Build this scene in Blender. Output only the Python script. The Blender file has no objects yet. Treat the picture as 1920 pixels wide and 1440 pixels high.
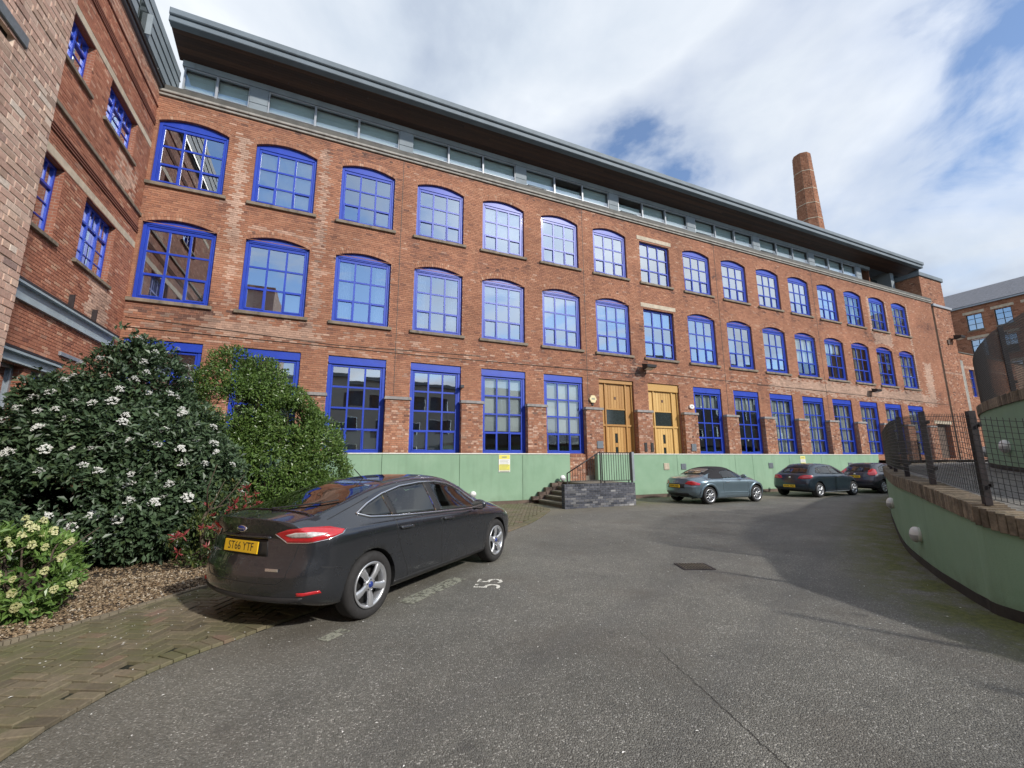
import bpy, bmesh, math, random
import numpy as np
from mathutils import Vector, Matrix
from mathutils.bvhtree import BVHTree

random.seed(7)
scene = bpy.context.scene
COL = scene.collection
PI = math.pi

# ------------------------------------------------------------------ camera
CAM = Vector((0.0, 0.0, 1.75))
YAW, PITCH, ROLL, FPX = math.radians(23.775), math.radians(10.1535), math.radians(-0.235), 797.9
_cy, _sy, _cp, _sp = math.cos(YAW), math.sin(YAW), math.cos(PITCH), math.sin(PITCH)
C_F = Vector((_sy * _cp, _cy * _cp, _sp))
_r = Vector((_cy, -_sy, 0)); _u = _r.cross(C_F)
C_R = _r * math.cos(ROLL) + _u * math.sin(ROLL)
C_U = _u * math.cos(ROLL) - _r * math.sin(ROLL)
cam_data = bpy.data.cameras.new('camera')
cam_data.sensor_width = 36.0
cam_data.lens = 36.0 * FPX / 1920.0
cam_data.clip_start = 0.05
cam_data.clip_end = 3000.0
cam = bpy.data.objects.new('camera', cam_data)
COL.objects.link(cam)
mw = Matrix((C_R, C_U, -C_F)).transposed().to_4x4()
mw.translation = CAM
cam.matrix_world = mw
scene.camera = cam

def in_view(p, margin=0.02):
    d = Vector(p) - CAM
    z = d.dot(C_F)
    if z < 0.1:
        return False
    x = d.dot(C_R) / z * FPX / 960.0
    y = d.dot(C_U) / z * FPX / 720.0
    return abs(x) < 1 + margin and abs(y) < 1 + margin

# ------------------------------------------------------------------ sky, sun, exposure
SUN_EL, SUN_AZ = math.radians(31.0), math.radians(26.8)      # azimuth: to the right of the facade normal, behind the camera
SUN = Vector((math.sin(SUN_AZ) * math.cos(SUN_EL), -math.cos(SUN_AZ) * math.cos(SUN_EL), math.sin(SUN_EL)))
world = bpy.data.worlds.new('World')
scene.world = world
world.use_nodes = True
wn, wl = world.node_tree.nodes, world.node_tree.links
wn.clear()
def W(t, **kw):
    n = wn.new(t)
    for k, v in kw.items():
        setattr(n, k, v)
    return n
def wmath(op, a, b=None, clamp=False):
    n = W('ShaderNodeMath', operation=op, use_clamp=clamp)
    for i, s in enumerate((a, b)):
        if s is None: continue
        if isinstance(s, (int, float)): n.inputs[i].default_value = s
        else: wl.new(s, n.inputs[i])
    return n.outputs[0]
sky = W('ShaderNodeTexSky', sky_type='NISHITA')
sky.sun_disc = False
sky.sun_elevation = SUN_EL
sky.sun_rotation = math.atan2(SUN.x, SUN.y)
sky.air_density = 1.0; sky.dust_density = 0.12; sky.ozone_density = 1.6
tc = W('ShaderNodeTexCoord')
sep = W('ShaderNodeSeparateXYZ'); wl.new(tc.outputs['Generated'], sep.inputs[0])
zc = wmath('MAXIMUM', sep.outputs[2], 0.0)
zz = wmath('ADD', zc, 0.22)
comb = W('ShaderNodeCombineXYZ')
wl.new(wmath('DIVIDE', sep.outputs[0], zz), comb.inputs[0])
wl.new(wmath('DIVIDE', sep.outputs[1], zz), comb.inputs[1])
comb.inputs[2].default_value = 3.7
def wnoise(scale, detail, rough, dist=0.0, off=(0, 0, 0)):
    mp = W('ShaderNodeMapping'); mp.inputs['Location'].default_value = off
    wl.new(comb.outputs[0], mp.inputs[0])
    n = W('ShaderNodeTexNoise'); n.inputs['Scale'].default_value = scale
    n.inputs['Detail'].default_value = detail; n.inputs['Roughness'].default_value = rough
    n.inputs['Distortion'].default_value = dist
    wl.new(mp.outputs[0], n.inputs['Vector'])
    return n.outputs['Fac']
def wramp(fac, stops):
    r = W('ShaderNodeValToRGB')
    cr = r.color_ramp
    while len(cr.elements) < len(stops): cr.elements.new(0.5)
    for e, (p, c) in zip(cr.elements, stops):
        e.position = p; e.color = (*c, 1)
    wl.new(fac, r.inputs[0])
    return r.outputs[0]
CLOUD_OFF = (0.2, 9.1, 0.0)
n_big = wnoise(0.70, 6.0, 0.50, 0.35, CLOUD_OFF)
n_mid = wnoise(1.9, 9.0, 0.56, 0.5, (5.1 + CLOUD_OFF[0], 2.2, 0))
n_sh = wnoise(1.15, 7.0, 0.52, 0.45, (CLOUD_OFF[0] + 0.12, CLOUD_OFF[1] - 0.1, 0.4))
cover_in = wmath('ADD', wmath('MULTIPLY', n_big, 0.62), wmath('MULTIPLY', n_mid, 0.38))
# the photograph's windows mirror a clearer sky behind the camera than the one in view
cover_in = wmath('ADD', cover_in, wmath('MULTIPLY', sep.outputs[1], 0.055))
cover = wramp(cover_in, [(0.415, (0.08, 0.08, 0.08)), (0.452, (0.60, 0.60, 0.60)), (0.52, (1, 1, 1))])
cover = wmath('MULTIPLY', cover, wmath('MULTIPLY', zc, 40.0, True))
shade_in = wmath('ADD', wmath('MULTIPLY', n_sh, 0.62), wmath('MULTIPLY', n_mid, 0.38))
cloud_col = wramp(shade_in, [(0.34, (0.74, 0.77, 0.80)), (0.43, (0.57, 0.61, 0.665)), (0.52, (0.46, 0.515, 0.59)), (0.61, (0.325, 0.38, 0.475))])
mixs = W('ShaderNodeMix', data_type='RGBA'); 
skys = W('ShaderNodeMix', data_type='RGBA', blend_type='MULTIPLY'); skys.inputs['Factor'].default_value = 1.0
wl.new(sky.outputs[0], skys.inputs['A']); skys.inputs['B'].default_value = (0.74, 0.88, 1.03, 1)
SKY_STRENGTH = 0.13
cl = W('ShaderNodeMix', data_type='RGBA', blend_type='MULTIPLY'); cl.inputs['Factor'].default_value = 1.0
wl.new(cloud_col, cl.inputs['A']); cl.inputs['B'].default_value = (1.0 / SKY_STRENGTH,) * 3 + (1,)
# clouds brighten towards the sun (forward scattering)
sdot = W('ShaderNodeVectorMath', operation='DOT_PRODUCT'); wl.new(tc.outputs['Generated'], sdot.inputs[0]); sdot.inputs[1].default_value = SUN
sd = wmath('MAXIMUM', sdot.outputs['Value'], 0.0)
glow = wmath('ADD', wmath('ADD', wmath('MULTIPLY', wmath('POWER', sd, 40.0), 0.9), wmath('MULTIPLY', wmath('POWER', sd, 6.0), 0.35)), 1.0)
gcol = W('ShaderNodeCombineColor'); [wl.new(glow, gcol.inputs[i]) for i in range(3)]
gmix = W('ShaderNodeMix', data_type='RGBA', blend_type='MULTIPLY'); gmix.inputs['Factor'].default_value = 1.0
wl.new(cl.outputs['Result'], gmix.inputs['A']); wl.new(gcol.outputs[0], gmix.inputs['B'])
wl.new(cover, mixs.inputs['Factor']); wl.new(skys.outputs['Result'], mixs.inputs['A']); wl.new(gmix.outputs['Result'], mixs.inputs['B'])
bg = W('ShaderNodeBackground'); bg.inputs['Strength'].default_value = SKY_STRENGTH
wl.new(mixs.outputs['Result'], bg.inputs[0])
wo = W('ShaderNodeOutputWorld'); wl.new(bg.outputs[0], wo.inputs[0])

sun_data = bpy.data.lights.new('sun', 'SUN')
sun_data.energy = 2.7; sun_data.angle = math.radians(2.2); sun_data.color = (1.0, 0.95, 0.88)
sun = bpy.data.objects.new('sun', sun_data); COL.objects.link(sun)
sun.rotation_euler = (-SUN).to_track_quat('-Z', 'Y').to_euler()
vs = scene.view_settings
vs.view_transform = 'Standard'; vs.look = 'None'; vs.gamma = 1.0; vs.use_curve_mapping = False
vs.exposure = 0.58

# ------------------------------------------------------------------ helpers
def put(o, parent=None, loc=None, rot=None):
    COL.objects.link(o)
    if parent is not None: o.parent = parent
    if loc is not None: o.location = loc
    if rot is not None: o.rotation_euler = rot
    return o

def tag(o, label=None, cat=None, group=None, kind=None):
    if label: o['label'] = label
    if cat: o['category'] = cat
    if group: o['group'] = group
    if kind: o['kind'] = kind
    return o

def thing(name, label, cat, loc=(0, 0, 0), rotz=0.0, group=None):
    o = bpy.data.objects.new(name, None)
    o.empty_display_size = 0.1
    put(o, None, loc, (0, 0, rotz))
    return tag(o, label, cat, group)

def part(name, mesh, parent=None, loc=None, rot=None, kind=None, label=None):
    o = bpy.data.objects.new(name, mesh)
    put(o, parent, loc, rot)
    return tag(o, label=label, kind=kind)

class MB:
    """collects faces, becomes one mesh"""
    def __init__(self):
        self.v = []; self.f = []; self.m = []; self.s = []
        self.mi = 0
    def add(self, vs, fs, smooth=False):
        b = len(self.v)
        self.v.extend([tuple(p) for p in vs])
        for f in fs:
            self.f.append([i + b for i in f]); self.m.append(self.mi); self.s.append(smooth)
        return self
    def box(self, x0, x1, y0, y1, z0, z1):
        v = [(x0, y0, z0), (x1, y0, z0), (x1, y1, z0), (x0, y1, z0), (x0, y0, z1), (x1, y0, z1), (x1, y1, z1), (x0, y1, z1)]
        return self.add(v, [(0, 3, 2, 1), (4, 5, 6, 7), (0, 1, 5, 4), (1, 2, 6, 5), (2, 3, 7, 6), (3, 0, 4, 7)])
    def bevbox(self, x0, x1, y0, y1, z0, z1, b=0.008):
        """box with its four front (-y) edges chamfered"""
        v = [(x0 + b, y0, z0 + b), (x1 - b, y0, z0 + b), (x1 - b, y0, z1 - b), (x0 + b, y0, z1 - b),
             (x0, y0 + b, z0), (x1, y0 + b, z0), (x1, y0 + b, z1), (x0, y0 + b, z1),
             (x0, y1, z0), (x1, y1, z0), (x1, y1, z1), (x0, y1, z1)]
        f = [(0, 1, 2, 3), (4, 5, 1, 0), (5, 6, 2, 1), (6, 7, 3, 2), (7, 4, 0, 3), (8, 9, 5, 4), (9, 10, 6, 5), (10, 11, 7, 6), (11, 8, 4, 7), (9, 8, 11, 10)]
        return self.add(v, f)
    def quad(self, a, b, c, d):
        return self.add([a, b, c, d], [(0, 1, 2, 3)])
    def prism(self, poly, y0, y1):
        """poly in (x,z), counter-clockwise seen from -y; extruded y0 (front) to y1"""
        n = len(poly)
        v = [(x, y0, z) for x, z in poly] + [(x, y1, z) for x, z in poly]
        f = [tuple(range(n)), tuple(reversed(range(n, 2 * n)))]
        f += [(i, i + n, (i + 1) % n + n, (i + 1) % n) for i in range(n)]
        return self.add(v, f)
    def tube(self, path, r, n=6, closed=False, smooth=True, caps=True):
        P = [Vector(p) for p in path]
        m = len(P); rings = []
        prev = None
        for i in range(m):
            if closed: t = P[(i + 1) % m] - P[i - 1]
            else: t = P[min(i + 1, m - 1)] - P[max(i - 1, 0)]
            t.normalize()
            if prev is None:
                a = Vector((0, 0, 1)) if abs(t.z) < 0.9 else Vector((1, 0, 0))
                e1 = t.cross(a).normalized()
            else:
                e1 = (prev - t * prev.dot(t)).normalized()
            prev = e1
            e2 = t.cross(e1)
            rr = r[i] if isinstance(r, (list, tuple)) else r
            rings.append([P[i] + (e1 * math.cos(2 * PI * k / n) + e2 * math.sin(2 * PI * k / n)) * rr for k in range(n)])
        v = [p for ring in rings for p in ring]
        f = []
        for i in range(m if closed else m - 1):
            j = (i + 1) % m
            for k in range(n):
                f.append((i * n + k, i * n + (k + 1) % n, j * n + (k + 1) % n, j * n + k))
        if caps and not closed:
            f.append(tuple(reversed(range(n)))); f.append(tuple(range((m - 1) * n, m * n)))
        return self.add(v, f, smooth)
    def lathe(self, prof, n=24, origin=(0, 0, 0), axis='z', smooth=True, a0=0.0, a1=2 * PI):
        """prof: list of (radius, height)"""
        v = []; f = []
        full = abs(a1 - a0 - 2 * PI) < 1e-6
        cols = n if full else n + 1
        for (r, h) in prof:
            for k in range(cols):
                a = a0 + (a1 - a0) * k / n
                c, s = r * math.cos(a), r * math.sin(a)
                p = {'z': (c, s, h), 'y': (c, h, -s), 'x': (h, c, s)}[axis]
                v.append((p[0] + origin[0], p[1] + origin[1], p[2] + origin[2]))
        for i in range(len(prof) - 1):
            for k in range(n):
                k2 = (k + 1) % cols
                f.append((i * cols + k, i * cols + k2, (i + 1) * cols + k2, (i + 1) * cols + k))
        return self.add(v, f, smooth)
    def mesh(self, name, *mats):
        me = bpy.data.meshes.new(name)
        me.from_pydata(self.v, [], self.f)
        for mt in mats: me.materials.append(mt)
        if len(mats) > 1: me.polygons.foreach_set('material_index', self.m)
        me.polygons.foreach_set('use_smooth', self.s)
        me.update()
        return me

def fix_normals(me):
    bm = bmesh.new(); bm.from_mesh(me)
    bmesh.ops.recalc_face_normals(bm, faces=bm.faces)
    bm.to_mesh(me); bm.free()
    return me

def np_mesh(name, verts, quads, mat, attrs=None, smooth=False):
    """fast mesh of quads; attrs: {name: per-face float array}"""
    me = bpy.data.meshes.new(name)
    verts = np.asarray(verts, dtype=np.float32); quads = np.asarray(quads, dtype=np.int32)
    k = quads.shape[1]
    me.vertices.add(len(verts)); me.vertices.foreach_set('co', verts.ravel())
    me.loops.add(quads.size); me.loops.foreach_set('vertex_index', quads.ravel())
    me.polygons.add(len(quads))
    me.polygons.foreach_set('loop_start', np.arange(0, quads.size, k, dtype=np.int32))
    me.polygons.foreach_set('loop_total', np.full(len(quads), k, dtype=np.int32))
    me.polygons.foreach_set('use_smooth', np.full(len(quads), smooth))
    me.update(calc_edges=True)
    for an, arr in (attrs or {}).items():
        a = me.attributes.new(an, 'FLOAT', 'FACE')
        a.data.foreach_set('value', np.asarray(arr, dtype=np.float32))
    me.materials.append(mat)
    return me

def catmull(pts, n):
    """n samples per span through pts (tuples of any length)"""
    P = [np.array(p, float) for p in pts]
    P = [2 * P[0] - P[1]] + P + [2 * P[-1] - P[-2]]
    out = []
    for i in range(1, len(P) - 2):
        p0, p1, p2, p3 = P[i - 1:i + 3]
        for k in range(n):
            t = k / n
            out.append(0.5 * (2 * p1 + (p2 - p0) * t + (2 * p0 - 5 * p1 + 4 * p2 - p3) * t * t + (3 * p1 - p0 - 3 * p2 + p3) * t ** 3))
    out.append(P[-2])
    return out

# ------------------------------------------------------------------ materials
class NT:
    def __init__(self, name):
        self.mat = bpy.data.materials.new(name); self.mat.use_nodes = True
        self.n = self.mat.node_tree.nodes; self.l = self.mat.node_tree.links
        self.bsdf = self.n['Principled BSDF']; self.out = self.n['Material Output']
        self.geo = None
    def new(self, t, **kw):
        n = self.n.new(t)
        for k, v in kw.items(): setattr(n, k, v)
        return n
    def pos(self):
        if self.geo is None: self.geo = self.new('ShaderNodeNewGeometry')
        return self.geo.outputs['Position']
    def objpos(self):
        return self.new('ShaderNodeTexCoord').outputs['Object']
    def noise(self, scale, detail=4, rough=0.55, dist=0.0, vec=None, stretch=None, off=None):
        v = vec or self.pos()
        if stretch or off:
            mp = self.new('ShaderNodeMapping')
            if stretch: mp.inputs['Scale'].default_value = stretch
            if off: mp.inputs['Location'].default_value = off
            self.l.new(v, mp.inputs[0]); v = mp.outputs[0]
        n = self.new('ShaderNodeTexNoise')
        n.inputs['Scale'].default_value = scale; n.inputs['Detail'].default_value = detail
        n.inputs['Roughness'].default_value = rough; n.inputs['Distortion'].default_value = dist
        self.l.new(v, n.inputs['Vector'])
        return n.outputs['Fac']
    def ramp(self, fac, stops, interp='LINEAR'):
        r = self.new('ShaderNodeValToRGB'); cr = r.color_ramp; cr.interpolation = interp
        while len(cr.elements) < len(stops): cr.elements.new(0.5)
        for e, (p, c) in zip(cr.elements, stops):
            e.position = p; e.color = (*c, 1) if not isinstance(c, (int, float)) else (c, c, c, 1)
        self.l.new(fac, r.inputs[0])
        return r.outputs[0]
    def math(self, op, a, b=None, clamp=False):
        n = self.new('ShaderNodeMath', operation=op, use_clamp=clamp)
        for i, s in enumerate((a, b)):
            if s is None: continue
            if isinstance(s, (int, float)): n.inputs[i].default_value = s
            else: self.l.new(s, n.inputs[i])
        return n.outputs[0]
    def mix(self, fac, a, b, blend='MIX'):
        n = self.new('ShaderNodeMix', data_type='RGBA', blend_type=blend)
        for key, s in (('Factor', fac), ('A', a), ('B', b)):
            if isinstance(s, (int, float)): n.inputs[key].default_value = s if key == 'Factor' else (s, s, s, 1)
            elif isinstance(s, tuple): n.inputs[key].default_value = (*s, 1)
            else: self.l.new(s, n.inputs[key])
        return n.outputs['Result']
    def attr(self, name, kind='GEOMETRY'):
        n = self.new('ShaderNodeAttribute', attribute_name=name, attribute_type=kind)
        return n.outputs['Fac']
    def color(self, c): 
        if isinstance(c, tuple): self.bsdf.inputs['Base Color'].default_value = (*c, 1)
        else: self.l.new(c, self.bsdf.inputs['Base Color'])
    def set(self, **kw):
        for k, v in kw.items():
            s = self.bsdf.inputs[k.replace('_', ' ')]
            if isinstance(v, (int, float, tuple)): s.default_value = v
            else: self.l.new(v, s)
        return self
    def bump(self, h, strength=0.3, dist=0.01):
        b = self.new('ShaderNodeBump'); b.inputs['Strength'].default_value = strength; b.inputs['Distance'].default_value = dist
        self.l.new(h, b.inputs['Height']); self.l.new(b.outputs[0], self.bsdf.inputs['Normal'])

def plain(name, col, rough=0.5, metal=0.0, var=0.12, scale=6.0, bump=0.0, bscale=80.0, spec=0.5, coat=0.0):
    t = NT(name)
    n = t.noise(scale, 5, 0.6)
    lo = tuple(c * (1 - var) for c in col); hi = tuple(min(1, c * (1 + var)) for c in col)
    t.color(t.ramp(n, [(0.3, lo), (0.7, hi)]))
    t.set(Roughness=rough, Metallic=metal)
    t.bsdf.inputs['Specular IOR Level'].default_value = spec
    if coat: t.set(Coat_Weight=coat, Coat_Roughness=0.03)
    if bump: t.bump(t.noise(bscale, 3, 0.6), bump, 0.004)
    return t.mat

def brick_mat(name, stops, pale=(0.60, 0.43, 0.335), soot=0.38, wscale=0.5, seed=0.0):
    t = NT(name)
    tint = t.math('ADD', t.attr('tint'), t.attr('tint', 'OBJECT'))
    base = t.ramp(tint, stops)
    pl = t.math('ADD', t.attr('pale'), t.attr('pale', 'OBJECT'), True)
    palec = t.ramp(tint, [(0.0, tuple(c * 0.62 for c in pale)), (0.45, tuple(c * 0.9 for c in pale)), (1.0, tuple(min(1, c * 1.3) for c in pale))])
    base = t.mix(pl, base, palec)
    big = t.noise(wscale, 6, 0.62, 0.3, off=(seed, seed, seed))
    base = t.mix(1.0, base, t.ramp(big, [(0.25, tuple([1 - soot * 0.62] * 3)), (0.5, (0.94, 0.93, 0.92)), (0.72, (1.14, 1.12, 1.10))]), 'MULTIPLY')
    streak = t.noise(1.0, 4, 0.6, stretch=(2.2, 2.2, 0.28), off=(seed + 4, 0, 0))
    base = t.mix(t.ramp(streak, [(0.60, 0.0), (0.78, soot * 0.75)]), base, (0.085, 0.06, 0.045))
    fine = t.noise(38, 4, 0.7)
    base = t.mix(1.0, base, t.ramp(fine, [(0.28, (0.72, 0.72, 0.72)), (0.7, (1.16, 1.16, 1.16))]), 'MULTIPLY')
    t.color(base); t.set(Roughness=0.88)
    t.bsdf.inputs['Specular IOR Level'].default_value = 0.2
    t.bump(t.noise(70, 3, 0.7), 0.5, 0.004)
    return t.mat

M = {}
M['brick'] = brick_mat('red_brick', [(0.0, (0.15, 0.085, 0.068)), (0.18, (0.28, 0.135, 0.092)), (0.5, (0.385, 0.182, 0.112)), (0.80, (0.445, 0.228, 0.145)), (1.0, (0.52, 0.335, 0.235))])
M['brick_wing'] = brick_mat('old_brick', [(0.0, (0.24, 0.105, 0.075)), (0.25, (0.335, 0.14, 0.092)), (0.6, (0.40, 0.172, 0.11)), (0.85, (0.455, 0.22, 0.145)), (1.0, (0.52, 0.32, 0.22))], soot=0.45, seed=3.3)
M['brick_near'] = brick_mat('pale_old_brick', [(0.0, (0.36, 0.25, 0.22)), (0.3, (0.53, 0.34, 0.27)), (0.6, (0.61, 0.41, 0.33)), (0.8, (0.65, 0.48, 0.39)), (1.0, (0.73, 0.62, 0.53))], soot=0.4, seed=7.7, wscale=0.8)
M['brick_blue'] = brick_mat('blue_brick', [(0.0, (0.05, 0.055, 0.068)), (0.5, (0.095, 0.10, 0.12)), (0.85, (0.15, 0.155, 0.175)), (1.0, (0.30, 0.30, 0.31))], pale=(0.42, 0.41, 0.39), soot=0.3)
M['brick_far'] = brick_mat('far_brick', [(0.0, (0.21, 0.095, 0.06)), (0.5, (0.33, 0.15, 0.088)), (1.0, (0.42, 0.22, 0.14))], soot=0.4, seed=11.0)
M['mortar'] = plain('mortar', (0.40, 0.26, 0.185), 0.95, var=0.25, scale=2.0, bump=0.4)
M['mortar_wing'] = plain('old_mortar', (0.33, 0.22, 0.17), 0.95, var=0.25, scale=2.0, bump=0.4)
M['mortar_near'] = plain('pale_mortar', (0.66, 0.53, 0.43), 0.95, var=0.25, scale=3.0, bump=0.4)
M['mortar_dark'] = plain('dark_mortar', (0.17, 0.16, 0.15), 0.95, var=0.25, scale=3.0, bump=0.4)

def reveal_mat():
    t = NT('reveal_brick')
    br = t.new('ShaderNodeTexBrick'); mp = t.new('ShaderNodeMapping')
    mp.inputs['Rotation'].default_value = (PI / 2, 0, 0)
    t.l.new(t.pos(), mp.inputs[0]); t.l.new(mp.outputs[0], br.inputs[0])
    br.inputs['Color1'].default_value = (0.33, 0.125, 0.07, 1); br.inputs['Color2'].default_value = (0.27, 0.10, 0.06, 1)
    br.inputs['Mortar'].default_value = (0.36, 0.25, 0.19, 1); br.inputs['Scale'].default_value = 1.0
    br.inputs['Brick Width'].default_value = 0.24; br.inputs['Row Height'].default_value = 0.08; br.inputs['Mortar Size'].default_value = 0.006
    t.color(t.mix(1.0, br.outputs[0], t.ramp(t.noise(20, 4), [(0.3, 0.75), (0.7, 1.1)]), 'MULTIPLY'))
    t.set(Roughness=0.9); return t.mat
M['reveal'] = reveal_mat()

def stone(name, col, stain=0.6):
    t = NT(name)
    b = t.ramp(t.noise(3.0, 6, 0.65), [(0.3, tuple(c * 0.72 for c in col)), (0.7, tuple(c * 1.15 for c in col))])
    s = t.noise(1.6, 5, 0.6, stretch=(3, 3, 0.6))
    b = t.mix(t.ramp(s, [(0.5, 0.0), (0.72, stain)]), b, (0.07, 0.065, 0.05))
    t.color(b); t.set(Roughness=0.85); t.bump(t.noise(60, 4, 0.6), 0.4, 0.004)
    return t.mat
M['sill'] = stone('sill_stone', (0.23, 0.185, 0.135), 0.8)
M['lintel'] = stone('lintel_stone', (0.52, 0.44, 0.33), 0.25)
M['cornice'] = stone('cornice_stone', (0.33, 0.31, 0.275), 0.45)
M['cap'] = stone('pier_cap_stone', (0.30, 0.28, 0.27), 0.5)
M['step'] = stone('step_stone', (0.22, 0.19, 0.15), 0.5)
M['blue'] = plain('blue_paint', (0.011, 0.046, 0.40), 0.42, var=0.10, scale=3.0, coat=0.15)
M['zinc'] = plain('zinc_sheet', (0.24, 0.275, 0.30), 0.75, 0.0, var=0.14, scale=1.2, spec=0.25)
M['zinc_dark'] = plain('dark_zinc', (0.15, 0.178, 0.20), 0.65, 0.05, var=0.14, scale=1.2, spec=0.35)
M['alu'] = plain('grey_aluminium', (0.36, 0.38, 0.41), 0.42, 0.2, var=0.06)
M['gutter'] = plain('gutter_lead', (0.085, 0.08, 0.068), 0.7, 0.0, var=0.3, scale=3)
M['black'] = plain('black_paint', (0.022, 0.021, 0.022), 0.5, var=0.3, scale=9)
M['rust'] = plain('rusty_post', (0.026, 0.019, 0.021), 0.6, var=0.4, scale=11, bump=0.3)
M['grey_metal'] = plain('grey_metal', (0.30, 0.33, 0.36), 0.45, 0.4)
M['beam'] = plain('blue_grey_beam', (0.33, 0.40, 0.44), 0.55, var=0.16, scale=2.0)
M['white'] = plain('white_plastic', (0.78, 0.77, 0.74), 0.35, var=0.05)
M['cream'] = plain('cream_plastic', (0.72, 0.60, 0.34), 0.4, var=0.06)
M['plate_grey'] = plain('grey_plaque', (0.16, 0.18, 0.20), 0.4, 0.2, var=0.2, scale=20)
M['dark_void'] = plain('dark_void', (0.012, 0.011, 0.010), 0.9)

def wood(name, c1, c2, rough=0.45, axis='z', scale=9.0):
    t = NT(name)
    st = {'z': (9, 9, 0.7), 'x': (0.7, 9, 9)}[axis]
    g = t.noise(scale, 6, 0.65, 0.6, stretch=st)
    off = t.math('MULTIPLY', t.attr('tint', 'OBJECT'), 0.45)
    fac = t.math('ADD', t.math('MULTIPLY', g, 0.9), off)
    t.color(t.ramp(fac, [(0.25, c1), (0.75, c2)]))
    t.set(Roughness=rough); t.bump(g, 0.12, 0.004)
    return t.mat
M['oak'] = wood('oak_door', (0.36, 0.175, 0.045), (0.56, 0.32, 0.105), 0.42)
M['oak_light'] = wood('light_oak_door', (0.50, 0.29, 0.085), (0.68, 0.44, 0.16), 0.42)
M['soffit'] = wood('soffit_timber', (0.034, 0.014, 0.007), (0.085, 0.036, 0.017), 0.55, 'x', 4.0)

def green_mat():
    t = NT('green_render')
    base = t.ramp(t.noise(0.9, 5, 0.6), [(0.3, (0.215, 0.345, 0.225)), (0.7, (0.27, 0.405, 0.275))])
    st = t.noise(1.0, 5, 0.62, stretch=(3.0, 3.0, 0.35))
    base = t.mix(t.ramp(st, [(0.52, 0.0), (0.75, 0.45)]), base, (0.17, 0.25, 0.17))
    geo = t.new('ShaderNodeSeparateXYZ'); t.l.new(t.pos(), geo.inputs[0])
    lowz = t.ramp(geo.outputs[2], [(0.0, 1.0), (0.42, 0.0)])
    base = t.mix(t.math('MULTIPLY', lowz, t.ramp(t.noise(2.5, 5, 0.7), [(0.42, 0.0), (0.68, 0.5)])), base, (0.10, 0.12, 0.06))
    t.color(base); t.set(Roughness=0.85)
    t.bump(t.noise(55, 4, 0.65), 0.7, 0.006)
    return t.mat
M['green'] = green_mat()
M['green_cap'] = plain('wall_coping_paint', (0.70, 0.69, 0.62), 0.6, var=0.1)
M['plinth'] = plain('brown_plinth', (0.12, 0.085, 0.065), 0.8, var=0.25, scale=3, bump=0.3)
M['plinth_dark'] = plain('dark_plinth', (0.038, 0.033, 0.028), 0.9, var=0.4, scale=3, bump=0.4)

def glass_mat(name, tintc=(0.86, 0.93, 0.92), boost=3.0, base=0.36):
    t = NT(name)
    t.n.remove(t.bsdf)
    fr = t.new('ShaderNodeFresnel'); fr.inputs['IOR'].default_value = 1.5
    fac = t.math('ADD', t.math('MULTIPLY', fr.outputs[0], boost), base, True)
    tr = t.new('ShaderNodeBsdfTransparent'); tr.inputs[0].default_value = (*tintc, 1)
    gl = t.new('ShaderNodeBsdfGlossy'); gl.inputs['Roughness'].default_value = 0.01
    gl.inputs[0].default_value = (0.92, 0.96, 1.0, 1)
    bp = t.new('ShaderNodeBump'); bp.inputs['Strength'].default_value = 0.02; bp.inputs['Distance'].default_value = 0.05
    t.l.new(t.noise(1.6, 1, 0.4), bp.inputs['Height']); t.l.new(bp.outputs[0], gl.inputs['Normal'])
    mx = t.new('ShaderNodeMixShader')
    t.l.new(fac, mx.inputs[0]); t.l.new(tr.outputs[0], mx.inputs[1]); t.l.new(gl.outputs[0], mx.inputs[2])
    t.l.new(mx.outputs[0], t.out.inputs[0])
    return t.mat
M['glass'] = glass_mat('window_glass')
M['glass_teal'] = glass_mat('tinted_glass', (0.84, 0.95, 0.97), 2.0, 0.14)  # strip windows: teal tint imitates the mirrored sky
M['glass_clear'] = glass_mat('clear_window_glass', (0.90, 0.96, 0.95), 2.2, 0.08)
M['frost'] = plain('frosted_film', (0.55, 0.62, 0.58), 0.35, var=0.05, scale=1)
M['room'] = plain('room_interior', (0.12, 0.12, 0.118), 0.9, var=0.2, scale=1.2)
M['blind'] = plain('white_blind', (0.74, 0.74, 0.70), 0.8, var=0.06, scale=1.0)
M['curtain'] = plain('pale_curtain', (0.66, 0.67, 0.62), 0.85, var=0.1, scale=2.0)

def sheet(name, stops, rough=0.5, metal=0.0):
    t = NT(name); t.color(t.ramp(t.noise(2, 4), stops)); t.set(Roughness=rough, Metallic=metal); return t.mat
# ================================================================== brickwork
def subtract(pieces, a, b):
    out = []
    for (p, q) in pieces:
        if b <= p or a >= q: out.append((p, q)); continue
        if a > p: out.append((p, a))
        if b < q: out.append((b, q))
    return out

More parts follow.
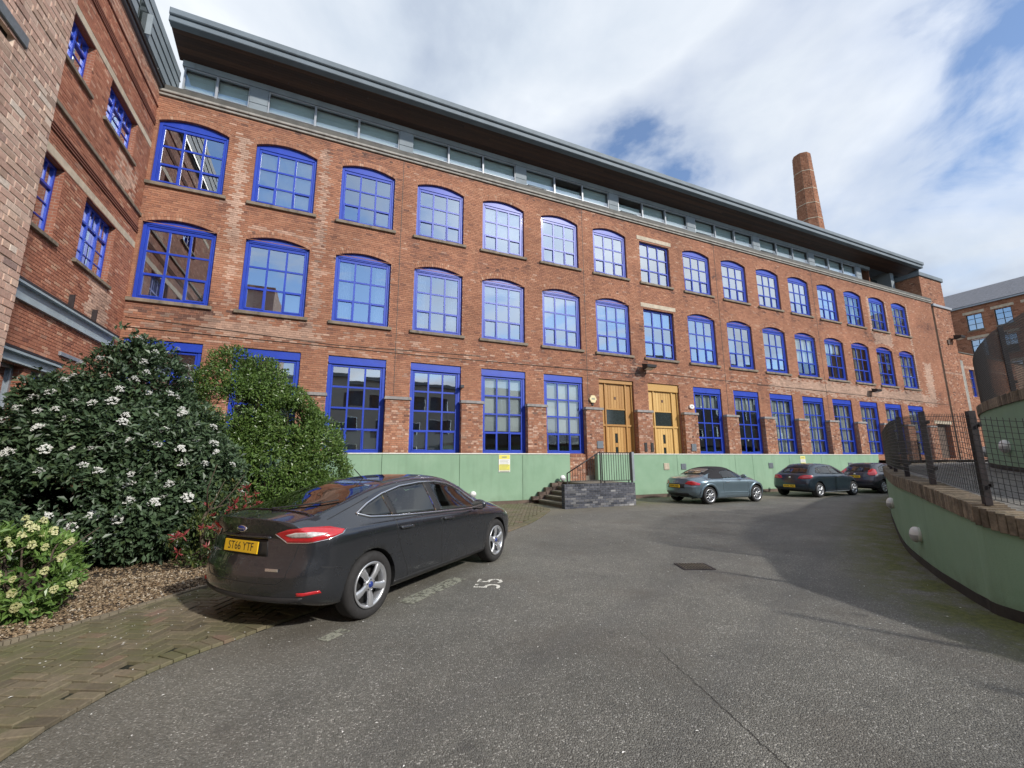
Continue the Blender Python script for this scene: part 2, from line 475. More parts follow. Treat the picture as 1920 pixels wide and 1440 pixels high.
def lay_bricks(u0, u1, v0, v1, holes, course=0.08, L=0.24, joint=0.011, seed=1, header_every=5, pale_fn=None, flemish=False, tint_fn=None, tsig=0.22):
    """rows of bricks in local (u, v); returns rows (ua, ub, va, vb, tint, pale, full)"""
    rng = random.Random(seed)
    out = []
    rows = int(round((v1 - v0) / course))
    for r in range(rows):
        va = v0 + r * course; vb = va + course - joint
        if vb > v1: vb = v1
        blocked = []; clips = []
        for h in holes:
            if h[0] == 'r':
                _, a, b, c, d = h
                ov = min(vb, d) - max(va, c)
                if ov <= 0.004: continue
                if ov >= (vb - va) - 0.018: blocked.append((a, b))
                elif c > va: clips.append((a, b, va, c))
                else: clips.append((a, b, d, vb))
            else:
                _, uc, half, spring, rise, tk = h
                R = (half * half + rise * rise) / (2 * rise); cv = spring + rise - R
                vm = (va + vb) / 2
                if spring < vm < spring + rise + tk:
                    amax = math.asin(half / R)
                    w2 = (R + tk) ** 2 - (vm - cv) ** 2
                    if w2 <= 0: continue
                    w = min(math.sqrt(w2), (vm - cv) * math.tan(amax))
                    blocked.append((uc - w - 0.006, uc + w + 0.006))
        header = (r % header_every == header_every - 1)
        off = (0.0 if r % 2 == 0 else L / 2) if not header else L / 4
        pitch = L / 2 if header else L
        u = u0 - L + off; k = 0
        while u < u1:
            p = pitch
            if flemish: p = L if k % 2 == 0 else L / 2
            k += 1
            a, b = max(u, u0), min(u + p - joint, u1)
            ua_full = (a == u and b == u + p - joint)
            u += p
            if b - a < 0.03: continue
            pcs = [(a, b)]
            for (x, y) in blocked: pcs = subtract(pcs, x, y)
            tint = min(1, max(0, rng.gauss(0.5, tsig)))
            for (x, y) in pcs:
                if y - x < 0.025: continue
                lo, hi = va, vb
                segs = [(x, y, va, vb)]
                for (ca, cb, c, d) in clips:
                    ns = []
                    for (sx, sy, s0, s1) in segs:
                        if cb <= sx or ca >= sy: ns.append((sx, sy, s0, s1)); continue
                        if ca > sx + 0.02: ns.append((sx, ca, s0, s1))
                        if cb < sy - 0.02: ns.append((cb, sy, s0, s1))
                        if d - c > 0.012: ns.append((max(sx, ca), min(sy, cb), c, d))
                    segs = ns
                for (sx, sy, s0, s1) in segs:
                    tn = min(1, max(0, tint + tint_fn(0.5 * (sx + sy), 0.5 * (s0 + s1), rng))) if tint_fn else tint
                    pale = pale_fn(0.5 * (sx + sy), 0.5 * (s0 + s1), rng) if pale_fn else 0.0
                    full = ua_full and len(segs) == 1 and len(pcs) == 1 and (x, y) == (a, b)
                    out.append((sx, sy, s0, s1, tn, pale, full and (2 if p == L else 1)))
    return out

def brick_arrays(rows, y_front=-0.012, y_back=0.004, seed=3):
    A = np.array([r[:6] for r in rows], dtype=np.float64)
    n = len(A); rg = np.random.default_rng(seed)
    j = lambda s: rg.normal(0, s, n)
    ua, ub, va, vb = A[:, 0] + j(.0012), A[:, 1] + j(.0012), A[:, 2] + j(.001), A[:, 3] + j(.001)
    yf = y_front + j(.0022)
    yb = np.full(n, y_back)
    V = np.empty((n, 8, 3))
    for i, (u, v, y) in enumerate([(ua, va, yf), (ub, va, yf), (ub, vb, yf), (ua, vb, yf), (ua, va, yb), (ub, va, yb), (ub, vb, yb), (ua, vb, yb)]):
        V[:, i, 0] = u; V[:, i, 1] = y; V[:, i, 2] = v
    Q = np.array([(0, 1, 2, 3), (4, 5, 1, 0), (5, 6, 2, 1), (6, 7, 3, 2), (7, 4, 0, 3)])
    F = (np.arange(n)[:, None, None] * 8 + Q[None]).reshape(-1, 4)
    return V.reshape(-1, 3), F, np.repeat(A[:, 4], 5), np.repeat(A[:, 5], 5)

_unit_bricks = {}
def unit_brick(mat, length, height, depth=0.016):
    key = (mat.name, round(length, 4), round(height, 4))
    if key not in _unit_bricks:
        b = MB().bevbox(-length / 2, length / 2, -depth + 0.004, 0.004, -height / 2, height / 2, 0.004)
        _unit_bricks[key] = b.mesh('brick', mat)
    return _unit_bricks[key]

def brickwork(owner, world_of, rows, mat, n_single=300, skip=None, joint=0.011, seed=3, name='brickwork', y_front=-0.012):
    """the n_single bricks that show largest become objects of their own, the rest one joined part"""
    cand = []
    for i, r in enumerate(rows):
        if not r[6]: continue
        c = world_of(0.5 * (r[0] + r[1]), 0.5 * (r[2] + r[3]))
        if not in_view(c, -0.01): continue
        if skip and skip(0.5 * (r[0] + r[1]), 0.5 * (r[2] + r[3])): continue
        d = (Vector(c) - CAM)
        cand.append((abs(d.dot(world_of.normal)) / d.length ** 3 * (r[1] - r[0]), i))
    cand.sort(reverse=True)
    single = set(i for _, i in cand[:n_single])
    rng = random.Random(seed)
    for i in single:
        ua, ub, va, vb, tint, pale, full = rows[i]
        me = unit_brick(mat, ub - ua, vb - va)
        o = part('brick', me, owner, (0.5 * (ua + ub), -0.0 + y_front + 0.012 + rng.gauss(0, 0.002), 0.5 * (va + vb)))
        o['tint'] = float(tint); o['pale'] = float(pale)
    rest = [r for i, r in enumerate(rows) if i not in single]
    V, F, ti, pa = brick_arrays(rest, y_front=y_front, seed=seed)
    me = np_mesh(name, V, F, mat, {'tint': ti, 'pale': pa})
    return part(name, me, owner, kind='stuff')

class Plane:
    """maps local facade (u, v) to world"""
    def __init__(self, origin, rot):
        self.o = Vector(origin); self.c, self.s = math.cos(rot), math.sin(rot)
        self.normal = Vector((self.s, -self.c, 0))
    def __call__(self, u, v, y=0.0):
        return (self.o.x + self.c * u - self.s * y, self.o.y + self.s * u + self.c * y, self.o.z + v)

def wall_cells(mb, u0, u1, v0, v1, rects, y=0.0):
    us = sorted({u0, u1, *[r[0] for r in rects], *[r[1] for r in rects]})
    vs_ = sorted({v0, v1, *[r[2] for r in rects], *[r[3] for r in rects]})
    us = [u for u in us if u0 <= u <= u1]; vs_ = [v for v in vs_ if v0 <= v <= v1]
    for i in range(len(us) - 1):
        j = 0
        while j < len(vs_) - 1:
            um = 0.5 * (us[i] + us[i + 1])
            def inside(jj):
                vm = 0.5 * (vs_[jj] + vs_[jj + 1])
                return any(a < um < b and c < vm < d for a, b, c, d in rects)
            if inside(j): j += 1; continue
            k = j
            while k < len(vs_) - 1 and not inside(k): k += 1
            mb.quad((us[i], y, vs_[j]), (us[i + 1], y, vs_[j]), (us[i + 1], y, vs_[k]), (us[i], y, vs_[k]))
            j = k

def arch_pts(half, spring, rise, n=10):
    R = (half * half + rise * rise) / (2 * rise); cv = spring + rise - R
    am = math.asin(half / R)
    return [(R * math.sin(-am + 2 * am * i / n), cv + R * math.cos(-am + 2 * am * i / n)) for i in range(n + 1)]

# ------------------------------------------------------------------ window meshes (local: x along, y into the wall, z up, origin bottom centre)
def frame_grid(mb, x0, x1, z0, z1, cols, rows, bar, y0, y1):
    """glazing bars and returns pane rectangles"""
    w = (x1 - x0 - bar * (cols - 1)) / cols; h = (z1 - z0 - bar * (rows - 1)) / rows
    for i in range(1, cols):
        xa = x0 + i * w + (i - 1) * bar
        mb.box(xa, xa + bar, y0, y1, z0, z1)
    for j in range(1, rows):
        za = z0 + j * h + (j - 1) * bar
        for i in range(cols):
            xa = x0 + i * (w + bar)
            mb.box(xa, xa + w, y0 + 0.004, y1, za, za + bar)
    return [(x0 + i * (w + bar), x0 + i * (w + bar) + w, z0 + j * (h + bar), z0 + j * (h + bar) + h) for j in range(rows) for i in range(cols)]

def casement(mb, r, y0, t=0.055, o=0.03):
    xa, xb, za, zb = r
    xa -= o; xb += o; za -= o; zb += o
    mb.bevbox(xa, xa + t, y0, y0 + 0.05, za, zb, .006); mb.bevbox(xb - t, xb, y0, y0 + 0.05, za, zb, .006)
    mb.bevbox(xa + t, xb - t, y0 + .001, y0 + 0.05, za, za + t, .006); mb.bevbox(xa + t, xb - t, y0 + .001, y0 + 0.05, zb - t, zb, .006)

WW = 2.11          # window width
def arched_frame(h=2.72, rise=0.22):
    mb = MB(); hw = WW / 2; y0 = 0.09
    jamb = 0.10
    mb.bevbox(-hw, -hw + jamb, y0, y0 + 0.10, 0, h); mb.bevbox(hw - jamb, hw, y0, y0 + 0.10, 0, h)
    mb.bevbox(-hw + jamb, hw - jamb, y0, y0 + 0.10, 0, 0.08)
    arc = arch_pts(hw, h, rise)
    mb.prism([(-hw, h), (hw, h)] + [(x, z) for x, z in reversed(arc)][1:-1], y0 + 0.012, y0 + 0.10)      # arched head board
    mb.bevbox(-hw + jamb, hw - jamb, y0 - 0.004, y0 + 0.10, h - 0.10, h + 0.0)
    # inner frame
    i0 = hw - jamb; t = 0.075; y1 = y0 + 0.022
    mb.bevbox(-i0, -i0 + t, y1, y1 + 0.07, 0.08, h - 0.10); mb.bevbox(i0 - t, i0, y1, y1 + 0.07, 0.08, h - 0.10)
    mb.bevbox(-i0 + t, i0 - t, y1, y1 + 0.07, 0.08, 0.15); mb.bevbox(-i0 + t, i0 - t, y1, y1 + 0.07, h - 0.21, h - 0.10)
    panes = frame_grid(mb, -i0 + t, i0 - t, 0.15, h - 0.21, 3, 3, 0.066, y1 + 0.008, y1 + 0.06)
    for r in (panes[0], panes[2]): casement(mb, r, y1 - 0.018)
    return mb.mesh('window', M['blue']), panes, y1 + 0.035

def flat_frame(h=2.45):
    mb = MB(); hw = WW / 2; y0 = 0.12; jamb = 0.09
    mb.bevbox(-hw, -hw + jamb, y0, y0 + 0.1, 0, h); mb.bevbox(hw - jamb, hw, y0, y0 + 0.1, 0, h)
    mb.bevbox(-hw + jamb, hw - jamb, y0, y0 + 0.1, 0, 0.09); mb.bevbox(-hw + jamb, hw - jamb, y0, y0 + 0.1, h - 0.10, h)
    panes = frame_grid(mb, -hw + jamb, hw - jamb, 0.09, h - 0.10, 3, 3, 0.066, y0 + 0.01, y0 + 0.07)
    for r in (panes[0], panes[2]): casement(mb, r, y0 - 0.006)
    return mb.mesh('window', M['blue']), panes, y0 + 0.05

def tall_frame(h=3.62, head=0.26):
    mb = MB(); hw = WW / 2; y0 = 0.06; jamb = 0.13
    mb.bevbox(-hw, hw, y0 - 0.02, y0 + 0.12, h - head, h)                      # head board
    mb.bevbox(-hw + .02, hw - .02, y0 - 0.04, y0 - 0.019, h - head - 0.05, h - head + 0.03)
    hh = h - head - 0.051
    mb.bevbox(-hw, -hw + jamb, y0, y0 + 0.1, 0, hh); mb.bevbox(hw - jamb, hw, y0, y0 + 0.1, 0, hh)
    i0 = hw - jamb; t = 0.07; y1 = y0 + 0.022
    mb.bevbox(-i0, i0, y1 - .012, y1 + 0.07, 0, 0.12); mb.bevbox(-i0, i0, y1, y1 + 0.07, hh - 0.09, hh)
    mb.bevbox(-i0, -i0 + t, y1 + .002, y1 + 0.07, 0.12, hh - .09); mb.bevbox(i0 - t, i0, y1 + .002, y1 + 0.07, 0.12, hh - .09)
    panes = frame_grid(mb, -i0 + t, i0 - t, 0.12, hh - 0.09, 3, 4, 0.066, y1 + 0.008, y1 + 0.06)
    for r in (panes[0], panes[2]): casement(mb, r, y1 - 0.018)
    return mb.mesh('window', M['blue']), panes, y1 + 0.035

def wing_frame(w, h, cols):
    mb = MB(); hw = w / 2; y0 = 0.14; j = 0.07
    mb.bevbox(-hw, -hw + j, y0, y0 + .09, 0, h); mb.bevbox(hw - j, hw, y0, y0 + .09, 0, h)
    mb.bevbox(-hw + j, hw - j, y0, y0 + .09, 0, j); mb.bevbox(-hw + j, hw - j, y0, y0 + .09, h - j, h)
    lw = (w - 2 * j - 0.075 * (cols - 1)) / cols; panes = []
    zt = h * 0.66
    for c in range(cols):
        xa = -hw + j + c * (lw + 0.075)
        if c: mb.bevbox(xa - 0.075, xa, y0 - .01, y0 + .09, j, h - j)
        mb.bevbox(xa, xa + lw, y0 - .006, y0 + .08, zt, zt + 0.075)
        panes += frame_grid(mb, xa, xa + lw, j, zt, 1, 3, 0.03, y0 + .02, y0 + .06)
        panes += frame_grid(mb, xa, xa + lw, zt + 0.075, h - j, 2, 1, 0.03, y0 + .02, y0 + .06)
    return mb.mesh('window', M['blue']), panes, y0 + .045

_pane = {}
def pane_mesh(w, h, mat=None):
    mat = mat or M['glass']
    k = (round(w, 3), round(h, 3), mat.name)
    if k not in _pane:
        _pane[k] = MB().quad((-w / 2, 0, -h / 2), (w / 2, 0, -h / 2), (w / 2, 0, h / 2), (-w / 2, 0, h / 2)).mesh('pane', mat)
    return _pane[k]

def room_mesh(w, h, d, mat=None):
    mb = MB(); a = w / 2 + 0.0; z0, z1 = -0.05, h + 0.0
    A = [(-a, 0, z0), (a, 0, z0), (a, 0, z1), (-a, 0, z1)]; B = [(x, d, z) for x, _, z in A]
    mb.quad(B[0], B[1], B[2], B[3])
    for i in range(4):
        k = (i + 1) % 4
        mb.quad(A[i], A[k], B[k], B[i])
    return mb.mesh('interior', mat or M['room'])
_rooms = {}
def room(w, h, d=1.6):
    k = (round(w, 2), round(h, 2), d)
    if k not in _rooms: _rooms[k] = room_mesh(w, h, d)
    return _rooms[k]

def blind_mesh(w, h):
    return MB().box(-w / 2, w / 2, 0, 0.012, 0, h).mesh('blind', M['blind'])
def curtain_mesh(w, h, seed=0):
    rng = random.Random(seed); n = 26; pts = []
    for i in range(n + 1):
        x = -w / 2 + w * i / n
        pts.append((x, 0.035 * math.sin(i * 1.35 + rng.uniform(-.4, .4))))
    mb = MB()
    v = [(x, y, 0) for x, y in pts] + [(x, y, h) for x, y in pts]
    mb.add(v, [(i, i + 1, i + n + 2, i + n + 1) for i in range(n)], True)
    return mb.mesh('curtain', M['curtain'])
_bl = {}
def cached(kind, w, h, seed=0):
    k = (kind, round(w, 2), round(h, 2), seed)
    if k not in _bl: _bl[k] = blind_mesh(w, h) if kind == 'blind' else curtain_mesh(w, h, seed)
    return _bl[k]

wrng = random.Random(11)
def place_window(owner, u, v, kit, height, width, single=True, dress=(), depth=1.6, glass=None):
    """kit = (frame mesh, pane rects, glass y). dress: list of ('blind', x0, x1, z0, z1) / ('curtain', ...)"""
    fm, panes, gy = kit
    win = part('window', fm, owner, (u, 0, v))
    if single:
        for k, (xa, xb, za, zb) in enumerate(panes):
            o = part('pane', pane_mesh(xb - xa + .02, zb - za + .02, glass), win, (0.5 * (xa + xb), gy, 0.5 * (za + zb)))
            o.rotation_euler = (wrng.gauss(0, 0.0035), 0, wrng.gauss(0, 0.0035))
    else:
        mb = MB()
        for (xa, xb, za, zb) in panes:
            a, b = wrng.gauss(0, .0016), wrng.gauss(0, .0016)
            mb.quad((xa - .01, gy - a, za - .01), (xb + .01, gy + a, za - .01), (xb + .01, gy + a + b, zb + .01), (xa - .01, gy - a + b, zb + .01))
        part('panes', mb.mesh('panes', glass or M['glass']), win)
    part('interior', room(width - .02, height, depth), win, (0, gy + 0.09, 0))
    for d in dress:
        kind, xa, xb, za, zb = d[:5]
        part(kind, cached(kind, xb - xa, zb - za, int(u * 7) % 3), win, (0.5 * (xa + xb), gy + (0.10 if kind == 'blind' else 0.16), za))
    return win

def arch_mesh(half, spring, rise, tk=0.235, n=26, seed=0, y_front=-0.014, mat=None):
    """ring of header bricks above an opening"""
    rng = random.Random(seed)
    R = (half * half + rise * rise) / (2 * rise); cv = spring + rise - R
    am = math.asin(half / R); V = []; F = []; ti = []
    for i in range(n):
        a0 = -am + 2 * am * i / n + 0.0022; a1 = -am + 2 * am * (i + 1) / n - 0.0022
        for ring in range(2):
            r0 = R + ring * tk / 2 + (-0.004 if ring == 0 else 0.006); r1 = R + (ring + 1) * tk / 2 - 0.004
            y = y_front + rng.gauss(0, .0018); b = len(V)
            q = [(r0 * math.sin(a0), r0 * math.cos(a0) + cv), (r0 * math.sin(a1), r0 * math.cos(a1) + cv), (r1 * math.sin(a1), r1 * math.cos(a1) + cv), (r1 * math.sin(a0), r1 * math.cos(a0) + cv)]
            V += [(x, y, z) for x, z in q] + [(x, 0.06 if ring == 0 else .004, z) for x, z in q]
            F += [(b, b + 1, b + 2, b + 3), (b + 4, b + 5, b + 1, b), (b + 5, b + 6, b + 2, b + 1), (b + 6, b + 7, b + 3, b + 2), (b + 7, b + 4, b, b + 3)]
            ti += [min(1, max(0, rng.gauss(.58, .16)))] * 5
    return np_mesh('brick_arch', V, F, mat or M['brick'], {'tint': ti, 'pale': [0.0] * len(ti)})

# ================================================================== main mill building (local origin: x world, y = 17 at the wall face)
YF = 17.0
mill = thing('mill_building', 'long four storey red brick mill with blue arched windows and deep timber eaves', 'building', (0, YF, 0))
CEN = [c * 1.0625 for c in (-4.71, -1.90, 0.96, 3.84, 6.68, 9.54, 12.39, 15.25, 18.20, 21.11, 24.02, 26.90, 29.79, 32.67, 35.56, 38.42)]
GZ0, GZ1 = 2.04, 5.67
MZ0, MZ1 = 7.01, 9.73
TZ0, TZ1 = 11.21, 13.62
RISE = 0.22
XL, XR = -6.17, 46.0
HALF = WW / 2
DOORS = (6, 7)          # ground floor columns that hold the two oak doors
rects = []; holes = []; arches = []
for i, c in enumerate(CEN):
    rects.append((c - HALF, c + HALF, GZ0 - (0.9 if i in DOORS else 0), GZ1)); holes.append(('r', c - HALF, c + HALF, GZ0 - (0.9 if i in DOORS else 0), GZ1))
    for (z0, z1) in ((MZ0, MZ1), (TZ0, TZ1)):
        if i == 7:
            rects.append((c - HALF, c + HALF, z0, z1 - 0.02)); holes.append(('r', c - HALF, c + HALF, z0, z1 - 0.02))
            holes.append(('r', c - 1.22, c + 1.22, z1 + 0.06, z1 + 0.30))
        else:
            rects.append((c - HALF, c + HALF, z0, z1 + RISE)); arches.append((c, z0, z1))
            holes.append(('r', c - HALF, c + HALF, z0, z1)); holes.append(('a', c, HALF, z1, RISE, 0.235))
        holes.append(('r', c - 1.18, c + 1.18, z0 - 0.13, z0))
DW = (43.5, 45.5, 1.75, 4.4)
rects.append(DW); holes.append(('r', *DW))
mb = MB()
wall_cells(mb, XL, XR, 0.0, 14.56, rects)
for (c, z0, z1) in arches:
    ap = arch_pts(HALF, z1, RISE, 10); top = z1 + RISE
    for k in range(10):
        (xa, za), (xb, zb) = ap[k], ap[k + 1]
        if top - max(za, zb) < 1e-4: mb.add([(c + xa, 0, za), (c + xb, 0, zb), (c + (xa if za < zb else xb), 0, top)], [(0, 1, 2)])
        else: mb.quad((c + xa, 0, za), (c + xb, 0, zb), (c + xb, 0, top), (c + xa, 0, top))
part('wall', mb.mesh('wall', M['mortar']), mill)
# reveals: the brick sides and heads of every opening
def reveal(mb, c, hw, z0, z1, rise, d=0.32):
    mb.quad((c - hw, 0, z0), (c - hw, 0, z1), (c - hw, d, z1), (c - hw, d, z0))
    mb.quad((c + hw, 0, z1), (c + hw, 0, z0), (c + hw, d, z0), (c + hw, d, z1))
    mb.quad((c - hw, 0, z0), (c - hw, d, z0), (c + hw, d, z0), (c + hw, 0, z0))
    ap = arch_pts(hw, z1, rise, 10) if rise else [(-hw, z1), (hw, z1)]
    for (xa, za), (xb, zb) in zip(ap, ap[1:]):
        mb.quad((c + xa, 0, za), (c + xb, 0, zb), (c + xb, d, zb), (c + xa, d, za))
_rv = {}
def put_reveal(owner, c, hw, z0, z1, rise=0.0, d=0.32):
    k = (round(hw, 3), round(z1 - z0, 3), rise, d)
    if k not in _rv:
        m_ = MB(); reveal(m_, 0, hw, 0, z1 - z0, rise, d); _rv[k] = m_.mesh('reveal', M['reveal'])
    part('reveal', _rv[k], owner, (c, 0, z0))
for i, c in enumerate(CEN):
    put_reveal(mill, c, HALF, GZ0 - (0.9 if i in DOORS else 0), GZ1)
    for z0, z1 in ((MZ0, MZ1), (TZ0, TZ1)): put_reveal(mill, c, HALF, z0, z1 - (0.02 if i == 7 else 0), 0 if i == 7 else RISE)
put_reveal(mill, 44.5, 1.0, DW[2], DW[3], 0, 0.4)

def pale_main(u, v, rng):
    p = 0.0
    # cleaned and rebuilt patches beside and below certain windows, salt on the low piers
    def near(u0, u1, v0, v1, amt, soft=0.25):
        a = min(u - u0, u1 - u, (v - v0), (v1 - v)); return amt if a > 0 and rng.random() < min(1, a / soft + 0.25) else 0
    p = max(p, near(-3.75, -3.25, 9.6, 13.9, .75), near(-0.85, -0.45, 9.7, 14.2, .6), near(-3.1, -0.95, 9.95, 10.35, .55))
    p = max(p, near(-4.2, -0.4, 5.9, 6.85, .6, .5), near(-0.85, -0.4, 6.9, 9.7, .5), near(-3.6, -3.2, 6.9, 9.9, .5))
    if 5.75 < v < 6.6: p = max(p, 0.55 if rng.random() < 0.16 else 0)
    p = max(p, near(36.45, 36.75, 10.9, 13.8, .8, .2), near(38.75, 39.05, 10.9, 13.8, .8, .2), near(36.6, 39.3, 9.9, 11.1, .7, .4))
    p = max(p, near(24.5, 44.0, 5.70, 6.95, .75, .6), near(41.8, 42.05, 6.5, 13.9, .8, .1), near(43.0, 44.3, 5.8, 9.3, .75, .4))
    if rng.random() < 0.02: p = max(p, 0.4)
    return p
SOOT = [(random.Random(90 + k).uniform(XL, XR), random.Random(190 + k).uniform(5.8, 14.2), random.Random(290 + k).uniform(.5, 2.4), random.Random(390 + k).uniform(.3, 1.5), random.Random(490 + k).uniform(-.30, .22)) for k in range(70)]
def tint_main(u, v, rng):
    d = 0.0
    for c in CEN:                       # runs under the ends of the sills, darker courses under them
        e = abs(abs(u - c) - 1.12)
        for z0 in (MZ0, TZ0):
            dz = z0 - .13 - v
            if 0 < dz < 1.1: d -= (.30 if e < .14 else (.10 if abs(u - c) < 1.2 else 0)) * (1 - dz / 1.1)
    for x in (2.40, 11.46, 20.85, 30.1):
        if abs(u - x) < .22: d -= .12 * rng.random()
    if 5.78 < v < 6.25: d -= .16 * rng.random()
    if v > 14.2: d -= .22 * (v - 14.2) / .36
    if abs(u + .58) < .16 and v > 6: d -= .30 * rng.random()
    for (x, z, rx, rz, a) in SOOT:
        q = ((u - x) / rx) ** 2 + ((v - z) / rz) ** 2
        if q < 1: d += a * (1 - q)
    return max(-.5, min(.3, d))
rows = lay_bricks(XL, XR, 1.2, 14.56, holes, seed=5, pale_fn=pale_main, tint_fn=tint_main, tsig=0.135)
PL_MILL = Plane((0, YF, 0), 0.0)
brickwork(mill, PL_MILL, rows, M['brick'], 300, skip=lambda u, v: v < 6.2 and u < 0.8, seed=21)
for k, (c, z0, z1) in enumerate(arches):
    part('brick_arch', arch_mesh(HALF, z1, RISE, seed=k), mill, (c, 0, 0))
# stone sills and the two flat stone lintels
sill = MB().bevbox(-1.17, 1.17, -0.10, 0.20, -0.125, -0.002, 0.012).mesh('sill', M['sill'])
for i, c in enumerate(CEN):
    for z0 in (MZ0, TZ0):
        part('sill', sill, mill, (c, 0, z0))
lint = MB().bevbox(-1.22, 1.22, -0.03, 0.1, 0.062, 0.298, 0.012).mesh('lintel', M['lintel'])
for z1 in (MZ1, TZ1): part('lintel', lint, mill, (CEN[7], 0, z1))

K_M = arched_frame(MZ1 - MZ0); K_T = arched_frame(TZ1 - TZ0)
K_MF = flat_frame(MZ1 - MZ0 - 0.02); K_TF = flat_frame(TZ1 - TZ0 - 0.02); K_G = tall_frame(GZ1 - GZ0)
DRESS_M = {0: [('blind', -.95, .95, .1, .95)], 1: [('blind', -.95, .95, .1, .9)], 2: [('curtain', -.95, -.45, .1, 2.5), ('curtain', .5, .95, .1, 2.5)],
           3: [('curtain', -.95, -.5, .1, 2.5), ('curtain', .5, .95, .1, 2.5)], 4: [('blind', -.95, .95, 2.2, 2.6)], 5: [('blind', -.95, .95, .95, 2.6)],
           6: [('blind', -.95, .95, 1.6, 2.6)], 7: [('blind', -.95, .95, 1.7, 2.6)], 11: [('blind', -.95, .95, 1.0, 2.6)], 12: [('blind', -.95, .95, 1.9, 2.6)],
           10: [('blind', -.95, .95, 1.75, 2.6)], 13: [('curtain', -.3, .2, .1, 2.5)], 14: [('curtain', -.9, .1, .1, 2.4)], 15: [('curtain', -.95, .95, .1, 2.5)]}
DRESS_T = {1: [('blind', -.95, .95, .1, 2.3)], 4: [('blind', -.95, .95, .85, 2.3)], 9: [('curtain', -.95, -.3, .1, 2.3), ('curtain', .45, .95, .1, 2.3)], 7: [('curtain', .5, .9, .1, 2.2)],
           10: [('blind', -.95, .95, .1, 2.3)], 11: [('blind', -.95, .95, .8, 2.3)], 13: [('curtain', .1, .6, .1, 2.3)], 14: [('curtain', .2, .5, .1, 2.3)], 15: [('curtain', -.95, .95, .1, 2.3)], 12: [('blind', -.95, .95, 1.2, 2.3)]}
DRESS_G = {0: [('blind', -.95, .95, .1, 3.3)], 1: [('blind', -.95, .95, .1, 3.3)], 2: [('blind', -.95, .95, .1, .85)], 3: [('blind', -.95, .95, .1, .85)],
           4: [('blind', -.95, .95, .95, 3.3)], 5: [('blind', -.95, .95, .95, 3.3)]}
for i in range(8, 16):
    DRESS_G[i] = [('curtain', -.95, .95, .1 if i > 9 else 2.5, 3.2)] if i != 12 else [('curtain', -.2, .95, .1, 3.2)]
for i, c in enumerate(CEN):
    near = i <= 10
    place_window(mill, c, MZ0, K_MF if i == 7 else K_M, MZ1 - MZ0, WW, near, DRESS_M.get(i, ()), glass=M['glass_clear'] if i >= 11 else None)
    place_window(mill, c, TZ0, K_TF if i == 7 else K_T, TZ1 - TZ0, WW, near, DRESS_T.get(i, ()), glass=M['glass_clear'] if i >= 13 else None)
    if i in DOORS: continue
    place_window(mill, c, GZ0, K_G, GZ1 - GZ0, WW, i <= 9, DRESS_G.get(i, ()), glass=M['glass_clear'] if i >= 4 else None)

# low brick piers between the ground floor windows with stone caps
PROUD = 0.22
edges = [XL] + [c for c in CEN]
pier_back = MB(); pier_rows = []
caps = MB().prism([(-0.52, 0), (0.52, 0), (0.50, 0.11), (-0.50, 0.11)], -PROUD - 0.05, -0.012).mesh('pier_cap', M['cap'])
pier_side = []
def pale_pier(u, v, rng): return 0.6 if rng.random() < 0.20 else (0.25 if rng.random() < .2 else 0)
for i in range(len(CEN)):
    c = CEN[i] + 1.53 if i + 1 >= len(CEN) else 0.5 * (CEN[i] + CEN[i + 1])
    w = 0.465
    pb = MB().box(c - w, c + w, -PROUD + 0.012, 0.0, 0.0, 4.09)
    part('pier', pb.mesh('pier', M['mortar']), mill)
    rr = lay_bricks(c - w, c + w, 1.2, 4.09, [], seed=40 + i, pale_fn=pale_pier, header_every=2)
    V, F, ti, pa = brick_arrays(rr, y_front=-PROUD, y_back=-PROUD + .014, seed=i)
    V2, F2, ti2, pa2 = [], [], [], []
    rs = lay_bricks(0.012, PROUD - .004, 1.2, 4.09, [], seed=80 + i, header_every=9, pale_fn=pale_pier)
    Vs, Fs, ts, ps = brick_arrays(rs, y_front=-0.0, y_back=.014, seed=i)
    left = np.stack([c - w + Vs[:, 1] - 0.006, -Vs[:, 0], Vs[:, 2]], 1)      # side that faces -x
    right = np.stack([c + w - Vs[:, 1] + 0.006, -(PROUD - Vs[:, 0]), Vs[:, 2]], 1)
    Va = np.concatenate([V, left, right]); Fa = np.concatenate([F, Fs + len(V), Fs + len(V) + len(left)])
    part('brickwork', np_mesh('pier_bricks', Va, Fa, M['brick'], {'tint': np.concatenate([ti, ts, ts]) * 0.85, 'pale': np.concatenate([pa, ps, ps])}), mill, kind='stuff')
    part('pier_cap', caps, mill, (c, 0, 4.09))

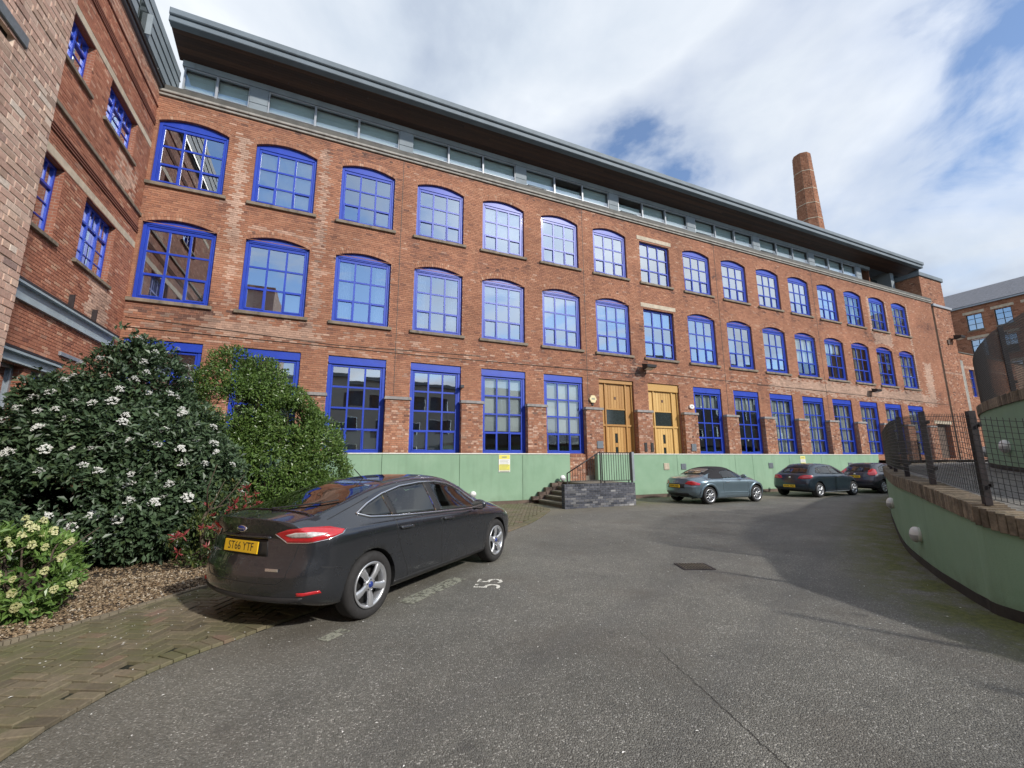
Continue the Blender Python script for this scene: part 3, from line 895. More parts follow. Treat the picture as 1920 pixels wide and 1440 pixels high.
# two oak doors, every board its own piece
def oak_door(c, mat, lite_z):
    d = part('door', MB().box(-HALF, HALF, 0.22, 0.26, 0, GZ1 - 1.14).mesh('door', mat), mill, (c, 0, 1.14))
    H = GZ1 - 1.14
    def piece(name, x0, x1, y0, y1, z0, z1, m=mat):
        o = part(name, MB().bevbox(x0, x1, y0, y1, z0, z1, 0.008).mesh(name, m), d); o['tint'] = random.uniform(-0.5, 0.5); return o
    piece('head_board', -HALF, HALF, 0.06, 0.22, H - lite_z, H)
    top = H - lite_z
    piece('jamb', -HALF, -HALF + .09, 0.10, 0.215, 0, top); piece('jamb', HALF - .09, HALF, 0.10, 0.215, 0, top)
    for x in (-0.66, 0.58): piece('mullion', x, x + .08, 0.11, 0.215, 0, top)
    tz = 3.36 - 1.14
    for xa, xb in ((-HALF + .09, -.66), (-.58, .58), (.66, HALF - .09)): piece('transom', xa, xb, 0.12, 0.215, tz, tz + .1)
    for xa, xb in ((-HALF + .09, -.66), (.66, HALF - .09)):
        piece('plank', xa, xb, 0.17, 0.215, 0, tz); piece('plank', xa, xb, 0.17, 0.215, tz + .1, top)
    n = 7; w = 1.16 / n
    wz0, wz1 = tz + .1, tz + .1 + 0.72
    for k in range(n):
        x0 = -.58 + k * w
        piece('plank', x0 + .003, x0 + w - .003, 0.17, 0.215, wz1 + .06, top)
        if k != 3: piece('plank', x0 + .003, x0 + w - .003, 0.175, 0.215, 0, tz)
    for za, zb in ((0, .75), (1.22, 1.42), (1.88, tz)): piece('plank', -.58 + 3 * w + .003, -.58 + 4 * w - .003, 0.175, 0.215, za, zb)
    for za, zb in ((.75, 1.22), (1.42, 1.88)): piece('door_light', -.58 + 3 * w + .003, -.58 + 4 * w - .003, 0.19, 0.215, za, zb, M['dark_glass'])
    piece('glazing_frame', -.58, .58, 0.15, 0.215, wz1, wz1 + .06)
    piece('pane', -.58, .58, 0.18, 0.2, wz0, wz1, M['dark_glass'])
    piece('number_plate', -.06, .06, 0.158, 0.169, wz1 + .52, wz1 + .66, M['plate_brown'])
    return d
M['dark_glass'] = plain('dark_glass', (0.025, 0.032, 0.03), 0.08, var=0.2, spec=0.9)
M['plate_brown'] = plain('brown_plate', (0.10, 0.05, 0.03), 0.5)
oak_door(CEN[6], M['oak'], 0.19); oak_door(CEN[7], M['oak_light'], 0.40)
# far doorway at the right end
part('door', MB().box(43.5, 45.5, 0.3, 0.36, 1.75, 4.4).mesh('door', M['plinth']), mill, label='plain brown door at the far end of the mill')
part('lintel', MB().bevbox(43.2, 45.8, -0.03, 0.1, 4.4, 4.66).mesh('lintel_far', M['lintel']), mill)

# cornice, parapet gutter, end wall and body behind
mb = MB()
mb.bevbox(XL, XR, -0.07, 0.3, 14.60, 14.70, 0.012); mb.bevbox(XL, XR, -0.13, 0.3, 14.702, 14.80, 0.015)
part('cornice', mb.mesh('cornice', M['cornice']), mill)
part('gutter', MB().box(XL, XR, -0.10, 0.35, 14.802, 15.0).mesh('gutter', M['gutter']), mill)
part('terrace_deck', MB().quad((XL, .35, 14.95), (XR, .35, 14.95), (XR, 1.7, 14.95), (XL, 1.7, 14.95)).mesh('terrace_deck', M['gutter']), mill)
mb = MB(); mb.box(XL, 49.2, 12.0, 12.2, 0, 16.5); mb.box(49.0, 49.2, 0.25, 12.0, 0, 14.5)
part('rear_wall', mb.mesh('rear_wall', M['mortar']), mill)
# blank end bay right of the recessed pipe
mb = MB(); wall_cells(mb, 46.35, 49.2, 0, 14.4, []); mb.quad((46.35, 0, 0), (46.35, 0, 14.4), (46.35, .3, 14.4), (46.35, .3, 0)); mb.quad((46.0, .3, 0), (46.35, .3, 0), (46.35, .3, 14.4), (46.0, .3, 14.4)); mb.quad((49.2, 0, 0), (49.2, .3, 0), (49.2, .3, 14.4), (49.2, 0, 14.4))
part('end_wall', mb.mesh('end_wall', M['mortar']), mill)
V, F, ti, pa = brick_arrays(lay_bricks(46.35, 49.2, 1.2, 14.4, [], seed=9, pale_fn=lambda u, v, r: .5 if r.random() < .05 or (8.6 < v < 8.78) else 0))
part('brickwork', np_mesh('end_bricks', V, F, M['brick'], {'tint': ti, 'pale': pa}), mill, kind='stuff')
part('end_coping', MB().bevbox(46.2, 49.3, -0.12, 0.4, 14.4, 14.62, .02).mesh('end_coping', M['alu']), mill)
part('drain_pipe', MB().tube([(46.17, 0.2, 0.1), (46.17, 0.2, 14.5)], 0.075, 8).mesh('drain_pipe', M['gutter']), mill)
# movement joints: thin dark slots
mb = MB()
for x in (2.40, 11.46, 20.85, 30.1): mb.box(x - .009, x + .009, -0.022, -0.002, 4.3, 14.55)
part('movement_joint', mb.mesh('movement_joint', M['gutter']), mill)

# penthouse storey: strip windows set back, zinc panels, deep timber eaves
YP = 1.6; PZ0, PZ1 = 16.10, 17.36
K = 18.6 / 17.6
mods = [-6.0 * 1.0, -2.96 * K, 2.79 * K, 8.49 * K, 14.39 * K]
step = 6.16
starts = [-3.13, 2.95, 9.0, 15.17]
while starts[-1] + step < 41: starts.append(starts[-1] + step)
pw_end = 41.1
def strip_window(x0, x1):
    mb = MB(); w = x1 - x0; h = PZ1 - PZ0
    mb.bevbox(-w/2, -w/2 + .055, 0, .1, 0, h); mb.bevbox(w/2 - .035, w/2, 0, .1, 0, h)
    mb.bevbox(-w/2 + .055, w/2 - .035, 0, .1, 0, .06); mb.bevbox(-w/2 + .055, w/2 - .035, 0, .1, h - .05, h)
    mb.bevbox(-w/2 + .055, w/2 - .035, .01, .08, .27, .31)
    win = part('strip_window', mb.mesh('strip_window', M['alu']), mill, (0.5 * (x0 + x1), YP, PZ0))
    for (za, zb) in ((.06, .27), (.31, h - .05)):
        o = part('pane', pane_mesh(w - .09, zb - za + .01, M['glass_teal']), win, (.02, .05, .5 * (za + zb))); o.rotation_euler = (wrng.gauss(0, .004), 0, wrng.gauss(0, .004))
    part('interior', room(w - .02, h, 2.4), win, (0, .12, 0))
    part('blind', cached('blind', w - .06, h - (.05 if wrng.random() < .88 else .4)), win, (0, .25, .03))  # pale sheet added behind the glass to brighten the strip window
def zinc_panel(x0, x1):
    mb = MB()
    mb.bevbox(x0 + .01, x1 - .01, YP - .02, YP + .1, PZ0, PZ0 + .5); mb.bevbox(x0 + .01, x1 - .01, YP - .02, YP + .1, PZ0 + .52, PZ1)
    part('zinc_panel', mb.mesh('zinc_panel', M['zinc']), mill)
for xa, xb in ((-6.1, -4.98), (-4.98, -3.82)): strip_window(xa, xb)
zinc_panel(-3.82, -3.13)
for s in starts:
    for k in range(3):
        if s + 1.83 * (k + 1) <= pw_end + .1: strip_window(s + 1.83 * k, s + 1.83 * (k + 1))
    if s + 6.1 < pw_end: zinc_panel(s + 5.49, s + step)
mb = MB(); mb.bevbox(XL, pw_end, YP - .05, YP + .2, PZ1 + .002, 17.62); mb.box(XL, pw_end, YP + .0, YP + .12, 14.95, PZ0)
part('zinc_fascia', mb.mesh('zinc_fascia', M['zinc']), mill)
# seams on the fascia strip
mb = MB(); x = XL + .4
while x < pw_end: mb.box(x - .012, x + .012, YP - .066, YP - .05, PZ1 + .01, 17.6); x += 0.92
part('zinc_seam', mb.mesh('zinc_seam', M['zinc']), mill, kind='stuff')
# open end terrace: back wall, zinc pier, small window
part('terrace_wall', MB().box(pw_end, 45.0, 3.2, 3.3, 14.95, 18.0).mesh('terrace_wall', M['soffit']), mill)
part('terrace_side', MB().box(pw_end, pw_end + .1, YP + .1, 3.2, 14.95, 17.7).mesh('terrace_side', M['brick_far']), mill)
part('end_column', MB().bevbox(44.0, 44.5, YP - .1, YP + 1.2, 14.95, 17.75).mesh('end_column', M['zinc']), mill)
part('end_window', MB().bevbox(43.0, 44.0, YP + .9, YP + 1.0, 15.6, 17.3).mesh('end_window', M['dark_glass']), mill)
# eaves
EX0, EX1 = -6.3, 46.2
EY = 0.10
mb = MB(); mb.bevbox(EX0, EX1, EY, EY + .3, 17.86, 18.07, .02); mb.bevbox(EX0, EX1 + .1, EY - .06, EY + .3, 18.12, 18.40, .03); mb.box(EX0, EX1, EY + .04, EY + .3, 18.07, 18.12)
part('eaves_fascia', mb.mesh('eaves_fascia', M['zinc_dark']), mill)
mb = MB(); mb.add([(EX0, EY + .3, 18.40), (EX1, EY + .3, 18.40), (EX1, 12, 18.7), (EX0, 12, 18.7)], [(0, 1, 2, 3)]); mb.box(EX1 - .12, EX1, EY + .3, 6.0, 17.7, 18.40)
part('roof', mb.mesh('roof', M['zinc_dark']), mill)
# soffit boards, each its own length of timber
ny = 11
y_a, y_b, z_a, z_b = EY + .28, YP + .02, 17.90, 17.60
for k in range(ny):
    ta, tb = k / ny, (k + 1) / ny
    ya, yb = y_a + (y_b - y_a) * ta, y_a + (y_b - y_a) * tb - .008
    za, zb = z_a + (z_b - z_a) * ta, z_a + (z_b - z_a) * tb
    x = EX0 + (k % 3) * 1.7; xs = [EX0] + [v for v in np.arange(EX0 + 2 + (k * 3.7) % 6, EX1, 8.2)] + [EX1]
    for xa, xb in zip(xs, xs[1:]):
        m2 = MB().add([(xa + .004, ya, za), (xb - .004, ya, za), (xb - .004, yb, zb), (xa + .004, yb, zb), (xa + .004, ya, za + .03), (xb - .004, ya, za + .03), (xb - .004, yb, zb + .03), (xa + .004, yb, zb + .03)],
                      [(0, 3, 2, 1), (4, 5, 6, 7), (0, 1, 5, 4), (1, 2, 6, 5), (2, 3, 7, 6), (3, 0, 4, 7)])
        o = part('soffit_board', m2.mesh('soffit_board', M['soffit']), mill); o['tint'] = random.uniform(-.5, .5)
# window stays that stick out of some strip windows
for sx in (9.2, 15.35, 21.4, 27.6, 33.8):
    part('open_light', MB().add([(sx, YP - .02, PZ0 + .30), (sx + .9, YP - .02, PZ0 + .30), (sx + .9, YP - .34, PZ0 + .04), (sx, YP - .34, PZ0 + .04)], [(0, 1, 2, 3)]).tube([(sx, YP, PZ0 + .3), (sx, YP - .35, PZ0 + .03)], .02, 4).tube([(sx + .9, YP, PZ0 + .3), (sx + .9, YP - .35, PZ0 + .03)], .02, 4).tube([(sx, YP - .35, PZ0 + .03), (sx + .9, YP - .35, PZ0 + .03)], .025, 4).mesh('open_light', M['zinc_dark']), mill)
# brick lift tower on the roof at the right end
mb = MB(); mb.box(44.95, 48.55, 0.03, 5.5, 14.6, 16.9)
part('lift_tower', mb.mesh('lift_tower', M['mortar']), mill)
Vt, Ft, tt, pt = brick_arrays(lay_bricks(44.95, 48.55, 14.62, 16.9, [], seed=61), y_front=.012, y_back=.034)
Vl, Fl, tl, plb = brick_arrays(lay_bricks(0.03, 5.5, 14.62, 16.9, [], seed=62))
Vl2 = np.stack([44.95 + Vl[:, 1], 5.53 - Vl[:, 0], Vl[:, 2]], 1)
part('brickwork', np_mesh('tower_bricks', np.concatenate([Vt, Vl2]), np.concatenate([Ft, Fl + len(Vt)]), M['brick'], {'tint': np.concatenate([tt, tl]), 'pale': np.concatenate([pt, plb])}), mill, kind='stuff')
part('tower_cap', MB().bevbox(44.8, 48.7, -.1, 5.6, 16.9, 17.25, .03).mesh('tower_cap', M['zinc_dark']), mill)
part('cable', MB().tube([(XL, -.03, 6.02), (3, -.035, 5.98), (14, -.03, 6.06), (15.5, -.03, 6.2), (30, -.035, 6.12), (46, -.03, 6.0)], .011, 4).tube([(-6.1, -.03, 6.35), (0.2, -.035, 6.08), (6, -.03, 6.2)], .009, 4).mesh('cable', M['gutter']), mill)

# ================================================================== left wing (local x = world y, faces +x)
XWING = -6.17
wing = thing('side_wing', 'older brick wing at left with blue casement windows and zinc roof strip', 'building', (XWING, 0, 0), PI / 2)
PL_W = Plane((XWING, 0, 0), PI / 2)
WU0, WU1 = 6.5, YF
WIN_W = [(11.30, 13.06, 11.15, 12.44), (14.02, 15.86, 11.15, 12.44), (10.98, 12.80, 6.88, 8.70), (13.86, 15.62, 6.88, 8.70), (11.0, 12.75, 2.0, 3.84), (13.0, 15.0, 2.0, 3.84)]
bands = [(9.0, WU1, 12.45, 12.66), (9.0, WU1, 8.70, 8.92), (9, WU1, 9.86, 9.97), (10.9, 16.55, 5.17, 5.53), (10.5, 13.85, 3.85, 4.08)]
holesw = [('r', *w) for w in WIN_W] + [('r', *b) for b in bands] + [('r', w[0] - .14, w[1] + .14, w[2] - .1, w[2]) for w in WIN_W[:4]]
mb = MB(); wall_cells(mb, WU0, WU1, 0, 14.8, [tuple(w) for w in WIN_W])
part('wall', mb.mesh('wing_wall', M['mortar_wing']), wing)
for (a, b, c, d) in WIN_W: put_reveal(wing, .5 * (a + b), .5 * (b - a), c, d, 0, .34)
def pale_wing(u, v, rng):
    if 14.6 < u < 16.1 and 5.6 < v < 6.8: return .75 if rng.random() < min(1, 3 * min(u - 14.6, 16.1 - u)) else 0
    if 15.0 < u < 16.4 and 9.99 < v < 11.0: return .75 if rng.random() < .8 else 0
    if v > 14.1: return .55 if rng.random() < .5 else .2
    return .35 if rng.random() < .05 else 0
rows = lay_bricks(WU0, WU1 - .01, 1.0, 14.8, holesw, seed=15, pale_fn=pale_wing)
brickwork(wing, PL_W, rows, M['brick_wing'], 300, skip=lambda u, v: u < 12.2 or v < 4.5, seed=22)
for (a, b, c, d) in bands[:2]:
    part('stone_band', MB().bevbox(a, b, -.018, .1, c + .004, d - .004, .006).mesh('stone_band', M['lintel']), wing)
part('string_course', MB().bevbox(9, WU1 - .012, -.07, .05, 9.86, 9.97, .012).mesh('string_course', M['sill']), wing)
for z in (9.22, 9.30, 9.38, 13.32, 13.40, 13.48, 14.05):
    part('corbel_course', MB().bevbox(9, WU1 - .015, -.045, -.012, z + .03, z + .075, .006).mesh('corbel_course', M['brick_wing']), wing)
for n, (a, b, z0, z1) in enumerate(((10.9, 16.55, 5.17, 5.53), (10.5, 13.85, 3.85, 4.08))):
    mb = MB().box(a, b, -.05, .1, z0 + .02, z1 - .06); mb.box(a, b, -.16, .1, z1 - .058, z1); mb.box(a, b, -.10, .1, z0 - .02, z0 + .018)
    part('steel_beam', mb.mesh('steel_beam', M['beam']), wing)
    part('beam_flashing', MB().box(a, b, -.17, .0, z1 + .002, z1 + .05).mesh('beam_flashing', M['black']), wing)
for k, (a, b, c, d) in enumerate(WIN_W):
    if k < 4:
        kit = wing_frame(b - a, d - c, 3)
        place_window(wing, .5 * (a + b), c, kit, d - c, b - a, k in (1, 3), (('blind', -.8, -.3, .1, .7),) if k == 3 else (), 1.2)
        part('sill', MB().bevbox(a - .13, b + .13, -.09, .2, c - .10, c - .002, .01).mesh('sill', M['sill']), wing)
    else:
        mb = MB().bevbox(a, a + .08, .15, .25, c, d).bevbox(b - .08, b, .15, .25, c, d).bevbox(a + .08, b - .08, .15, .25, d - .08, d).bevbox(a + .7, a + .76, .16, .24, c, d - .08)
        w = part('window', mb.mesh('window', M['grey_metal']), wing)
        part('pane', MB().quad((a, .2, c), (b, .2, c), (b, .2, d), (a, .2, d)).mesh('pane', M['glass']), w)
        part('interior', room(b - a, d - c, 1.0), w, (.5 * (a + b), .3, c))
part('vent_lintel', MB().bevbox(13.9, 15.0, -.06, .02, 4.36, 4.46).mesh('vent_lintel', M['grey_metal']), wing)
for u in (13.9, 15.1): part('iron_stub', MB().box(u, u + .04, -.12, .02, 5.6, 5.95).mesh('iron_stub', M['rust']), wing)
# zinc clad roof strip with long seams and an open roof light
mb = MB().bevbox(9, WU1 + 1.6, -.10, .3, 14.80, 14.96, .02)
part('gutter', mb.mesh('wing_gutter', M['zinc_dark']), wing)
part('gutter', MB().box(9, WU1 + .1, -.16, -.1, 14.86, 14.98).mesh('gutter_lip', M['black']), wing)
for k in range(5):
    z0 = 14.98 + k * .41
    part('zinc_sheet', MB().bevbox(9, WU1 + 1.62, .02, .2, z0 + .012, z0 + .40, .012).mesh('zinc_sheet', M['zinc']), wing)
mb = MB(); [mb.box(9, WU1 + 1.62, -.01, .05, 14.97 + k * .41, 14.99 + k * .41) for k in range(1, 5)]
part('zinc_seam', mb.mesh('zinc_seam', M['zinc_dark']), wing)
part('zinc_sheet', MB().box(9, WU1 + 1.6, .2, 3.0, 14.9, 17.0).mesh('roof_body', M['zinc']), wing)
mb = MB().bevbox(14.75, 15.25, -.02, .03, 15.35, 16.1); 
part('roof_light', mb.mesh('roof_light', M['dark_glass']), wing)
part('roof_light_flap', MB().box(15.27, 15.30, -.16, .02, 15.35, 16.1).mesh('roof_light_flap', M['zinc']), wing)

# near block: pale weathered brick corner, face 3.3 m left of the camera
XN = -3.3
block = thing('corner_block', 'pale weathered brick corner block cut by the left picture edge', 'building', (XN, 0, 0), PI / 2)
PL_N = Plane((XN, 0, 0), PI / 2)
UE = 6.42
nwin = (4.2, 5.62, 6.08, 6.22)
mb = MB(); wall_cells(mb, -4, UE, 0, 12, [nwin]); mb.quad((UE, 0, 0), (UE, 3.0, 0), (UE, 3.0, 12), (UE, 0, 12)); reveal(mb, .5 * (nwin[0] + nwin[1]), .5 * (nwin[1] - nwin[0]), nwin[2], nwin[3], 0, .4)
part('wall', mb.mesh('block_wall', M['mortar_near']), block)
part('roof_body', MB().box(-4, UE - .02, .5, 3.0, 0.0, 12).mesh('roof_body', M['mortar_near']), block)
rows = lay_bricks(-1.0, UE, .0, 12, [('r', *nwin), ('r', nwin[0] - .2, nwin[1] + .15, nwin[3], nwin[3] + .14)], course=.086, L=.25, joint=.014, seed=33, pale_fn=lambda u, v, r: (.7 if r.random() < .22 else 0), header_every=4)
brickwork(block, PL_N, rows, M['brick_near'], 300, skip=lambda u, v: u > UE - .1 or v < 2.6, seed=23, y_front=-0.006)
Vq, Fq, tq, pq = brick_arrays(lay_bricks(0.0, 1.0, 0, 12, [], course=.086, L=.25, joint=.014, seed=34))
part('brickwork', np_mesh('return_bricks', np.stack([UE - Vq[:, 1], Vq[:, 0], Vq[:, 2]], 1), Fq[:, ::-1], M['brick_near'], {'tint': tq, 'pale': pq}), block, kind='stuff')
part('lintel', MB().bevbox(nwin[0] - .2, nwin[1] + .15, -.03, .3, nwin[3] + .004, nwin[3] + .136).mesh('lintel', M['plate_grey']), block)
part('slot_window', MB().box(nwin[0], nwin[1], .06, .1, nwin[2], nwin[3]).mesh('slot_window', M['dark_void']), block)

# ================================================================== low annex, far brick building, mill chimney, building behind the yard
annex = thing('brick_annex', 'low sunlit brick annex with blue windows right of the mill', 'building', (0, YF + .05, 0))
aw = [(50.6, 51.6, 6.95, 9.32), (53.1, 54.1, 6.95, 9.45)]
mb = MB(); wall_cells(mb, 49.2, 62, 0, 10.66, aw); [reveal(mb, .5 * (a + b), .5 * (b - a), c, d, 0, .2) for a, b, c, d in aw]; mb.box(49.3, 62, .3, 6, 0, 10.6)
part('wall', mb.mesh('wall', M['mortar']), annex)
V, F, ti, pa = brick_arrays(lay_bricks(49.2, 60, 1.2, 10.66, [('r', *w) for w in aw], seed=71, pale_fn=lambda u, v, r: .6 if 9.35 < v < 9.6 else 0))
part('brickwork', np_mesh('annex_bricks', V, F, M['brick'], {'tint': ti, 'pale': pa}), annex, kind='stuff')
part('coping', MB().bevbox(49.2, 62, -.08, .4, 10.66, 10.76).mesh('coping', M['gutter']), annex)
part('render_strip', MB().bevbox(49.25, 49.75, -.04, .02, 1.7, 10.0).mesh('render_strip', M['cornice']), annex)
for a, b, c, d in aw:
    mb = MB().bevbox(a, a + .1, .1, .2, c, d).bevbox(b - .1, b, .1, .2, c, d).bevbox(a + .1, b - .1, .1, .2, c, c + .1).bevbox(a + .1, b - .1, .1, .2, d - .1, d)
    for z in (c + .8, c + 1.6): mb.bevbox(a + .1, b - .1, .11, .19, z, z + .07)
    w = part('window', mb.mesh('window', M['blue']), annex)
    part('pane', MB().quad((a, .16, c), (b, .16, c), (b, .16, d), (a, .16, d)).mesh('pane', M['glass']), w)
    part('interior', room(b - a, d - c, .9), w, (.5 * (a + b), .24, c))

far = thing('far_brick_building', 'distant brick building with black windows and grey slate roof', 'building', (70, 0, 0), -PI / 2)
# local x = -world y ; faces -x
fw = []
for k in range(9):
    yc = 22.23 - 2.38 * k
    for (z0, z1) in ((16.75, 18.75), (13.5, 15.72), (10.2, 12.4), (6.9, 9.1)): fw.append((-yc - .68, -yc + .68, z0, z1))
mb = MB(); wall_cells(mb, -40, 4, 0, 19.6, fw)
[reveal(mb, .5 * (a + b), .5 * (b - a), c, d, 0, .22) for a, b, c, d in fw]
part('wall', mb.mesh('wall', M['mortar']), far)
fh = [('r', *w) for w in fw] + [('r', a - .25, b + .25, d, d + .32) for a, b, c, d in fw]
V, F, ti, pa = brick_arrays(lay_bricks(-28, 0, 6, 19.6, fh, course=.16, L=.48, joint=.016, seed=91))
part('brickwork', np_mesh('far_bricks', V, F, M['brick_far'], {'tint': ti, 'pale': pa}), far, kind='stuff')
lm = MB().bevbox(-.92, .92, -.03, .1, 0.004, .316).mesh('lintel', M['lintel']); sm = MB().bevbox(-.8, .8, -.06, .1, -.14, -.002).mesh('sill', M['sill'])
mbf = MB()
mbf.bevbox(-.68, -.6, .1, .18, 0, 2.1).bevbox(.6, .68, .1, .18, 0, 2.1).bevbox(-.6, .6, .1, .18, 0, .08).bevbox(-.6, .6, .1, .18, 2.02, 2.1).bevbox(-.03, .03, .11, .17, .08, 2.02)
for z in (.7, 1.35): mbf.bevbox(-.6, .6, .112, .168, z, z + .05)
fm = mbf.mesh('window', M['black'])
for k, (a, b, c, d) in enumerate(fw):
    c0 = .5 * (a + b)
    w = part('window', fm, far, (c0, 0, c)); part('pane', pane_mesh(1.3, 2.1), w, (0, .14, 1.05)); part('interior', room(1.3, 2.1, .8), w, (0, .2, 0))
    if k % 3 == 0: part('blind', cached('blind', 1.2, 1.9), w, (0, .3, .1))
    part('lintel', lm, far, (c0, 0, d)); part('sill', sm, far, (c0, 0, c))
part('gutter', MB().bevbox(-40, 4, -.25, .1, 19.6, 19.82).mesh('gutter', M['grey_metal']), far)
def slate_mat():
    t = NT('slate_roof'); n = t.noise(3, 5, .7, stretch=(1, 1, 1))
    t.color(t.ramp(n, [(.3, (.13, .13, .145)), (.7, (.22, .22, .24))])); t.set(Roughness=.7); t.bump(t.noise(9, 4, .7), .6, .03); return t.mat
M['slate'] = slate_mat()
ct = MB()
nr = 14
for k in range(nr):     # courses of slates stepped up the slope
    y0, y1 = -.3 + 9.3 * k / nr, -.3 + 9.3 * (k + 1) / nr + .06
    z0, z1 = 19.8 + 4.4 * k / nr, 19.8 + 4.4 * (k + 1) / nr
    ct.add([(-40, y0, z0 + .05), (4, y0, z0 + .05), (4, y1, z1 + .05), (-40, y1, z1 + .05), (-40, y0, z0), (4, y0, z0)], [(0, 1, 2, 3), (4, 5, 1, 0)])
ct.add([(-40, 9.0, 24.2), (4, 9.0, 24.2), (4, 18, 19.8), (-40, 18, 19.8)], [(0, 1, 2, 3)])
part('roof', ct.mesh('roof', M['slate']), far)

chim = thing('mill_chimney', 'tall tapering octagonal brick chimney behind the mill roof', 'chimney', (64.2, 35.3, 0))
def chimney():
    z0, z1 = 12.0, 47.4; V = []; F = []; ti = []
    rng = random.Random(3); nz = 150
    def r(z): return 2.42 - (z - z0) * 0.0350
    for k in range(nz):
        za = z0 + (z1 - z0) * k / nz; zb = z0 + (z1 - z0) * (k + 1) / nz - .02
        for s in range(8):
            a0, a1 = PI / 8 + s * PI / 4, PI / 8 + (s + 1) * PI / 4
            for q in range(6):
                f0, f1 = q / 6, (q + 1) / 6 - .006
                if k % 2: f0, f1 = max(0, f0 - 1 / 12), f1 - 1 / 12
                j = rng.gauss(0, .008); b = len(V)
                for (f, z) in ((f0, za), (f1, za), (f1, zb), (f0, zb)):
                    R = r(z) + j
                    V.append(((math.cos(a0) * (1 - f) + math.cos(a1) * f) * R, (math.sin(a0) * (1 - f) + math.sin(a1) * f) * R, z))
                F.append((b, b + 1, b + 2, b + 3)); ti.append(min(1, max(0, rng.gauss(.5, .2))))
    me = np_mesh('chimney_bricks', V, F, M['brick_far'], {'tint': ti, 'pale': [0.] * len(ti)})
    part('brickwork', me, chim, kind='stuff')
    mb = MB(); mb.lathe([(r(z0) - .05, z0), (r(z1) - .05, z1), (r(z1) - .5, z1), (r(z1) - .5, z1 - 1)], 8, smooth=False, a0=PI / 8, a1=PI / 8 + 2 * PI)
    part('shaft', mb.mesh('shaft', M['mortar']), chim)
    for z in (30.5, 33.2, 36.4, 38.9, 41.3, 44.3):
        mb = MB(); mb.lathe([(r(z) - .03, z - .05), (r(z) + .025, z - .05), (r(z) + .025, z + .05), (r(z) - .03, z + .05)], 8, smooth=False, a0=PI / 8, a1=PI / 8 + 2 * PI)
        part('iron_band', mb.mesh('iron_band', M['lintel']), chim)
chimney()

def yard_block(label, x0, x1, y, h, nx, nz, mat, roof_rise=0.0):
    bl = thing('apartment_block', label, 'building', (x0, y, 0), PI, 'buildings across the yard')
    L = x1 - x0; R = []
    for i in range(nx):
        for k in range(nz):
            u = -L + (i + .5) * L / nx; z = 1.6 + k * (h - 1.5) / nz; R.append((u - L / nx * .3, u + L / nx * .3, z, z + (h - 1.5) / nz * .55))
    mb = MB(); wall_cells(mb, -L, 0, 0, h, R); mb.add([(-L, 0, 0), (-L, 10, 0), (-L, 10, h), (-L, 0, h)], [(0, 1, 2, 3)]); mb.add([(0, 0, 0), (0, 0, h), (0, 10, h), (0, 10, 0)], [(0, 1, 2, 3)])
    part('wall', mb.mesh('wall', mat), bl)
    part('roof', MB().box(-L - .2, .2, -.3, 10.2, h, h + .35).mesh('roof', M['zinc_dark']), bl)
    for (a, b_, c, d) in R:
        part('window', MB().box(a, b_, .2, .25, c, d).mesh('window', M['dark_glass']), bl)
    return bl
M['pale_render'] = plain('grey_render', (.30, .30, .28), .8, var=.1, scale=.6)
yard_block('low grey block behind the camera, seen only mirrored in the ground floor windows', -16, 24, -15, 10.4, 12, 3, M['pale_render'])
yard_block('tall grey block behind the camera, mirrored in the right hand mill windows', 45, 95, -16, 17.5, 14, 5, M['pale_render'])
# ================================================================== curves of the site
WALL_PTS = [(6.15, -2.2), (6.2, -1.0), (6.42, .6), (7.01, 2.32), (7.34, 2.72), (7.89, 3.15), (8.78, 3.79), (10.61, 4.93), (13.59, 6.47), (17.5, 8.38), (21.5, 10.0), (26, 11.3), (33, 12.6)]
UP_PTS = [(9.0, -2.2), (9.4, -.6), (10.0, .9), (11.2, 2.5), (13.0, 3.87), (14.4, 4.75), (15.6, 5.2), (17.2, 5.55), (20, 5.9), (26, 6.3), (34, 6.6)]
def resample(pts, ds):
    P = catmull(pts, 40); out = [P[0]]; acc = 0
    for a, b in zip(P, P[1:]):
        L = np.linalg.norm(b - a)
        if L == 0: continue
        t = ds - acc
        while t <= L: out.append(a + (b - a) * (t / L)); t += ds
        acc = (acc + L) % ds
    return out
def frame2(c, i):
    a, b = c[max(i - 1, 0)], c[min(i + 1, len(c) - 1)]
    t = (b - a) / np.linalg.norm(b - a)
    return t, np.array([-t[1], t[0]])          # tangent (away), left normal (towards the yard)
def zcop(x, y):     # top of the lower coping
    return float(np.interp(x, [6.2, 6.42, 6.9, 7.2, 7.75, 8.64, 9.55, 12, 20, 40], [.86, .93, 1.10, 1.22, 1.28, 1.37, 1.41, 1.45, 1.50, 1.6]))
def ztop_up(x, y): return float(np.interp(x, [9, 13, 15.8, 25], [3.12, 3.08, 2.98, 2.9]))
def zramp_up(x, y): return float(np.interp(x, [9, 10.6, 13, 15.8, 19, 40], [1.1, 1.3, 1.46, 1.60, 1.66, 1.66]))
WC = resample(WALL_PTS, .10); UC = resample(UP_PTS, .10)
WCa = np.array(WC); UCa = np.array(UC)
def dist_to(P, x, y): return float(np.min(np.hypot(P[:, 0] - x, P[:, 1] - y)))

EDGE_PTS = [(-2.35, 1.2), (-1.95, 2.5), (-1.62, 3.85), (-1.49, 4.29), (-1.15, 4.89), (-.41, 5.52), (.8, 6.5), (2.4, 8.0), (4.23, 9.97), (5.5, 11.2), (6.6, 12.5), (7.5, 13.7)]
BACK_PTS = [(-3.6, 4.6), (-2.98, 5.72), (-2.7, 6.06), (-2.11, 6.63), (-1.29, 7.62), (-.3, 8.9), (.8, 10.6), (1.6, 12.4), (2.2, 16.1)]
ED = np.array(catmull(EDGE_PTS, 12)); BK = np.array(catmull(BACK_PTS, 12))

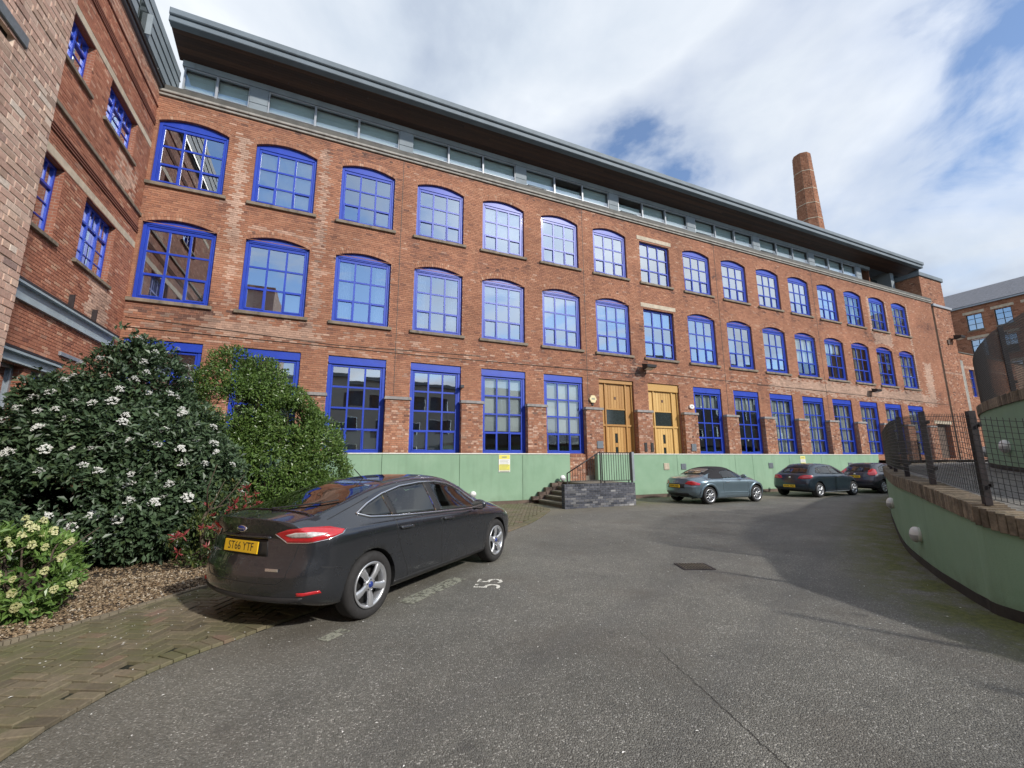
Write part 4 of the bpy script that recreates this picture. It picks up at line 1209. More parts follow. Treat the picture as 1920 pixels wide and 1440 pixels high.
# ------------------------------------------------------------------ ground
def asphalt_mat():
    t = NT('asphalt')
    ag = t.new('ShaderNodeTexVoronoi'); ag.inputs['Scale'].default_value = 95.0
    t.l.new(t.pos(), ag.inputs['Vector'])
    grain = t.new('ShaderNodeSeparateXYZ'); t.l.new(ag.outputs['Color'], grain.inputs[0])
    g = grain.outputs[0]
    big = t.noise(.45, 6, .62, .4); mid = t.noise(2.2, 6, .65)
    base = t.ramp(g, [(0.0, (.100, .098, .089)), (.55, (.150, .147, .133)), (.86, (.19, .186, .170)), (.96, (.30, .295, .275)), (1.0, (.44, .43, .41))])
    base = t.mix(1.0, base, t.ramp(big, [(.28, (.80, .79, .76)), (.5, (1.04, 1.02, .98)), (.72, (1.28, 1.25, 1.18))]), 'MULTIPLY')
    base = t.mix(1.0, base, t.ramp(mid, [(.25, .84), (.75, 1.12)]), 'MULTIPLY')
    warm = t.ramp(t.noise(.8, 5, .6, off=(9, 3, 0)), [(.52, 0.0), (.7, .35)])
    base = t.mix(warm, base, (.115, .095, .075))
    # darker patch repair, tyre polished tracks and oil spots
    sx = t.new('ShaderNodeSeparateXYZ'); wob = t.noise(1.3, 4, .6)
    wv = t.new('ShaderNodeVectorMath', operation='ADD'); cw_ = t.new('ShaderNodeCombineXYZ'); t.l.new(t.math('MULTIPLY', wob, .5), cw_.inputs[0]); t.l.new(t.math('MULTIPLY', wob, .4), cw_.inputs[1])
    t.l.new(t.pos(), wv.inputs[0]); t.l.new(cw_.outputs[0], wv.inputs[1]); t.l.new(wv.outputs[0], sx.inputs[0])
    oil = t.ramp(t.noise(1.9, 3, .5, off=(2, 7, 0)), [(.66, 0.0), (.74, .55)])
    base = t.mix(oil, base, (.060, .058, .055))
    band = t.math('ABSOLUTE', t.math('SUBTRACT', t.math('SUBTRACT', sx.outputs[1], t.math('MULTIPLY', sx.outputs[0], .46)), 2.2))
    trk = t.ramp(t.math('ABSOLUTE', t.math('SUBTRACT', band, .75)), [(0.0, .28), (.28, 0.0)])
    base = t.mix(trk, base, (.098, .096, .092))
    worn = t.attr('worn'); base = t.mix(t.math('MULTIPLY', worn, t.ramp(t.noise(3.5, 5, .7), [(.25, .35), (.7, 1.0)])), base, (.20, .175, .125))
    ms = t.math('MULTIPLY', t.attr('moss'), t.ramp(t.noise(1.7, 6, .72), [(.36, 0.0), (.54, 1.0)]), True)
    base = t.mix(t.math('MULTIPLY', ms, .95), base, t.ramp(t.noise(14, 4), [(.3, (.060, .070, .014)), (.7, (.14, .15, .030))]))
    # faint straight seams and a thin crack
    t.color(base); t.set(Roughness=t.ramp(g, [(0, .62), (1, .9)]))
    t.bsdf.inputs['Specular IOR Level'].default_value = .45
    h = t.math('ADD', t.math('MULTIPLY', ag.outputs['Distance'], -1.0), t.math('MULTIPLY', mid, .5))
    t.bump(h, .85, .012)
    return t.mat
M['asphalt'] = asphalt_mat()
M['soil'] = plain('dark_soil', (.05, .036, .024), .95, var=.35, scale=4, bump=.6, bscale=40)
M['ground'] = plain('far_ground', (.10, .095, .08), .95, var=.2, scale=.2)
def ground_sheet():
    nx, ny = 190, 130
    xs = np.concatenate([np.linspace(-9, 14, 150), np.linspace(14.3, 48, nx - 150)]); ys = np.linspace(-8, 16.4, ny)
    X, Y = np.meshgrid(xs, ys)
    moss = np.zeros_like(X); worn = np.zeros_like(X)
    for j in range(ny):
        for i in range(nx):
            x, y = X[j, i], Y[j, i]
            d = np.min(np.hypot(WCa[:, 0] - x, WCa[:, 1] - y))
            de = np.min(np.hypot(ED[:, 0] - x, ED[:, 1] - y))
            dw = 16.2 - y
            moss[j, i] = min(1, max(0, 1 - d / 1.3) * 1.5) + (max(0, 1 - max(0, dw) / 1.1) * .8 if x > 5 else 0) + (.9 * max(0, 1 - math.hypot(x - 11.8, (y - 14.6) * 1.4) / 1.7))
            worn[j, i] = max(0, min(1, (y - 12.2) / 1.5)) * .8 + max(0, 1 - de / 1.4) * .35
    V = np.stack([X.ravel(), Y.ravel(), np.zeros(X.size)], 1)
    idx = np.arange(nx * ny).reshape(ny, nx)
    Q = np.stack([idx[:-1, :-1].ravel(), idx[:-1, 1:].ravel(), idx[1:, 1:].ravel(), idx[1:, :-1].ravel()], 1)
    me = np_mesh('asphalt', V, Q, M['asphalt'])
    for n, a in (('moss', moss), ('worn', worn)):
        at = me.attributes.new(n, 'FLOAT', 'POINT'); at.data.foreach_set('value', np.clip(a, 0, 1).ravel().astype(np.float32))
    return tag(put(bpy.data.objects.new('road', me)), 'dark speckled asphalt yard', kind='structure')
ground_sheet()
tag(put(bpy.data.objects.new('ground', MB().quad((-600, -600, -.03), (900, -600, -.03), (900, 900, -.03), (-600, 900, -.03)).mesh('ground', M['ground']))), 'open ground beyond the yard', kind='structure')

# ------------------------------------------------------------------ block paving between the asphalt and the planting bed
def paver_mat():
    t = NT('block_paver')
    tint = t.math('ADD', t.attr('tint'), t.attr('tint', 'OBJECT'))
    b = t.ramp(tint, [(0, (.095, .078, .052)), (.45, (.152, .126, .083)), (.8, (.19, .157, .105)), (1, (.205, .135, .10))])
    b = t.mix(1.0, b, t.ramp(t.noise(30, 5, .7), [(.28, .72), (.72, 1.2)]), 'MULTIPLY')
    ms = t.ramp(t.noise(1.1, 6, .7), [(.42, 0.0), (.62, .75)])
    b = t.mix(ms, b, (.098, .104, .040))
    t.color(b); t.set(Roughness=.85); t.bump(t.noise(60, 4, .7), .5, .005); return t.mat
M['paver'] = paver_mat()
M['joint'] = plain('mossy_joint', (.014, .016, .007), .95, var=.5, scale=6, bump=.5)
M['kerb'] = stone('edging_stone', (.20, .17, .12), .5)
def inside_poly(P, x, y):
    n = len(P); c = False; j = n - 1
    for i in range(n):
        if (P[i][1] > y) != (P[j][1] > y) and x < (P[j][0] - P[i][0]) * (y - P[i][1]) / (P[j][1] - P[i][1]) + P[i][0]: c = not c
        j = i
    return c
paving = tag(put(bpy.data.objects.new('pavement', None)), 'brown block paving laid in herringbone beside the asphalt', kind='structure')
poly_pav = [tuple(p) for p in ED] + [(2.2, 16.1)] + [tuple(p) for p in BK[::-1]]
poly_pav = [tuple(p) for p in ED] + [(7.9, 16.1), (2.2, 16.1)] + [tuple(p) for p in BK[::-1]]
def fan(mb, poly, z):
    bm = bmesh.new(); vs_ = [bm.verts.new((x, y, z)) for x, y in poly]; f = bm.faces.new(vs_)
    if f.normal.z < 0: f.normal_flip()
    f.normal_update()
    r = bmesh.ops.triangulate(bm, faces=[f]); bm.verts.index_update()
    mb.add([v.co[:] for v in bm.verts], [[v.index for v in ff.verts] for ff in bm.faces]); bm.free()
mb = MB(); fan(mb, poly_pav, .004)
jm = mb.mesh('paving_bed', M['joint']); jm = fix_normals(jm)
part('paving_bed', jm, paving)
PB_L, PB_W, PB_H = .214, .099, .032
pav_unit = MB().add([(-PB_L/2 + .006, -PB_W/2 + .006, PB_H), (PB_L/2 - .006, -PB_W/2 + .006, PB_H), (PB_L/2 - .006, PB_W/2 - .006, PB_H), (-PB_L/2 + .006, PB_W/2 - .006, PB_H),
                     (-PB_L/2, -PB_W/2, PB_H - .006), (PB_L/2, -PB_W/2, PB_H - .006), (PB_L/2, PB_W/2, PB_H - .006), (-PB_L/2, PB_W/2, PB_H - .006),
                     (-PB_L/2, -PB_W/2, 0), (PB_L/2, -PB_W/2, 0), (PB_L/2, PB_W/2, 0), (-PB_L/2, PB_W/2, 0)],
                    [(0, 1, 2, 3), (4, 5, 1, 0), (5, 6, 2, 1), (6, 7, 3, 2), (7, 4, 0, 3), (8, 9, 5, 4), (9, 10, 6, 5), (10, 11, 7, 6), (11, 8, 4, 7)]).mesh('brick', M['paver'])
pav = []      # (x, y, angle, tint)
prng = random.Random(5)
PA = math.radians(62)          # direction of the edge near the camera
ca, sa = math.cos(PA), math.sin(PA)
S = .1155
# herringbone lattice: a brick 2x1 in units S
def add_paver(px, py, ang):
    x = px * ca - py * sa - 1.6; y = px * sa + py * ca + 4.0
    if not inside_poly(poly_pav, x, y): return
    de = float(np.min(np.hypot(ED[:, 0] - x, ED[:, 1] - y)))
    if de < .215: return
    pav.append((x, y, PA + ang, min(1, max(0, prng.gauss(.5, .22)))))
for i in range(-60, 160):
    for j in range(-75, 60):
        # 4-cell repeating herringbone
        k = (i - j) % 4
        if k == 0: add_paver((i + 1.0) * S, (j + .5) * S, 0.0)
        elif k == 3: add_paver((i + .5) * S, (j + 1.0) * S, PI / 2)
# header course along the asphalt edge
acc = 0.0; off_e = .11
for a, b in zip(ED, ED[1:]):
    L = np.linalg.norm(b - a); t = (b - a) / L; nrm = np.array([-t[1], t[0]])
    s = PB_W + .008 - acc
    while s <= L:
        p = a + t * s + nrm * off_e
        pav.append((p[0], p[1], math.atan2(nrm[1], nrm[0]), min(1, max(0, prng.gauss(.6, .25))))); s += PB_W + .008
    acc = (acc + L) % (PB_W + .008)
pav.sort(key=lambda p: (p[0] - CAM.x) ** 2 + (p[1] - CAM.y) ** 2 + (0 if in_view((p[0], p[1], 0), .0) else 1e4))
for (x, y, a, ti) in pav[:300]:
    o = part('brick', pav_unit, paving, (x, y, .004 + prng.gauss(0, .003)), (prng.gauss(0, .012), prng.gauss(0, .008), a + prng.gauss(0, .010))); o['tint'] = ti
V = []; F = []; tt = []
base = [v.co[:] for v in pav_unit.vertices]; bf = [tuple(p.vertices) for p in pav_unit.polygons]
for (x, y, a, ti) in pav[300:]:
    c, s = math.cos(a), math.sin(a); z = .004 + prng.gauss(0, .0018); b = len(V)
    V += [(x + c * u - s * v, y + s * u + c * v, z + w) for u, v, w in base]; F += [tuple(q + b for q in f) for f in bf]; tt += [ti] * len(bf)
part('brick_field', np_mesh('paving_bricks', V, F, M['paver'], {'tint': tt}), paving, kind='stuff')
# stone edging between paving and bed
acc = 0.0; kb = MB()
kcount = 0
for a, b in zip(BK, BK[1:]):
    L = np.linalg.norm(b - a); t = (b - a) / L; n = np.array([-t[1], t[0]])
    ang = math.atan2(t[1], t[0])
    part('edging_stone', MB().box(.004, L - .004, -.03, .03, 0, .055).mesh('edging_stone', M['kerb']), paving, (a[0], a[1], 0), (0, 0, ang))
# planting bed and gravel
bed_poly = [tuple(p) for p in BK] + [(-6.1, 16.1), (-6.1, 4.6)]
mb = MB(); fan(mb, bed_poly, .012)
tag(put(bpy.data.objects.new('planting_bed', fix_normals(mb.mesh('planting_bed', M['soil'])))), 'dark soil of the planting bed', kind='structure')
def gravel_mat():
    t = NT('gravel'); tint = t.attr('tint')
    t.color(t.ramp(tint, [(0, (.055, .038, .024)), (.3, (.12, .08, .045)), (.6, (.21, .145, .08)), (.85, (.30, .225, .14)), (1, (.48, .42, .33))])); t.set(Roughness=.75); return t.mat
M['gravel'] = gravel_mat()
def scatter_gravel(n=20000):
    rg = np.random.default_rng(4); P = []
    while len(P) < n:
        x, y = rg.uniform(-4.6, 1.0), rg.uniform(5.4, 11.2)
        if inside_poly(bed_poly, x, y) and rg.random() < (1.0 if y < 8.8 else .35): P.append((x, y))
    P = np.array(P); oc = np.array([(1, 0, 0), (0, 1, 0), (-1, 0, 0), (0, -1, 0), (0, 0, 1), (0, 0, -1)], float)
    s = rg.uniform(.009, .022, (n, 1, 3)) * np.array([1.2, .9, .7]); a = rg.uniform(0, 2 * PI, n)
    V = oc[None] * s + rg.normal(0, .002, (n, 6, 3))
    c, sn = np.cos(a)[:, None], np.sin(a)[:, None]
    V = np.stack([V[..., 0] * c - V[..., 1] * sn + P[:, :1], V[..., 0] * sn + V[..., 1] * c + P[:, 1:2], V[..., 2] + .02 + rg.uniform(0, .012, (n, 1))], -1)
    T = np.array([(0, 1, 4), (1, 2, 4), (2, 3, 4), (3, 0, 4), (1, 0, 5), (2, 1, 5), (3, 2, 5), (0, 3, 5)])
    F = (np.arange(n)[:, None, None] * 6 + T[None]).reshape(-1, 3)
    me = np_mesh('gravel', V.reshape(-1, 3), F, M['gravel'], {'tint': np.repeat(rg.random(n), 8)})
    tag(put(bpy.data.objects.new('gravel', me)), 'golden brown gravel mulch in the planting bed', kind='stuff')
scatter_gravel()
# small pale bits of litter, petals and moss tufts on the ground
def scatter_bits():
    rg = np.random.default_rng(8); V = []; F = []
    spots = [(rg.uniform(-3, 8), rg.uniform(2.2, 13)) for _ in range(260)] + [(rg.normal(-1.6, .6), rg.normal(6.6, .7)) for _ in range(170)]
    for (x, y) in spots:
        a = rg.uniform(0, 2 * PI); l, w = rg.uniform(.006, .018), rg.uniform(.004, .008); c, s = math.cos(a), math.sin(a); b = len(V); z = .034 if x < .5 else .006
        for (u, v, h) in ((-l, 0, 0), (0, -w, .004), (l, 0, 0), (0, w, .004)): V.append((x + c * u - s * v, y + s * u + c * v, z + h))
        F.append((b, b + 1, b + 2, b + 3))
    tag(put(bpy.data.objects.new('litter', np_mesh('litter', V, F, M['white']))), 'fallen petals and pale bits on the paving', kind='stuff')
scatter_bits()

# painted bay number and worn line
M['paint'] = plain('worn_road_paint', (.62, .61, .56), .8, var=.3, scale=25)
def worn_paint(name, amt, col=(.60, .59, .53)):
    t = NT(name); t.color(col); t.set(Roughness=.85)
    al = t.ramp(t.noise(14, 6, .75), [(amt - .06, 0.0), (amt + .06, 1.0)])
    t.l.new(al, t.bsdf.inputs['Alpha']); return t.mat
M['paint_num'] = worn_paint('bay_number_paint', .46, (.72, .70, .62)); M['paint_line'] = worn_paint('worn_line_paint', .47, (.27, .27, .215))
def text_mesh(txt, size, mat, depth=0.0, font_scale_x=1.0, name='lettering'):
    cu = bpy.data.curves.new('t', 'FONT'); cu.body = txt; cu.size = size; cu.extrude = depth; cu.align_x = 'CENTER'; cu.align_y = 'CENTER'
    cu.resolution_u = 3
    o = bpy.data.objects.new('t', cu); COL.objects.link(o)
    dg = bpy.context.evaluated_depsgraph_get()
    me = bpy.data.meshes.new_from_object(o.evaluated_get(dg))
    bpy.data.objects.remove(o); bpy.data.curves.remove(cu)
    me.name = name; me.materials.clear(); me.materials.append(mat)
    for v in me.vertices: v.co.x *= font_scale_x
    return me
o = put(bpy.data.objects.new('bay_number', text_mesh('55', .54, M['paint_num'])), None, (2.34, 6.12, .005), (0, 0, math.radians(60)))
tag(o, 'worn white painted number 55 on the asphalt beside the dark grey saloon', 'road marking')
o = put(bpy.data.objects.new('bay_line', MB().box(0, 1.25, -.12, .12, 0, .0015).mesh('bay_line', M['paint_line'])), None, (1.07, 5.77, .004), (0, 0, math.radians(40.3)))
tag(o, 'worn pale bay line on the asphalt beneath the saloon', 'road marking')
o = put(bpy.data.objects.new('bay_line', MB().box(0, .3, -.07, .07, 0, .0015).mesh('bay_line', M['paint_line'])), None, (.12, 4.96, .004), (0, 0, math.radians(40.3)))
tag(o, 'short worn paint scrap on the asphalt beside the rear tyre of the grey fastback', 'road marking', 'worn bay lines')
for k, (x, y, a, l) in enumerate(((15.8, 11.9, 0, 1.5), (18.6, 11.75, 0, 1.2), (23.4, 11.9, 0, 2.0))):
    o = put(bpy.data.objects.new('bay_line', MB().box(0, l, -.05, .05, 0, .0015).mesh('bay_line', M['paint_line'])), None, (x, y, .004), (0, 0, a))
    tag(o, ('short worn bay line in front of the silver blue roadster', 'worn bay line between the roadster and the dark hatchback', 'worn bay line in front of the dark blue hatchback')[k], 'road marking', 'worn bay lines')
# drain grate
gr = thing('drain_grate', 'rusty slotted iron drain grate set in the asphalt', 'drain grate', (5.77, 5.63, 0), math.radians(-22))
part('frame', MB().box(-.26, .26, -.21, -.18, 0, .012).box(-.26, .26, .18, .21, 0, .012).box(-.26, -.23, -.18, .18, 0, .012).box(.23, .26, -.18, .18, 0, .012).box(-.23, .23, -.012, .012, 0, .011).mesh('frame', M['rust']), gr)
part('pit', MB().quad((-.23, -.18, .003), (.23, -.18, .003), (.23, .18, .003), (-.23, .18, .003)).mesh('pit', M['dark_void']), gr)
M['grate'] = plain('worn_iron', (.15, .135, .10), .5, .5, var=.3, scale=20)
bar = MB().box(-.012, .012, -.18, .18, .003, .013).mesh('bar', M['grate'])
for k in range(9): part('bar', bar, gr, (-.2 + k * .05, 0, 0), (0, 0, .0))
# hairline crack in the asphalt
def ribbon(pts, w, z):
    mb = MB(); P = [np.array(p) for p in pts]; v = []
    for i, p in enumerate(P):
        t = P[min(i + 1, len(P) - 1)] - P[max(i - 1, 0)]; t = t / np.linalg.norm(t); n = np.array([-t[1], t[0]]) * w[i] / 2
        v += [(*(p + n), z), (*(p - n), z)]
    return mb.add(v, [(2 * i, 2 * i + 1, 2 * i + 3, 2 * i + 2) for i in range(len(P) - 1)])
crng = random.Random(2); cp = []; cw = []
for i in range(60):
    t = i / 59; cp.append((3.12 - .55 * t + crng.gauss(0, .006), 3.85 - 1.95 * t + crng.gauss(0, .006))); cw.append(.002 + .003 * t + crng.uniform(0, .002))
o = put(bpy.data.objects.new('asphalt_crack', ribbon(cp, cw, .004).mesh('asphalt_crack', M['dark_void']))); tag(o, 'thin crack running across the asphalt', kind='structure')

# ================================================================== green parapet wall in front of the mill
YW = 16.2
gw = thing('green_wall', 'long pale green rendered parapet wall below the mill windows', 'wall', (0, YW, 0))
def wall_panels(x0, x1, joints):
    xs = [x0] + [j for j in joints if x0 < j < x1] + [x1]
    for a, b in zip(xs, xs[1:]):
        part('render_panel', MB().bevbox(a + (.006 if a != x0 else 0), b - (.006 if b != x1 else 0), 0, .22, .15, 1.985, .006).mesh('render_panel', M['green']), gw)
    part('coping', MB().bevbox(x0, x1, -.025, .25, 1.987, 2.03, .008).mesh('coping', M['green_cap']), gw)
    part('plinth', MB().box(x0, x1, -.02, .22, 0, .149).mesh('plinth', M['plinth']), gw)
    part('joint_backing', MB().box(x0 + .05, x1 - .05, .1, .18, .15, 1.95).mesh('joint_backing', M['dark_void']), gw)
wall_panels(-6.1, 9.88, (-1.2, 1.98, 4.9, 7.6))
wall_panels(11.30, 33.3, (16.0, 20.03, 21.37, 24.4, 27.32))
# brick return in the gap
ret = thing('brick_parapet', 'short red brick parapet with soldier top between the green walls', 'wall', (0, YW + .1, 0))
part('core', MB().box(9.89, 10.75, .012, .3, 0, 1.99).mesh('core', M['mortar']), ret)
rr = lay_bricks(9.89, 10.75, .4, 1.86, [], seed=101, pale_fn=pale_pier, header_every=2)
for r in rr:
    o = part('brick', unit_brick(M['brick'], r[1] - r[0], r[3] - r[2]), ret, (.5 * (r[0] + r[1]), 0.012, .5 * (r[2] + r[3]))); o['tint'] = r[4] * .9; o['pale'] = r[5]
sb = unit_brick(M['brick'], .074, .13)
for k in range(10): o = part('brick', sb, ret, (9.93 + k * .086, 0.004, 1.935)); o['tint'] = random.uniform(.2, .8)
# walkway slab between wall and mill
tag(put(bpy.data.objects.new('walkway', MB().box(9.9, 46, YW + .4, YF - .01, .8, 1.05).mesh('walkway', M['step']))), 'raised stone walkway behind the green wall', kind='structure')

# ------------------------------------------------------------------ entrance steps with blue brick wall
st = thing('entrance_steps', 'stone entrance steps behind a dark blue brick retaining wall', 'steps', (8.15, 13.8, 0))
BX = 3.22; BH = .86
part('core', MB().box(.012, BX - .012, .012, .215, 0, .78).mesh('core', M['mortar_dark']), st)
def pale_blue(u, v, rng): return .3 if (v < .35 and rng.random() < .35) else (.2 if rng.random() < .1 else 0)
for r in lay_bricks(0, BX, 0, .775, [], course=.0785, L=.24, joint=.009, seed=111, header_every=99, pale_fn=pale_blue):
    o = part('brick', unit_brick(M['brick_blue'], r[1] - r[0], r[3] - r[2]), st, (.5 * (r[0] + r[1]), .012 + random.gauss(0, .002), .5 * (r[2] + r[3]))); o['tint'] = r[4]; o['pale'] = r[5]
for r in lay_bricks(0, .22, 0, .775, [], course=.0785, L=.24, joint=.009, seed=112, header_every=99):
    o = part('brick', unit_brick(M['brick_blue'], r[1] - r[0], r[3] - r[2]), st, (.012, .5 * (r[0] + r[1]), .5 * (r[2] + r[3])), (0, 0, -PI / 2)); o['tint'] = r[4]
    o = part('brick', unit_brick(M['brick_blue'], r[1] - r[0], r[3] - r[2]), st, (BX - .012, .5 * (r[0] + r[1]), .5 * (r[2] + r[3])), (0, 0, PI / 2)); o['tint'] = r[4]
sold = MB().bevbox(-.036, .036, -.002, .222, .784, .862, .006).mesh('brick', M['brick_blue'])
for k in range(41): o = part('brick', sold, st, (.04 + k * .0785, random.gauss(0, .002), random.gauss(0, .0015))); o['tint'] = random.uniform(.1, .75)
for k in range(5):
    x0 = .06 + .30 * k
    part('tread', MB().bevbox(x0 - .02, 3.2 if k == 4 else x0 + .34, .222, 2.19, .172 * k + .11, .172 * (k + 1), .0).mesh('tread', M['step']), st)
    part('riser', MB().box(x0, 3.2 if k == 4 else x0 + .32, .222, 2.19, .172 * k, .172 * k + .109).mesh('riser', M['plinth']), st)
    part('stringer', MB().box(x0 - .25, x0 + .08, 2.20, 2.38, .15, min(.86, .172 * (k + 1) + .12)).mesh('stringer', M['plinth']), st)
part('landing', MB().box(1.7, 3.22, 2.2, 2.85, .69, .86).mesh('landing', M['step']), st)
part('landing_edge', MB().box(3.0, 3.22, .222, 2.8, 0, .85).mesh('landing_edge', M['plinth']), st)
# railings on the wall top
rail = thing('handrail', 'thin black sloping handrail with balusters along the steps', 'railing', (8.35, 13.92, .86))
mb = MB().tube([(0, 0, .40), (1.49, 0, 1.20)], .022, 6); part('rail', mb.mesh('rail', M['black']), rail)
part('bottom_rail', MB().tube([(0.02, 0, .10), (1.47, 0, .12)], .012, 4).mesh('bottom_rail', M['black']), rail)
part('post', MB().box(-.02, .02, -.02, .02, 0, .40).mesh('post', M['black']), rail); part('post', MB().box(1.47, 1.51, -.02, .02, 0, 1.2).mesh('post', M['black']), rail)
for k in range(1, 13): part('baluster', MB().box(-.006, .006, -.006, .006, .1, .40 + .80 * k / 13 - .01).mesh('baluster', M['black']), rail, (1.49 * k / 13, 0, 0))
gate = thing('railing_panel', 'upright black barred guard panel on top of the blue brick wall', 'railing', (9.92, 13.95, .86))
part('frame', MB().box(0, 1.38, -.015, .015, 1.14, 1.18).box(0, 1.38, -.015, .015, .08, .11).box(0, .035, -.015, .015, .11, 1.14).box(1.345, 1.38, -.015, .015, .11, 1.14).mesh('frame', M['black']), gate)
part('post', MB().box(1.40, 1.455, -.03, .03, -.02, 1.2).mesh('post', M['black']), gate)
part('post', MB().box(1.47, 1.60, .02, .06, .05, 1.2).mesh('post', M['grey_metal']), gate)
for x in (.1, 1.25): part('foot', MB().box(x, x + .03, -.02, .02, 0, .08).mesh('foot', M['black']), gate)
bb = MB().box(-.008, .008, -.008, .008, .11, 1.14).mesh('baluster', M['black'])
for k in range(1, 12): part('baluster', bb, gate, (1.38 * k / 12, 0, 0))

# ------------------------------------------------------------------ round bulkhead wall lights
def bulkhead(label, p, nrm, r=.125, group='round white bulkhead wall lights'):
    ang = math.atan2(nrm[1], nrm[0]) + PI / 2
    t = thing('wall_light', label, 'wall light', p, ang, group)
    part('base', MB().lathe([(r * .9, .0), (r * .98, -.03), (r, -.05), (0, -.05)], 20, axis='y').mesh('base', M['white']), t)
    prof = [(r * math.cos(a), -.05 - .085 * math.sin(a)) for a in np.linspace(0, PI / 2, 7)]
    part('globe', MB().lathe(prof, 20, axis='y', a0=0, a1=2 * PI).mesh('globe', M['white']), t)
    part('lower_shield', MB().lathe([(rr_ + .006, h - .004) for rr_, h in prof], 12, axis='y', a0=0.0, a1=PI).mesh('lower_shield', M['shield']), t)
    return t
M['shield'] = plain('grey_shield', (.42, .42, .42), .4, var=.1)
bulkhead('white globe wall light above the entrance steps', (9.35, YW - .2, 1.0), (0, -1))
bulkhead('white globe wall light on the green wall just behind the saloon', (5.45, YW, .45), (0, -1))
def on_curve(P, x):
    i = int(np.argmin(np.abs(P[:, 0] - x))); return i
i = on_curve(WCa, 9.16); t_, n_ = frame2(WC, i); bulkhead('dome light on the shaded curved wall, nearest the camera', (*WC[i], .51), n_)
i = on_curve(WCa, 12.4); t_, n_ = frame2(WC, i); bulkhead('dome light at the bend of the curved wall near the parked cars', (*WC[i], .72), n_)
i = on_curve(UCa, 13.35); t_, n_ = frame2(UC, i); bulkhead('dome light on the upper green wall behind the mesh fence', (*UC[i], 2.0), n_, .14)
i = on_curve(UCa, 15.9); t_, n_ = frame2(UC, i); bulkhead('dome light at the far edge of the upper green wall behind the fence post', (*UC[i], 1.92), n_, .14)

# ================================================================== curved retaining wall, ramp, upper wall, terrace
def curved_wall(owner, C, zbot, ztop, th, mat, name, proud=0.0, i0=0, i1=None):
    V = []; F = []; i1 = i1 or len(C)
    for i in range(i0, i1):
        _, n = frame2(C, i); p = C[i] + n * proud; q = C[i] - n * th
        zb = zbot(*C[i]) if callable(zbot) else zbot; zt = ztop(*C[i]) if callable(ztop) else ztop
        V += [(p[0], p[1], zb), (p[0], p[1], zt), (q[0], q[1], zt), (q[0], q[1], zb)]
    m = i1 - i0
    for i in range(m - 1):
        b = 4 * i
        F += [(b, b + 1, b + 5, b + 4), (b + 1, b + 2, b + 6, b + 5), (b + 2, b + 3, b + 7, b + 6)]
    F += [(3, 2, 1, 0), (4 * m - 4, 4 * m - 3, 4 * m - 2, 4 * m - 1)]
    me = bpy.data.meshes.new(name); me.from_pydata(V, [], F); me.materials.append(mat)
    fix_normals(me)
    return part(name, me, owner)
rw = thing('retaining_wall', 'shaded curved green retaining wall with brick coping at right', 'wall', (0, 0, 0))
curved_wall(rw, WC, .0, lambda x, y: zcop(x, y) - .21, .24, M['green'], 'render')
curved_wall(rw, WC, .0, .125, .1, M['plinth_dark'], 'plinth', .012)
def coping_mat():
    t = NT('coping_brick'); tint = t.math('ADD', t.attr('tint'), t.attr('tint', 'OBJECT'))
    b = t.ramp(tint, [(0, (.13, .10, .070)), (.5, (.23, .185, .13)), (1, (.31, .25, .18))])
    b = t.mix(1.0, b, t.ramp(t.noise(22, 5, .7), [(.28, .6), (.72, 1.25)]), 'MULTIPLY')
    b = t.mix(t.ramp(t.noise(3.5, 5, .7), [(.5, 0.0), (.68, .7)]), b, (.045, .042, .028))
    t.color(b); t.set(Roughness=.9); t.bump(t.noise(60, 4, .7), .6, .006); return t.mat
M['coping'] = coping_mat()
CO_W = .083; CO_P = .089
cop_b = MB().bevbox(-CO_W / 2, CO_W / 2, -.035, .28, -.215, 0, .007).mesh('brick', M['coping'])
def lay_coping(owner, C0, ztop, seed, xmax):
    pts = resample(C0, CO_P); rng = random.Random(seed); L = []
    for i, p in enumerate(pts):
        if p[0] > xmax: break
        t, n = frame2(pts, i)
        L.append((p[0], p[1], ztop(*p), math.atan2(t[1], t[0])))
    L.sort(key=lambda q: math.hypot(q[0], q[1]) + (0 if in_view(q[:3], .02) else 1e4))
    for q in L[:220]:
        o = part('brick', cop_b, owner, (q[0], q[1], q[2] + rng.gauss(0, .002)), (0, rng.gauss(0, .004), q[3] + PI + rng.gauss(0, .005))); o['tint'] = rng.random()
    V = []; F = []; tt = []
    base = [v.co[:] for v in cop_b.vertices]; bf = [tuple(p.vertices) for p in cop_b.polygons]
    for q in L[220:]:
        c, s = math.cos(q[3] + PI), math.sin(q[3] + PI); b = len(V)
        V += [(q[0] + c * u - s * v, q[1] + s * u + c * v, q[2] + w) for u, v, w in base]; F += [tuple(k + b for k in f) for f in bf]; tt += [rng.random()] * len(bf)
    if V:
        me = bpy.data.meshes.new('coping_bricks'); me.from_pydata(V, [], F); me.materials.append(M['coping'])
        a = me.attributes.new('tint', 'FLOAT', 'FACE'); a.data.foreach_set('value', tt)
        part('coping_bricks', me, owner, kind='stuff')
lay_coping(rw, WALL_PTS, zcop, 5, 33)
